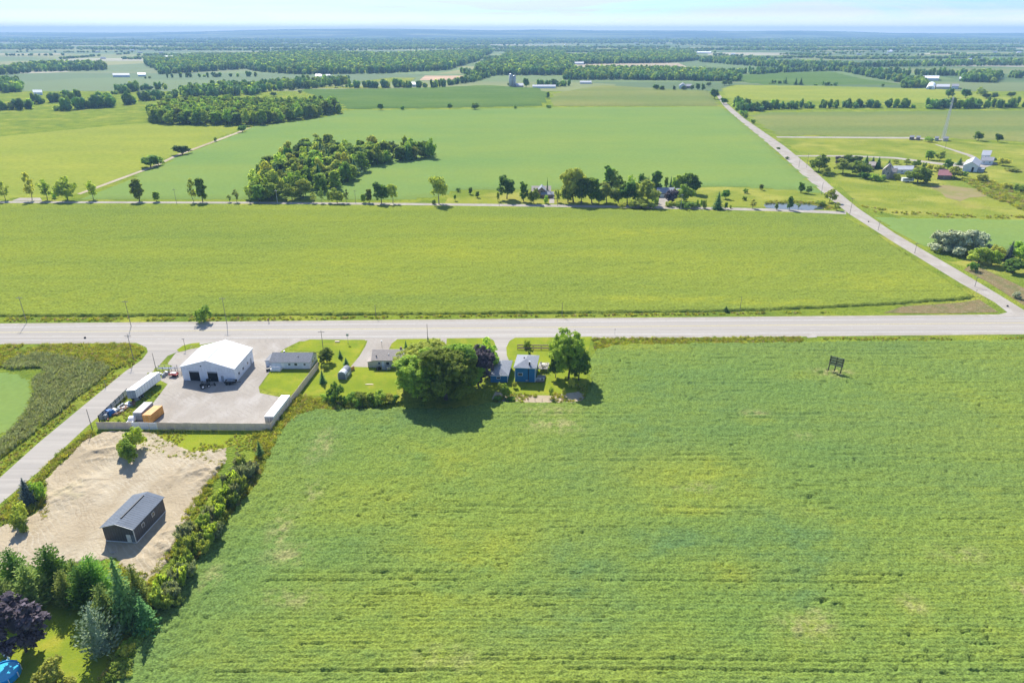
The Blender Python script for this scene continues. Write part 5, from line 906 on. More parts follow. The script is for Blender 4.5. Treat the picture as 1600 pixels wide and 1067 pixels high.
p = P(326, 596.5); e = empty('welding_cart', (p.x, p.y, .035), .3, 'small dark equipment cart between the two workshop doors', 'cart')
MB().box(ID, -.6, .6, -.35, .35, .3, .95).build('body', M['black_metal'], e); MB().tube((.6, 0, .5), (.95, 0, 1.2), .03).build('handle', M['steel'], e)
for sx in (-.4, .4): mb = MB(); wheel(mb, (sx, -.38, .2), .2, .1, Vector((0, 1, 0))); mb.build('wheel', M['tyre'], e)

# steel rack and machinery left of the workshop
p = P(246, 583); q = P(284, 583.5); e = empty('steel_rack', (p.x, p.y, .035), 0, 'dark steel pipe rack frame behind the white trailer, left of the workshop', 'rack')
Lr = (q - p).length
for k in range(5):
    a = Lr * k / 4; mb = MB(); mb.tube((a, 0, 0), (a, 0, 2.2), .07).tube((a, 1.4, 0), (a, 1.4, 2.2), .07).tube((a, 0, 1.2), (a, 1.4, 1.2), .05); mb.build('upright', M['black_metal'], e)
for z in (.7, 1.4, 2.1):
    MB().tube((-.2, 0, z), (Lr + .2, 0, z), .06).tube((-.2, 1.4, z), (Lr + .2, 1.4, z), .06).build('rail', M['steel'], e)
mb = MB()
for k in range(14): mb.tube((rr.uniform(-.2, 2), .1 + .09 * k, 1.48 + .05 * (k % 2)), (rr.uniform(4, 8), .1 + .09 * k, 1.48 + .05 * (k % 2)), .045, n=5)
mb.build('pipes', M['steel'], e)['kind'] = 'stuff'
p = P(272, 588); wagon('utility_trailer', p, R(170), 2.6, 1.4, M['red'], 'small red utility trailer with white load by the workshop side', 'trailer', M['white_trim'])
p = P(258, 587); e = empty('machine_pile', (p.x, p.y, .035), 0, 'heap of dark scrap machinery behind the white trailer', 'scrap')
for k in range(9):
    x, y = rr.uniform(-2, 2), rr.uniform(-.6, .6); MB().box(rect_frame(rr.uniform(0, 3)), x, x + rr.uniform(.3, 1.2), y, y + rr.uniform(.2, .7), .0, rr.uniform(.3, 1.1)).build('scrap_piece', rr.choice([M['black_metal'], M['rust'], M['grey_paint'], M['steel']]), e)

# white semi trailer
FL = P(201.5, 628); FR = P(212.3, 627.3); BR = P(250.3, 598.5)
def box_trailer(e, f, W, L_, H, z0, body, wheels_at, legs=True, door_detail=True):
    b_ = MB().box(f, 0, W, 0, L_, z0, H).build('box_body', body, e)
    MB().box(f, -.03, W + .03, -.03, L_ + .03, H, H + .06).build('roof_edge', M['white_trim'], b_)
    mb = MB()
    for k in range(int(L_ / 1.2)): mb.box(f, W, W + .03, .5 + k * 1.2, .56 + k * 1.2, z0 + .1, H - .1)
    mb.build('side_ribs', M['steel'], b_)['kind'] = 'stuff'
    if door_detail:
        for s in (0, 1):
            d = MB().box(f, W / 2 * s + .06, W / 2 * (s + 1) - .06, -.06, 0.0, z0 + .08, H - .1).build('rear_door', M['grey_paint'], e); MB().tube(f(W / 2 + (-.25 if s == 0 else .25), -.09, z0 + .15), f(W / 2 + (-.25 if s == 0 else .25), -.09, H - .15), .025, n=5).build('lock_rod', M['steel'], d)
    MB().box(f, .3, W - .3, .2, L_ - .2, z0 - .25, z0).build('chassis', M['black_metal'], e)
    ax = (Vector(f(1, 0, 0)) - Vector(f(0, 0, 0))).normalized()
    for b0 in wheels_at:
        for a in (.28, W - .28):
            mb = MB(); c = f(a, b0, .5); wheel(mb, c, .5, .5, ax); wh = mb.build('wheel', M['tyre'], e); mb = MB(); wheel(mb, c, .24, .53, ax); mb.build('rim', M['steel'], wh)
    if legs:
        for a in (.5, W - .5): MB().box(f, a - .08, a + .08, L_ - 2.4, L_ - 2.2, 0, z0 - .2).build('landing_leg', M['black_metal'], e)
e, f, W, D = place(FL, FR, BR, 'semi_trailer', 'long white box semi-trailer parked beside the side lane', 'semi-trailer')
box_trailer(e, f, 2.5, 11.8, 3.75, 1.15, M['white_roof'], (1.4, 2.7))
e, f, W, D = place(P(415.5, 665.5), P(427, 665.5), P(451, 634), 'semi_trailer', 'long white trailer parked against the right-hand board fence', 'semi-trailer')
box_trailer(e, f, 2.5, 12.2, 3.0, .7, M['white_roof'], (1.2, 2.4), True, True)
def container(e, f, W, L_, H, mat, dmat):
    b_ = MB().box(f, 0, W, 0, L_, .15, H).build('shell', mat, e); mb = MB()
    for k in range(int(L_ / .4)): mb.box(f, W, W + .04, .15 + k * .4, .35 + k * .4, .3, H - .12).box(f, -.04, 0, .15 + k * .4, .35 + k * .4, .3, H - .12)
    mb.build('corrugation', mat, b_)['kind'] = 'stuff'
    for s in (0, 1): d = MB().box(f, W / 2 * s + .05, W / 2 * (s + 1) - .05, -.05, 0, .25, H - .1).build('door', dmat, e); MB().tube(f(W / 2 * s + W / 4, -.08, .3), f(W / 2 * s + W / 4, -.08, H - .15), .025, n=5).build('lock_rod', M['steel'], d)
    MB().box(f, -.02, W + .02, -.02, L_ + .02, 0, .15).build('base_frame', M['black_metal'], e)
e, f, W, D = place(P(225, 661), P(238.4, 661), P(251, 650.5), 'shipping_container', 'orange shipping container near the tan board fence', 'container')
container(e, f, 2.44, 5.4, 2.6, M['orange'], M['orange'])
e, f, W, D = place(P(210.4, 657.5), P(222.4, 657.5), P(236.4, 644), 'shipping_container', 'grey shipping container with pale roof left of the orange one', 'container')
container(e, f, 2.44, 6.1, 2.6, M['grey_paint'], M['grey_paint']); MB().box(f, .0, 2.44, 0, 6.1, 2.6, 2.64).build('roof_sheet', plain('pinkish_roof', (.55, .5, .5), .7), e)
p = P(207, 660); e = empty('pickup_truck', (p.x, p.y, .035), R(95), 'small white pickup truck parked behind the board fence', 'truck')
MB().prism([(-2.3, -.85, .45), (-2.3, -.85, .95), (-.4, -.85, 1.0), (-.15, -.8, 1.6), (1.0, -.8, 1.6), (1.5, -.85, 1.05), (2.3, -.85, .9), (2.3, -.85, .45)], [(-2.3, .85, .45), (-2.3, .85, .95), (-.4, .85, 1.0), (-.15, .8, 1.6), (1.0, .8, 1.6), (1.5, .85, 1.05), (2.3, .85, .9), (2.3, .85, .45)]).build('body', M['white_roof'], e)
MB().hexa([(1.02, -.72, 1.55), (1.47, -.76, 1.1), (1.47, .76, 1.1), (1.02, .72, 1.55), (1.06, -.72, 1.57), (1.51, -.76, 1.12), (1.51, .76, 1.12), (1.06, .72, 1.57)]).build('windscreen', M['glass'], e); MB().box(ID, -2.2, -.5, -.72, .72, .96, .99).build('cargo_bed', M['black_metal'], e)
for x in (-1.45, 1.45):
    for s in (-1, 1): mb = MB(); wheel(mb, (x, s * .78, .38), .38, .24, Vector((0, 1, 0))); mb.build('wheel', M['tyre'], e)
p = P(172, 648); e = empty('tarped_stack', (p.x, p.y, .035), R(75), 'bright blue tarp covered stack with white sheet at the scrap rack', 'tarp stack')
MB().hexa([(-1, -1, 0), (1.2, -1, 0), (1.2, 1, 0), (-1, 1, 0), (-.8, -.7, 1.7), (.9, -.8, 1.3), (1, .7, 1.5), (-.7, .8, 1.9)]).build('tarp', M['blue_tarp'], e); MB().hexa([(1.2, -.9, 0), (2.6, -.8, 0), (2.6, .9, 0), (1.2, .9, 0), (1.25, -.8, .8), (2.4, -.6, .7), (2.3, .7, .9), (1.3, .8, .8)]).build('covered_crate', M['white_trim'], e)
MB().hexa([(-2.6, -.9, 0), (-1.1, -.8, 0), (-1.1, .9, 0), (-2.6, .9, 0), (-2.4, -.8, 1.2), (-1.2, -.6, 1.0), (-1.2, .7, 1.3), (-2.3, .8, 1.3)]).build('covered_bale', M['grey_paint'], e)
# scrap rack along the side lane: open steel bays
A = P(156, 659.5); B = P(200, 617.5); e = empty('scrap_rack', (A.x, A.y, .035), 0, 'row of open grey steel bays along the side lane', 'rack'); u = (B - A); Ls = u.length; u.normalize(); fr = lambda a, b_, z: (u.x * a - u.y * b_, u.y * a + u.x * b_, z)
nb = 7
for k in range(nb + 1):
    a = Ls * k / nb; MB().box(fr, a - .09, a + .09, -.09, .09, 0, 2.2).box(fr, a - .05, a + .05, -1.5, -1.4, 0, 1.9).box(fr, a - .04, a + .04, -1.5, 0, 1.8, 1.88).build('post', M['black_metal'], e)
    if k < nb: MB().box(fr, a + .12, a + Ls / nb - .12, -.04, .04, .25, 1.95).build('panel', M['grey_paint'] if k % 3 else M['steel'], e)
MB().box(fr, -.1, Ls + .1, -.06, .06, 2.0, 2.12).box(fr, -.1, Ls + .1, -1.5, -1.4, 1.9, 1.98).build('top_rail', M['black_metal'], e)
for i in range(30):
    t = rr.random(); x = 170 + 42 * t + rr.uniform(-5, 7); y = 652 - 27 * t + rr.uniform(-3, 6); p = P(x, y); fr2 = rect_frame(rr.uniform(0, 3.1)); L_ = rr.uniform(.6, 2.4)
    mt, nm, lb, ct = rr.choice([(M['rust'], 'scrap_beam', 'rusty beam lying in the scrap strip beside the grey steel bays', 'scrap'), (M['timber'], 'scrap_plank', 'weathered plank lying in the scrap strip beside the grey steel bays', 'plank'), (M['grey_paint'], 'scrap_block', 'grey block lying in the scrap strip beside the grey steel bays', 'block'), (M['white_trim'], 'scrap_sheet', 'white sheet piece lying in the scrap strip beside the grey steel bays', 'scrap')])
    o = MB().box(fr2, -L_ / 2, L_ / 2, -.25, .25, 0, rr.uniform(.2, .7)).build(nm, mt, None); o.location = (p.x, p.y, .04); tag(o, lb, ct, {'scrap_beam': 'rusty beams in the scrap strip', 'scrap_plank': 'planks in the scrap strip', 'scrap_block': 'grey blocks in the scrap strip', 'scrap_sheet': 'white sheets in the scrap strip'}[nm])
for i in range(12):
    x, y = rr.uniform(180, 212), rr.uniform(655, 664); p = P(x, y); T('bush', 0, 0, 0, 0, 'brown weed clump growing at the board fence by the scrap strip', 'bush', 'weed clumps by the board fence', pos=p, H=rr.uniform(.6, 1.5), Wd=rr.uniform(.9, 1.8), name='weed_clump') if i < 5 else None

# tan board fence round the yard
def board_fence(A, B, H, label, special=(), step=2.4, right=False, back=0):
    e = empty('board_fence', (A.x, A.y, 0), 0, label, 'fence'); u = B - A; L_ = u.length; u.normalize(); fr = lambda a, b_, z: (u.x * a - u.y * b_, u.y * a + u.x * b_, z); n = round(L_ / step); s = L_ / n; me = {}
    for k in range(n):
        mt = M['board'] if k not in special else M['white_trim']; hh = H + rr.uniform(-.05, .05); dz = rr.uniform(-.03, .03)
        mb = MB()
        for j in range(8): mb.box(fr, k * s + .07 + j * (s - .14) / 8, k * s + .055 + (j + 1) * (s - .14) / 8, -.03 + .012 * (j % 2), .03, .05, hh)
        mb.build('fence_panel', mt, e); MB().box(fr, k * s - .05, k * s + .05, .03, .13, 0, hh + .02).build('post', M['board'], e)
    MB().box(fr, 0, L_, .035, .09, H - .35, H - .22).box(fr, 0, L_, .035, .09, .4, .52).build('rail', M['timber'], e)
board_fence(P(153, 670.5), P(423.5, 672.8), 2.3, 'long tan board fence along the front of the workshop yard', special=(4, 5, 6))
board_fence(P(424.2, 672.6), P(498, 575), 2.3, 'tan board fence running back from the yard corner towards the grey-roofed bungalow')

# grey-roofed bungalow
e, f, W, D = place(P(424.2, 576.3), P(485.3, 576.3), P(495.8, 562), 'bungalow', 'long low bungalow with dark grey roof and pale blue-white siding', 'house')
ro = gable(e, f, W, D, 2.55, 4.2, 'a', M['white_wall'], M['grey_shingle'], .35, .12)
MB().box(f, -2.2, .0, 1.2, D - .5, 0, 2.3).build('side_porch', M['white_wall'], e); MB().hexa([f(-2.4, 1.0, 2.2), f(-.36, 1.0, 2.45), f(-.36, D - .3, 2.45), f(-2.4, D - .3, 2.2), f(-2.4, 1.0, 2.32), f(-.36, 1.0, 2.57), f(-.36, D - .3, 2.57), f(-2.4, D - .3, 2.32)]).build('porch_roof', M['grey_shingle'], e)
winF(e, f, 5.6, 6.5, 1.2, 2.0); winF(e, f, 7.6, 8.7, 1.1, 2.1); winF(e, f, 10.6, 11.4, 1.2, 2.0); winR(e, f, W, 2, 3.2, 1.1, 2.0); winR(e, f, W, 4.2, 5.2, 1.1, 2.0)
MB().box(f, 3.4, 4.3, -.05, .01, .3, 2.25).build('door', M['white_trim'], e)
st = MB().box(f, .3, 3.6, -1.8, -.02, 0, .75).build('back_deck', M['white_trim'], e); mb = MB()
for a in (.35, 1.4, 2.5, 3.5): mb.box(f, a - .04, a + .04, -1.8, -1.72, .75, 1.65)
mb.box(f, .3, 3.6, -1.8, -1.72, 1.55, 1.65).box(f, .3, .38, -1.8, 0, 1.55, 1.65).build('railing', M['white_trim'], st)
MB().box(f, 3, 3.4, D / 2 + .6, D / 2 + 1.0, 3.7, 4.5).build('chimney', M['steel'], ro); MB().box(f, 8.4, 8.7, 1.7, 2.0, 3.2, 3.7).build('roof_vent', M['black_metal'], ro)
p = P(420, 579); e2 = empty('garden_cart', (p.x, p.y, .04), .5, 'small dark cart in the shade at the left end of the grey-roofed bungalow', 'cart')
MB().box(ID, -.8, .8, -.4, .4, .35, .8).build('body', M['black_metal'], e2)
for sx in (-.5, .5): mb = MB(); wheel(mb, (sx, -.42, .28), .28, .12, Vector((0, 1, 0))); mb.build('wheel', M['tyre'], e2)

# little shed
FL = P(528.6, 592.5); FR = P(541, 593); BR = P(550.5, 581.5)
e, f, W, D = place(FL, FR, BR, 'garden_shed', 'small shed with curved white and grey roof on the lawn', 'shed')
D = 4.4; prof = [(0, 1.75), (.12 * W, 2.25), (.3 * W, 2.6), (.5 * W, 2.75), (.7 * W, 2.6), (.88 * W, 2.25), (W, 1.75)]
MB().prism([f(0, 0, 0), f(W, 0, 0)] + [f(a, 0, z) for a, z in reversed(prof)], [f(0, D, 0), f(W, D, 0)] + [f(a, D, z) for a, z in reversed(prof)]).build('wall', M['grey_paint'], e)
mb = MB(); mbg = MB()
for (a, z), (c, w_) in zip(prof, prof[1:]):
    for m_, b0, b1 in ((mb, -.15, 1.9), (mbg, 1.9, D + .15)): m_.hexa([f(a, b0, z + .01), f(c, b0, w_ + .01), f(c, b1, w_ + .01), f(a, b1, z + .01), f(a, b0, z + .08), f(c, b0, w_ + .08), f(c, b1, w_ + .08), f(a, b1, z + .08)])
mb.build('roof', M['white_roof'], e); mbg.build('roof', M['pale_shingle'], e)
MB().box(f, .25, W / 2 - .03, -.04, 0, .1, 1.7).build('door', M['grey_shingle'], e); MB().box(f, W / 2 + .03, W - .25, -.04, 0, .1, 1.7).build('door', M['grey_shingle'], e); MB().box(f, -.05, .06, -.06, .02, 0, 1.75).box(f, W - .06, W + .05, -.06, .02, 0, 1.75).build('corner_trim', M['white_trim'], e)
MB().box(f, W, W + .03, 1.4, 3, .5, 1.3).build('window', M['white_trim'], e)
p = P(550.5, 578.5); o = MB().box(rect_frame(.9), -.9, .9, -.05, .05, 0, 1.2).box(rect_frame(.9), -.9, .9, .1, .2, 0, 1.0).build('leaning_boards', M['orange'], None); o.location = (p.x, p.y, .04); tag(o, 'orange-brown boards standing at the back corner of the little shed', 'boards')

# beige bungalow
e, f, W, D = place(P(583, 574.5), P(648, 574.5), P(651, 558), 'bungalow', 'beige bungalow with taupe roof partly hidden by the big green trees', 'house')
ro = gable(e, f, W, D, 2.8, 4.6, 'a', M['cream_wall'], M['taupe_shingle'], .4, .12)
winF(e, f, 1.7, 2.5, 1.2, 2.1); winF(e, f, 4.3, 5.5, 1.0, 2.2); winF(e, f, 6.6, 7.6, 1.2, 2.1); winF(e, f, 9, 10.2, 1.2, 2.1)
MB().box(f, 2.9, 3.8, -.05, .01, .3, 2.3).build('door', M['white_trim'], e); MB().box(f, -1.7, .0, .3, 3.4, 0, 2.0).build('lean_to', M['cream_wall'], e); MB().hexa([f(-1.9, .1, 1.9), f(-.02, .1, 2.25), f(-.02, 3.6, 2.25), f(-1.9, 3.6, 1.9), f(-1.9, .1, 2.0), f(-.02, .1, 2.35), f(-.02, 3.6, 2.35), f(-1.9, 3.6, 2.0)]).build('lean_to_roof', M['taupe_shingle'], e)
MB().box(f, 1.0, 1.3, 1.2, 1.5, 3.3, 3.9).build('roof_vent', M['black_metal'], ro); MB().box(f, 5, 5.25, 1.9, 2.15, 3.6, 4.1).build('roof_vent', M['white_trim'], ro); MB().box(f, 8.6, 9.3, D / 2 + .3, D / 2 + .8, 4.2, 5.3).build('chimney', M['brown_wall'], ro)
for x, lb, mt in ((592, 'dark covered barbecue on the patio of the beige bungalow', 'black_metal'), (600, 'pale blue covered patio set behind the beige bungalow', 'grey_paint'), (607, 'grey patio lounge beside the covered patio set', 'steel')):
    p = P(x, 578); e2 = empty('patio_set' if x > 592 else 'barbecue', (p.x, p.y, .04), rr.random(), lb, 'barbecue' if x < 595 else 'patio furniture'); MB().hexa([(-.7, -.5, .3), (.7, -.5, .3), (.7, .5, .3), (-.7, .5, .3), (-.5, -.4, 1.1), (.5, -.4, 1.1), (.6, .4, .95), (-.5, .4, 1.05)]).build('cover', M[mt], e2)
    for sx in (-.5, .5):
        for sy in (-.35, .35): MB().box(ID, sx - .04, sx + .04, sy - .04, sy + .04, 0, .32).build('leg', M['black_metal'], e2)

# blue house
def hip(e, f, W, D, H, RH, mat, over=.45, ridge=None):
    o = over; r0, r1 = ridge if ridge else (W / 2, W / 2); a = [f(-o, -o, H), f(W + o, -o, H), f(W + o, D + o, H), f(-o, D + o, H)]; 
    if W >= D: k0, k1 = f(D / 2, D / 2, RH), f(W - D / 2, D / 2, RH)
    else: k0, k1 = f(W / 2, W / 2, RH), f(W / 2, D - W / 2, RH)
    mb = MB(); t = .1; b_ = [(q[0], q[1], q[2] - .14) for q in a]; n = 0; mb.V = b_ + a + [k0, k1]
    mb.F = [[3, 2, 1, 0], [0, 1, 5, 4], [1, 2, 6, 5], [2, 3, 7, 6], [3, 0, 4, 7]] + ([[4, 5, 9, 8], [5, 6, 9], [6, 7, 8, 9], [7, 4, 8]] if W >= D else [[4, 5, 8], [5, 6, 9, 8], [6, 7, 9], [7, 4, 8, 9]])
    return mb.build('roof', mat, e)
e, f, W, D = place(P(804.7, 596), P(836, 597.3), P(841.5, 573), 'blue_house', 'tall bright blue house with pale grey hipped roof', 'house')
D = 8.4; MB().box(f, 0, W, 0, D, 0, 5.0).build('wall', M['blue_wall'], e); ro = hip(e, f, W, D, 5.15, 6.6, M['pale_shingle'])
for a in (0, W): MB().box(f, a - .07, a + .07, -.07, .02, .0, 5.0).build('corner_trim', M['white_trim'], e)
MB().box(f, -.45, W + .45, -.5, -.44, 4.95, 5.13).build('gutter', M['white_trim'], e)
winF(e, f, .9, 2.4, 2.1, 3.1); winR(e, f, W, 1.5, 2.6, 3.0, 4.2); winR(e, f, W, 5, 6.4, 3.0, 4.2); winR(e, f, W, 4.4, 5.4, .9, 2.9); winF(e, f, 3.4, 4.2, .35, .7)
ch = MB().box(f, 4.2, 4.65, .6, 1.05, 5.2, 6.7).build('chimney', M['black_metal'], ro); MB().box(f, 4.14, 4.71, .54, 1.11, 6.7, 6.78).build('cap', M['steel'], ch)
MB().tube(f(4.25, -.12, 0.3), f(4.25, -.12, 4.9), .09).build('flue', M['black_metal'], e)
MB().box(f, 2.2, 2.6, D * .45, D * .5, 6.35, 6.6).build('roof_vent', M['black_metal'], ro)
e, f, W, D = place(P(766.5, 597.5), P(793, 597.5), P(799, 575), 'blue_garage', 'low blue garage with pale grey hipped roof left of the blue house', 'garage')
MB().box(f, 0, W, 0, D, 0, 2.5).build('wall', M['blue_wall'], e); hip(e, f, W, D, 2.62, 4.1, M['pale_shingle'], .4); MB().box(f, W - .07, W + .07, -.07, .02, 0, 2.5).build('corner_trim', M['white_trim'], e)
winF(e, f, 1.9, 3.1, 1.2, 2.0); MB().box(f, -.4, W + .4, -.46, -.4, 2.45, 2.6).build('gutter', M['white_trim'], e)
MB().box(f, 1.2, 4.6, D, D + .06, .05, 2.2).build('garage_door', M['white_trim'], e)
# decks beside the blue house
e, f, W, D = place(P(836.7, 597.5), P(850, 597.5), P(853, 588.5), 'low_deck', 'low wooden deck with pots at the right corner of the blue house', 'deck')
n = 12
for k in range(n): MB().box(f, .02 + k * W / n, (k + 1) * W / n - .02, 0, D, .5, .56).build('deck_board', M['deck'], e)
MB().box(f, .05, W - .05, .05, D - .05, 0, .5).build('skirt', M['timber'], e)
for a in (.05, W * .5, W - .1): MB().box(f, a, a + .08, 0, .08, .56, 1.4).build('post', M['white_trim'], e)
MB().box(f, 0, W, 0, .08, 1.35, 1.45).build('rail', M['white_trim'], e)
LOWF = (e.location.copy(), f)
e, f, W, D = place(P(839.5, 582), P(855.5, 582), P(858.5, 572), 'upper_deck', 'raised wooden deck with sun furniture on the right side of the blue house', 'deck')
n = 14
for k in range(n): MB().box(f, .02 + k * W / n, (k + 1) * W / n - .02, 0, D, 1.2, 1.26).build('deck_board', M['deck'], e)
for a in (.1, W - .2):
    for b_ in (.1, D - .2): MB().box(f, a, a + .12, b_, b_ + .12, 0, 1.2).build('post', M['timber'], e)
for k in range(7): MB().box(f, W * k / 6 - .04, W * k / 6 + .04, 0, .08, 1.26, 2.1).build('baluster', M['timber'], e)
MB().box(f, -.05, W + .05, -.01, .09, 2.1, 2.18).build('rail', M['timber'], e)
def on(loc, f, a, b_, z): q = f(a, b_, z); return Vector((loc.x + q[0], loc.y + q[1], loc.z + q[2]))
q = on(e.location, f, W * .5, D * .5, 1.262); t = empty('patio_table', q, 0, 'round pale patio table on the raised deck', 'table')
MB().lathe((0, 0, 0), [(.6, .68), (.6, .73)], 16).build('tabletop', M['cream_wall'], t); MB().tube((0, 0, 0), (0, 0, .68), .05).build('leg', M['steel'], t)
for k, (ang, lb) in enumerate(((.4, 'cream deck chair nearest the blue house wall'), (2.2, 'cream deck chair at the back of the raised deck'), (4.3, 'cream deck chair at the front rail of the raised deck'))):
    c = q + Vector((math.cos(ang) * 1.05, math.sin(ang) * 1.05, 0)); ce = empty('deck_chair', c, ang + math.pi / 2, lb, 'chair', 'deck chairs'); MB().box(ID, -.25, .25, -.25, .25, .38, .45).build('seat', M['cream_wall'], ce); MB().box(ID, -.25, .25, -.3, -.24, .45, .95).build('backrest', M['cream_wall'], ce)
    for sx in (-.22, .22):
        for sy in (-.22, .22): MB().box(ID, sx - .02, sx + .02, sy - .02, sy + .02, 0, .38).build('leg', M['steel'], ce)
loc, f = LOWF
for k, (a, lb, mt) in enumerate(((.5, 'grey planter pot on the low deck, nearest the house', 'grey_paint'), (1.3, 'white planter pot in the middle of the low deck', 'white_trim'), (2.0, 'dark planter pot at the outer end of the low deck', 'black_metal'))):
    o = MB().lathe((0, 0, 0), [(.16, 0), (.24, .42), (.2, .42)], 12).build('planter_pot', M[mt], None); o.location = on(loc, f, a, .9, .562); tag(o, lb, 'pot')
# timber rails on the lawn
for y, lb in ((541.8, 'long dark timber rail on the lawn, the one farther from the blue house'), (546.3, 'long dark timber rail on the lawn, the one nearer the blue house')):
    A, B = P(808, y), P(858, y + .3); e = empty('timber_rail', (A.x, A.y, .04), 0, lb, 'timber rail'); u = B - A; L_ = u.length; u.normalize(); fr = lambda a, b_, z: (u.x * a - u.y * b_, u.y * a + u.x * b_, z)
    for k in range(4): MB().box(fr, L_ * k / 4 + .03, L_ * (k + 1) / 4 - .03, -.16, .16, .42 + .0 * k, .75).build('rail', M['timber'], e)
    for k in range(5): MB().box(fr, max(0, L_ * k / 4 - .12), L_ * k / 4 + .12, -.12, .12, 0, .42).build('post', M['timber'], e)
A, B = P(830, 626), P(880, 629)
for k in range(6):
    q = P(825 + k * 11, 626 + (k % 3)); o = MB().box(ID, -.05, .05, -.05, .05, 0, 1.1).build('garden_stake', M['timber'], None); o.location = (q.x, q.y, .05); tag(o, 'thin wooden stake standing in the garden soil below the blue house', 'stake', 'garden stakes')

# charcoal garage on the bare lot
e, f, W, D = place(P(166.1, 845.8), P(214, 849.2), P(259.6, 799.4), 'charcoal_garage', 'charcoal metal garage with slate roof on bare soil', 'garage', z=.1)
ro = gable(e, f, W, D, 3.85, 4.95, 'b', M['char_wall'], M['slate_steel'], .3, .12, (1.6, D - 1.2, M['black_metal']), .6, M['grey_shingle'])
fd = MB().box(f, -.04, W + .04, -.05, 0, -.1, .28).box(f, W, W + .05, 0, D, -.1, .28).build('foundation', M['white_wall'], e)
MB().box(f, W - .1, W + .04, -.06, .04, .28, 3.8).build('corner_trim', M['white_trim'], e)
d = MB().box(f, W - 1.95, W - 1.0, -.06, .0, .28, 2.2).build('door', M['white_trim'], e); MB().box(f, W - 1.2, W - 1.13, -.1, -.06, 1.1, 1.25).build('handle', M['black_metal'], d)
MB().box(f, W - .85, W - .2, -.03, .0, .28, 2.2).build('side_panel', M['slate_steel'], e)
winR(e, f, W, 2.6, 3.5, 2.0, 3.0); winR(e, f, W, 6.2, 7.1, 2.0, 3.0)
fas = MB(); s = (4.95 - 3.85) / (W / 2)
for a0, a1, z0, z1 in ((-.3, W / 2, 3.85 - s * .3, 4.95), (W / 2, W + .3, 4.95, 3.85 - s * .3)): fas.hexa([f(a0, -.36, z0 - .02), f(a1, -.36, z1 - .02), f(a1, -.31, z1 - .02), f(a0, -.31, z0 - .02), f(a0, -.36, z0 + .14), f(a1, -.36, z1 + .14), f(a1, -.31, z1 + .14), f(a0, -.31, z0 + .14)])
fas.build('fascia', M['steel'], ro)
mb = MB()
for k in range(int(D / .6)): mb.box(f, W, W + .02, .3 + k * .6, .34 + k * .6, .3, 3.7)
for k in range(int(W / .6)): mb.box(f, .3 + k * .6, .34 + k * .6, -.02, 0, .3, 3.7)
mb.build('siding_ribs', M['slate_steel'], e)['kind'] = 'stuff'
p = P(177, 865); o = MB().hexa([(-.6, -.3, 0), (.6, -.35, 0), (.55, .35, 0), (-.5, .3, 0), (-.4, -.2, .25), (.35, -.2, .3), (.4, .2, .25), (-.3, .2, .28)]).build('boulder', M['gravel'], None); o.location = (p.x, p.y, .15); tag(o, 'pale boulder in the shadow before the charcoal garage', 'boulder')

# billboard frame in the soybeans
e = empty('billboard', (P(1303.5, 583).x, P(1303.5, 583).y, .02), R(-38), 'black roadside billboard frame seen from behind, standing in trampled soybeans', 'billboard')
sign_mat = plain('sign_back', (.04, .038, .036), .7)
for k in range(7): MB().box(ID, -2.15, 2.15, -.05, .0, 2.6 + k * .45, 2.93 + k * .45).build('board', sign_mat, e)
for x in (-1.85, 0, 1.85): MB().box(ID, x - .1, x + .1, -.25, -.06, 0, 5.6).build('post', M['black_metal'], e)
for z in (2.85, 3.7, 4.6, 5.45): MB().box(ID, -2.15, 2.15, -.14, -.055, z, z + .1).build('rail', M['grey_paint'], e)
for x in (-1.85, 0, 1.85): MB().tube((x, -.3, 3.8), (x, -2.0, 0), .07).build('brace', M['timber'], e)
o = sheet('trampled_ground', [(1284, 579), (1290, 575), (1300, 577), (1312, 575), (1318, 581), (1312, 586), (1300, 590), (1290, 586)], .9, M['dirt']); bpy.data.objects.remove(o)

# poles, lamps, signs
def pole(x, y, yt, label, lean=0, arms=True, r=.115, mat='pole_wood', xt=None, group='utility poles', name='utility_pole'):
    p = P(x, y); H = hgt(y, yt); e = empty(name, (p.x, p.y, 0), 0, label, 'pole', group)
    MB().tube((0, 0, -.3), (0, 0, H), r, r * .65, 8).build('shaft', M[mat], e)
    if arms:
        MB().box(ID, -1.1, 1.1, -.06, .06, H - .75, H - .62).build('crossarm', M[mat], e)
        for a in (-1, -.4, .4, 1): MB().lathe((a, 0, H - .62), [(.05, 0), (.06, .12), (.03, .2)], 6).build('insulator', M['steel'], e)
    return e, H
pole(42, 504, 463, 'wooden utility pole on the far verge of the main road, leftmost')
pole(205, 510, 469, 'wooden utility pole on the far verge of the main road, second from the left')
pole(354.7, 506.5, 464, 'wooden utility pole on the far verge just right of the dark roadside bush')
pole(587.5, 495.6, 477, 'shorter wooden pole on the far verge opposite the beige bungalow', arms=False)
pole(878, 494, 473, 'short wooden pole on the far verge above the tall tree', arms=False)
pole(1155.6, 487.5, 463, 'wooden pole on the far verge right of the small cone evergreen', arms=False)
pole(209, 562.8, 521.6, 'wooden utility pole at the mouth of the side lane')
pole(243, 573.5, 551.6, 'leaning wooden pole at the grass corner before the workshop', arms=False)
pole(505, 545, 516, 'wooden utility pole on the bungalow lawn beside the small round tree')
pole(668.5, 533, 506, 'wooden street lamp pole on the near verge above the big trees', arms=False)
pole(145, 673.5, 639.5, 'wooden utility pole beside the side lane near the fence corner', arms=False)
pole(165.5, 605, 594, 'short dark post on the weedy verge of the side lane', arms=False, r=.1)
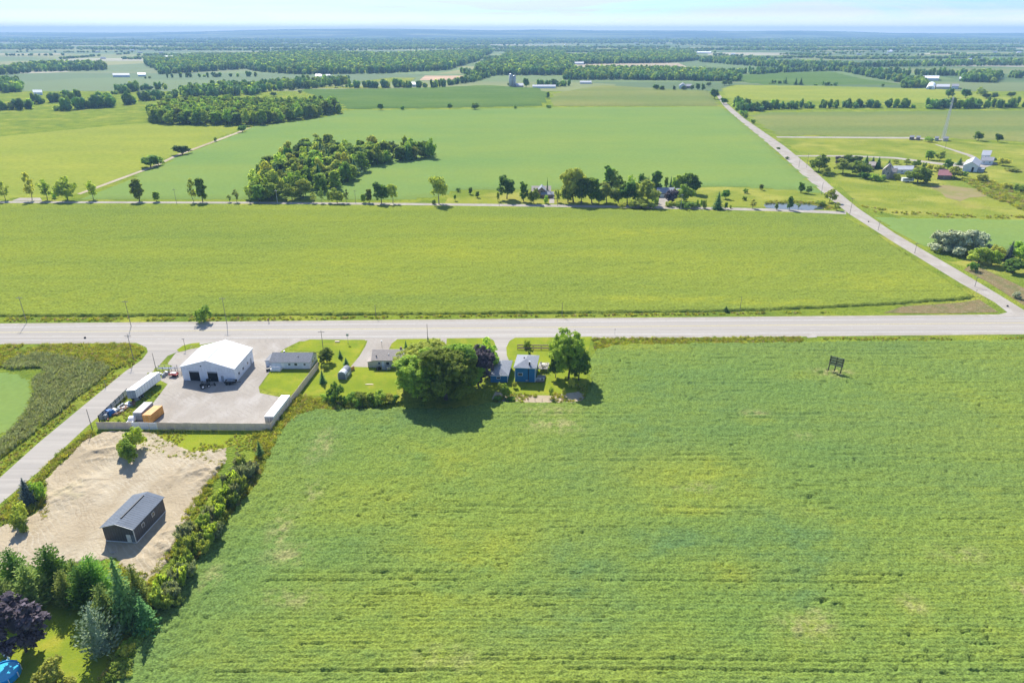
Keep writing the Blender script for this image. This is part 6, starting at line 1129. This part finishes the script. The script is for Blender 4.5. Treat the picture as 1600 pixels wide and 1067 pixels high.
pole(276, 318, 295, 'utility pole on the back road right of the small pointed tree'); pole(433.7, 318, 297, 'utility pole before the long wood', r=.2, mat='steel'); pole(556, 318, 297, 'utility pole between the trees right of the long wood'); pole(780, 322, 296, 'utility pole before the large dark round tree'); pole(1063.5, 328, 303, 'pale utility pole before the long dark bush', mat='steel', r=.18); pole(871, 322, 304, 'thin pole beside the brown house drive', arms=False)
pole(1327.5, 336, 309, 'utility pole at the junction of back road and concession road'); pole(1372, 360, 345, 'utility pole on the concession road above the bend'); pole(1429, 396, 379, 'utility pole on the concession road across from the silver willows'); pole(1523, 448, 432, 'utility pole on the concession road near the main road')
pole(1283, 304, 285, 'utility pole across the road from the farmhouse', arms=False); pole(1248, 262, 246, 'utility pole at the farm lane mouth', arms=False); pole(1260, 262, 240, 'utility pole left of the farmhouse trees', arms=False)
for x, y, yt, lb in ((289.8, 545.5, 530, 'street lamp on the grass island beside the workshop'), ):
    e, H = pole(x, y, yt, lb, arms=False, r=.08, mat='black_metal', group=None, name='street_lamp'); e['category'] = 'street lamp'; MB().box(ID, -.5, .3, -.15, .15, H, H + .16).build('lamp_head', M['black_metal'], e)
e, H = pole(544, 536, 521, 'grey street sign post on the bungalow lawn edge', arms=False, r=.06, mat='steel', group=None, name='sign_post'); e['category'] = 'sign'; MB().box(ID, -.45, .45, -.04, .0, H - 1.0, H - .1).build('sign_panel', M['steel'], e)
for x, y, lb in ((960.5, 523, 'thin marker post on the verge right of the tall tree'), (898, 524, 'thin marker post behind the tall tree'), (1524, 462, 'small marker post at the curve of the bean field')):
    e, H = pole(x, y, y - 9, lb, arms=False, r=.05, mat='steel', group=None, name='marker_post'); MB().box(ID, -.12, .12, -.05, .0, H - .3, H).build('reflector', M['black_metal'], e)
for x, y, lb in ((133, 528.5, 'small dark object lying on the main road at the left'), (1574, 479, 'small dark object on the concession road near the main road'), (1357, 347, 'small dark object on the concession road near the pond')):
    p = P(x, y); o = MB().lathe((0, 0, 0), [(.35, 0), (.4, .25), (.22, .55)], 8).build('road_marker', M['black_metal'], None); o.location = (p.x, p.y, .03); tag(o, lb, 'marker')
e = empty('mailbox', (P(420, 503.5).x, P(420, 503.5).y, 0), 0, 'rusty mailbox on the far verge of the main road', 'mailbox'); MB().box(ID, -.05, .05, -.05, .05, 0, 1.1).build('post', M['timber'], e); MB().box(ID, -.18, .18, -.35, .3, 1.1, 1.45).build('box', M['rust'], e)
p = P(527, 534.5); o = MB().box(ID, -.8, .8, -.3, .3, 0, .35).build('flower_box', M['board'], None); o.location = (p.x, p.y, .04); tag(o, 'low pale flower box on the bungalow lawn by the road', 'planter')
p = P(577, 601); o = MB().box(ID, -1.3, 1.3, -.12, .12, .0, .12).box(ID, -.9, 1.0, .2, .4, 0, .1).build('lawn_planks', M['board'], None); o.location = (p.x, p.y, .04); tag(o, 'pale planks lying on the lawn right of the shed', 'planks')
p = P(597, 543); e = empty('lawn_lantern', (p.x, p.y, .04), 0, 'small post lantern behind the beige bungalow roof', 'lantern'); MB().tube((0, 0, 0), (0, 0, 2.2), .05).build('post', M['black_metal'], e); MB().box(ID, -.2, .2, -.2, .2, 2.2, 2.6).build('lamp', M['steel'], e)

# pool and garden toys
p = P(6, 1057); e = empty('round_pool', (p.x, p.y, .04), 0, 'round blue above-ground pool cut by the frame corner', 'pool')
mb = MB(); n = 28
for r0, r1, z0, z1 in ((2.55, 2.55, 0, 1.1), (2.55, 2.4, 1.1, 1.14), (2.4, 2.4, 1.14, .2)):
    o0 = len(mb.V); mb.V += [(r0 * math.cos(6.2832 * k / n), r0 * math.sin(6.2832 * k / n), z0) for k in range(n)] + [(r1 * math.cos(6.2832 * k / n), r1 * math.sin(6.2832 * k / n), z1) for k in range(n)]
    mb.F += [[o0 + k, o0 + (k + 1) % n, o0 + n + (k + 1) % n, o0 + n + k] for k in range(n)]
mb.build('pool_wall', M['pool_blue'], e); mb = MB(); mb.poly([(2.39 * math.cos(6.2832 * k / n), 2.39 * math.sin(6.2832 * k / n), .95) for k in range(n)]).build('water', M['pool_water'], e)
for k in range(10): MB().box(rect_frame(6.2832 * k / 10), 2.57, 2.68, -.06, .06, 0, 1.15).build('frame_leg', M['white_trim'], e)
p = P(8, 1036); o = MB().hexa([(-1, -.6, 0), (1, -.7, 0), (1.1, .6, 0), (-1, .7, 0), (-.8, -.4, .35), (.7, -.5, .3), (.9, .4, .35), (-.8, .5, .3)]).build('paddling_pool', M['teal'], None); o.location = (p.x, p.y, .04); tag(o, 'teal plastic tub on the lawn above the round pool', 'tub')
for x, y, lb in ((8, 1024, 'white garden ornament in the flower bed above the teal tub'), (14, 1030, 'white garden ornament beside the teal tub')):
    p = P(x, y); o = MB().lathe((0, 0, 0), [(.2, 0), (.25, .3), (.1, .6), (.15, .8)], 8).build('garden_ornament', M['white_trim'], None); o.location = (p.x, p.y, .04); tag(o, lb, 'ornament')

# ---------------------------------------------------------------- back road homes
def simple_house(pxs, H, RH, axis, wall, roof, name, label, cat='house', wins=3, over=.4):
    e, f, W, D = place(*[P(*q) for q in pxs], name, label, cat); ro = gable(e, f, W, D, H, RH, axis, wall, roof, over, .15)
    for k in range(wins):
        a = W * (k + .5) / wins; winF(e, f, a - .5, a + .5, H * .45, H * .8)
    return e, f, W, D, ro
e, f, W, D, ro = simple_house([(831, 307), (860, 307), (860, 301)], 3.0, 5.6, 'a', M['brown_wall'], M['taupe_shingle'], 'brown_house', 'brown house with stepped pale-trimmed gables among the back road trees', wins=4)
e2 = MB(); g = f
MB().prism([f(W * .3, -2.5, 0), f(W * .75, -2.5, 0), f(W * .75, -2.5, 4.2), f(W * .525, -2.5, 6.4), f(W * .3, -2.5, 4.2)], [f(W * .3, D / 2, 0), f(W * .75, D / 2, 0), f(W * .75, D / 2, 4.2), f(W * .525, D / 2, 6.4), f(W * .3, D / 2, 4.2)]).build('front_wing', M['brown_wall'], e)
for s0, s1, z0, z1 in ((W * .27, W * .525, 3.95, 6.45), (W * .525, W * .78, 6.45, 3.95)):
    r_ = MB().hexa([f(s0, -2.9, z0), f(s1, -2.9, z1), f(s1, D / 2 + .5, z1), f(s0, D / 2 + .5, z0), f(s0, -2.9, z0 + .18), f(s1, -2.9, z1 + .18), f(s1, D / 2 + .5, z1 + .18), f(s0, D / 2 + .5, z0 + .18)]).build('wing_roof', M['pale_shingle'], e)
    MB().hexa([f(s0, -2.98, z0 - .1), f(s1, -2.98, z1 - .1), f(s1, -2.9, z1 - .1), f(s0, -2.9, z0 - .1), f(s0, -2.98, z0 + .3), f(s1, -2.98, z1 + .3), f(s1, -2.9, z1 + .3), f(s0, -2.9, z0 + .3)]).build('gable_trim', M['white_trim'], r_)
winF(e, f, W * .45, W * .6, 2.9, 4.4, b=-2.5); winF(e, f, W * .36, W * .46, .9, 2.1, b=-2.5)
MB().box(f, W * .55, W * 1.12, -5, -2.55, 0, 2.2).build('garage_wing', M['brown_wall'], e); MB().hexa([f(W * .5, -5.5, 2.1), f(W * 1.17, -5.5, 2.1), f(W * 1.17, -2, 3.4), f(W * .5, -2, 3.4), f(W * .5, -5.5, 2.3), f(W * 1.17, -5.5, 2.3), f(W * 1.17, -2, 3.6), f(W * .5, -2, 3.6)]).build('garage_roof', M['pale_shingle'], e); winF(e, f, W * .7, W * .9, .1, 1.8, b=-5)
e, f, W, D, ro = simple_house([(1026, 308.5), (1052, 308.5), (1052, 302)], 2.8, 5.0, 'a', M['char_wall'], M['pale_shingle'], 'grey_roofed_house', 'low house with pale grey roof and dark front among the grove', wins=3)
MB().box(f, W * .2, W * .45, -.06, .01, .1, 2.2).build('garage_door', M['white_trim'], e)
MB().box(f, W, W + 7, 1, D - .5, 0, 2.8).build('wing', M['white_wall'], e); MB().hexa([f(W, .6, 2.8), f(W + 7.4, .6, 2.8), f(W + 7.4, D / 2, 4.4), f(W, D / 2, 4.4), f(W, .6, 3.0), f(W + 7.4, .6, 3.0), f(W + 7.4, D / 2, 4.6), f(W, D / 2, 4.6)]).build('wing_roof', M['pale_shingle'], e)
# right-hand farm buildings
e, f, W, D, ro = simple_house([(1376, 279), (1389, 279.5), (1393, 274)], 6.0, 9.0, 'b', plain('stone_wall', (.42, .37, .32), .9), M['taupe_shingle'], 'stone_farmhouse', 'tall stone farmhouse with grey gabled roof among trees on the right', wins=2)
winF(e, f, W / 2 - .6, W / 2 + .6, 6.2, 7.4); MB().box(f, W - 1.5, W - .8, 2, 2.8, 7, 9.6).build('chimney', M['brown_wall'], ro); MB().prism([f(W, 2, 0), f(W, 9, 0), f(W, 9, 4.5), f(W, 5.5, 7), f(W, 2, 4.5)], [f(W + 4, 2, 0), f(W + 4, 9, 0), f(W + 4, 9, 4.5), f(W + 4, 5.5, 7), f(W + 4, 2, 4.5)]).build('side_wing', M['taupe_shingle'], e)
simple_house([(1393, 272), (1424, 272), (1427, 267.5)], 3.2, 5.0, 'a', M['white_wall'], M['far_roof'], 'long_shed', 'long low shed with pale roof behind the stone farmhouse', 'shed', 3)
simple_house([(1356, 265), (1366, 265), (1367, 261)], 3, 5.0, 'a', M['brown_wall'], M['taupe_shingle'], 'outbuilding', 'small taupe-roofed outbuilding between the farmhouse trees', 'shed', 1)
simple_house([(1464, 280.5), (1485, 281), (1487, 275)], 3, 5.6, 'a', M['timber'], M['maroon_roof'], 'old_barn', 'small old barn with faded maroon roof in the pasture', 'barn', 1)
e, f, W, D, ro = simple_house([(1503, 268), (1526, 269.5), (1531, 261)], 4.6, 7.6, 'b', M['white_wall'], M['far_roof'], 'white_barn', 'large pale barn with gabled front at the end of the farm lane', 'barn', 0)
MB().box(f, W * .6, W * .75, -.05, .01, 0, 3.6).build('barn_door', M['dark'], e); MB().box(f, W, W + 4.5, 1, 8, 0, 2.6).build('lean_to', M['grey_paint'], e)
simple_house([(1532, 257.5), (1550, 258), (1552, 253)], 3.2, 5.0, 'a', M['white_wall'], M['far_dark_roof'], 'small_barn', 'white small barn with dark openings, the nearer of two at the lane end', 'barn', 2)
simple_house([(1532, 250), (1545, 250.5), (1547, 246)], 4.0, 6.8, 'a', M['white_wall'], M['far_roof'], 'small_barn', 'white gabled small barn, the farther of two at the lane end', 'barn', 1)
p = P(1417, 284.5); e = empty('travel_trailer', (p.x, p.y, .03), 0, 'white and blue travel trailer parked below the stone farmhouse', 'travel trailer'); MB().prism([(-4, -1.2, .6), (4, -1.2, .6), (4.3, -1.2, 1.8), (3.8, -1.2, 3.0), (-4, -1.2, 3.0)], [(-4, 1.2, .6), (4, 1.2, .6), (4.3, 1.2, 1.8), (3.8, 1.2, 3.0), (-4, 1.2, 3.0)]).build('body', M['white_roof'], e); MB().box(ID, -3, 2.6, -1.24, -1.2, 1.7, 2.3).build('window', M['glass'], e)
for sx in (-.6, .5):
    for sy in (-1, 1): mb = MB(); wheel(mb, (sx, sy * 1.05, .4), .4, .25, Vector((0, 1, 0))); mb.build('wheel', M['tyre'], e)
for x, y, wpx, lb, mt in ((1424, 219, 7, 'small dark shed beside the lattice mast, leftmost', 'timber'), (1434, 219.5, 6, 'small brown shed beside the lattice mast, second', 'brown_wall'), (1463, 220.5, 6, 'small grey shed at the foot of the lattice mast', 'grey_paint'), (1477, 221, 8, 'pale equipment hut at the foot of the lattice mast', 'cream_wall')):
    w_ = wpx / 2 / FPX * 1.0; A = P(x - wpx / 2, y); B = P(x + wpx / 2, y); simple_house([(x - wpx / 2, y), (x + wpx / 2, y), (x + wpx / 2, y - 1.6)], 2.6, 3.8, 'a', M[mt], M['far_dark_roof'], 'equipment_hut', lb, 'shed', 1, .2)
# lattice mast
p = P(1473, 219); H = 41; e = empty('lattice_mast', (p.x, p.y, 0), .3, 'tall white steel lattice mast standing beyond the right-hand farm', 'mast')
wb, wt = 2.6, 1.0
cs = lambda z: [(s_[0] * (wb + (wt - wb) * z / H) / 2, s_[1] * (wb + (wt - wb) * z / H) / 2, z) for s_ in ((-1, -1), (1, -1), (1, 1), (-1, 1))]
mast_mat = plain('mast_paint', (.62, .62, .64), .6)
for k in range(4): MB().tube(cs(0)[k], cs(H)[k], .13, .09, 6).build('leg', mast_mat, e)
NB = 15
for j in range(NB):
    z0, z1 = H * j / NB, H * (j + 1) / NB; a, b_ = cs(z0), cs(z1); mb = MB()
    for k in range(4): mb.tube(a[k], b_[(k + 1) % 4], .07, n=4).tube(a[(k + 1) % 4], b_[k], .07, n=4).tube(b_[k], b_[(k + 1) % 4], .06, n=4)
    mb.build('bracing', mast_mat, e)
MB().tube((0, 0, H), (0, 0, H + 3), .06).build('antenna', M['steel'], e)
for x, y, yt, lb in ((1476, 234, 219, 'thin pole below the lattice mast'),): pole(x, y, yt, lb, arms=False)
# paddock posts
for i in range(22):
    x = 1230 + (i % 11) * 7 + (12 if i > 10 else 0) + (50 if i > 10 else 0); 
    if x > 1330: continue
    p = P(x, 220.3 + (x - 1230) * .01); o = MB().box(ID, -.35, .35, -.9, .9, .5, 1.35).build('round_bale', M['timber'], None); bpy.data.objects.remove(o)
# far farms
e, f, W, D = place(P(796.5, 137), P(799, 137), P(799, 136), 'silo', 'pale concrete silo of the far farm, taller of two', 'silo', 'far silos')
for x, Hs, r_, lb in ((798, 23, 3.6, 'pale concrete silo of the far farm, left and taller'), (803.5, 20, 3.2, 'pale concrete silo of the far farm, right and shorter')):
    p = P(x, 137); s = empty('silo', (p.x, p.y, 0), 0, lb, 'silo'); MB().lathe((0, 0, 0), [(r_, 0), (r_, Hs)], 14).build('shaft', M['silo'], s, True); MB().lathe((0, 0, Hs), [(r_ * 1.03, 0), (r_ * .8, 1.4), (r_ * .3, 2.3)], 14).build('dome', M['steel'], s, True)
bpy.data.objects.remove(e)
simple_house([(806, 138), (818, 138), (818, 136.8)], 4.5, 8, 'a', plain('pink_barn_wall', (.5, .36, .3), .8), M['far_roof'], 'far_barn', 'pinkish barn at the foot of the far silos', 'barn', 0); simple_house([(832, 138.5), (868, 138.5), (868, 137.5)], 3.5, 6, 'a', M['white_wall'], M['far_roof'], 'far_barn', 'long white barn under the dark windbreak', 'barn', 0)
simple_house([(1061, 139), (1071, 139), (1071, 137)], 5, 9, 'b', M['white_wall'], M['far_dark_roof'], 'far_house', 'grey-roofed house in the far farmstead by the concession road', 'house', 0); simple_house([(1072, 138.5), (1080, 138.5), (1080, 137)], 4, 7, 'a', M['brown_wall'], M['far_dark_roof'], 'far_house', 'brown-walled house in the far farmstead by the concession road', 'house', 0)
simple_house([(906, 131.5), (924, 131.5), (924, 130.6)], 3, 5.5, 'a', M['white_wall'], M['far_roof'], 'far_barn', 'low pale barn beyond the grain field', 'barn', 0)
simple_house([(1434, 126.5), (1466, 126.5), (1466, 124.5)], 5, 9, 'a', M['white_wall'], M['white_roof'], 'far_barn', 'long white-roofed barn above the white quonset barn', 'barn', 0)
simple_house([(1462, 139.5), (1483, 139.5), (1483, 136.5)], 4, 7, 'a', M['cream_wall'], M['far_roof'], 'far_barn', 'cream barn just right of the white quonset barn', 'barn', 0)
e, f, W, D = place(P(1446, 140.5), P(1460, 140.5), P(1462, 134), 'quonset_barn', 'white round-roofed quonset barn in the far right farm', 'barn')
arc = [(W / 2 - W / 2 * math.cos(math.pi * k / 10), W * .42 * math.sin(math.pi * k / 10) + .01) for k in range(11)]
MB().prism([f(a, 0, z) for a, z in reversed(arc)], [f(a, D, z) for a, z in reversed(arc)]).build('shell', M['white_roof'], e); MB().box(f, W * .35, W * .65, -.1, .0, 0, W * .25).build('door', M['grey_paint'], e)
for a in ((1486, 139.5, 1497, 'grey house at the right end of the far right farm'), ): simple_house([(a[0], a[1]), (a[2], a[1]), (a[2], a[1] - 2)], 5, 8, 'a', M['white_wall'], M['far_dark_roof'], 'far_house', a[3], 'house', 0)
fb = [(190, 121, 26, 'left plain, large white sheds'), (222, 120, 12, 'left plain, right of the large white sheds'), (498, 122.5, 9, 'pale field below the long wood'), (513, 122.5, 7, 'pale field below the long wood, right one'), (646, 136, 8, 'gap of the broken windbreak'), (688, 132.5, 6, 'dark end of the windbreak'), (905, 101.5, 14, 'brown fields beyond the wood'), (1100, 84, 22, 'right-hand far plain'), (265, 91.5, 14, 'left far plain'), (330, 91.5, 16, 'left far plain, right one'), (60, 149, 14, 'left fields below the watermark trees'), (1502, 127, 8, 'belt right of the quonset farm'), (1390, 82.5, 8, 'flat fields at the far right')]
for i, (x, y, wpx, lb) in enumerate(fb): simple_house([(x - wpx / 2, y), (x + wpx / 2, y), (x + wpx / 2, y - 1.0)], 4.5, 8, 'a', M['white_wall'], M['white_roof'] if i % 3 else M['far_roof'], 'distant_barn', 'distant pale barn standing on the ' + lb, 'barn', 0)
n_far = 0
for i in range(90):
    x, y = rr.uniform(150, 1600), rr.choice([rr.uniform(58, 72), rr.uniform(60, 84), rr.uniform(74, 95)]); p = P(x, y); s = depth(p) / 3000 + .4
    o = MB().box(ID, -7 * s, 7 * s, -4, 4, 0, 4).prism([(-7 * s, -4.5, 4), (-7 * s, 4.5, 4), (-7 * s, 0, 7)], [(7 * s, -4.5, 4), (7 * s, 4.5, 4), (7 * s, 0, 7)]).build('distant_farm_building', M['far_roof'] if i % 4 else M['white_roof'], None); o.location = (p.x, p.y, 0); o.rotation_euler = (0, 0, rr.choice([.1, .13, .15, 1.7])); tag(o, 'tiny pale farm building far out on the hazy plain', 'building', 'tiny buildings on the far plain')

# brown bare fields in the distance
M['stubble'] = plain('orange_stubble', (.42, .26, .14), .9, .15, .02, coord='pos')
for pts, mt in (([(895, 101), (950, 98), (1060, 99), (1080, 108), (940, 110), (890, 106)], 'dirt'), ([(655, 126), (664, 119), (724, 119), (735, 123), (690, 126)], 'stubble'), ([(560, 128), (610, 122), (650, 122), (640, 129)], 'gravel'), ([(440, 132), (520, 136), (600, 136), (600, 139), (470, 138)], 'gravel')): sheet('bare_field', pts, .4, M[mt] if mt in ('dirt', 'stubble') else M['pasture'])

# haze
hz = MB().box(ID, -25500, 25500, -550, 17350, -3.2, 185).build('haze', None, None) if False else None
m = bpy.data.materials.new('haze'); m.use_nodes = True; m.node_tree.nodes.clear(); o_ = m.node_tree.nodes.new('ShaderNodeOutputMaterial'); pv = m.node_tree.nodes.new('ShaderNodeVolumePrincipled')
pv.inputs['Color'].default_value = (0.36, 0.6, 0.87, 1); pv.inputs['Density'].default_value = HAZE; pv.inputs['Anisotropy'].default_value = 0.0; m.node_tree.links.new(pv.outputs[0], o_.inputs['Volume'])
tag(MB().box(ID, -26500, 26500, -700, 17900, -4, 190).build('haze', m, None), 'thin blue summer haze over the plain', 'haze', None, 'stuff')
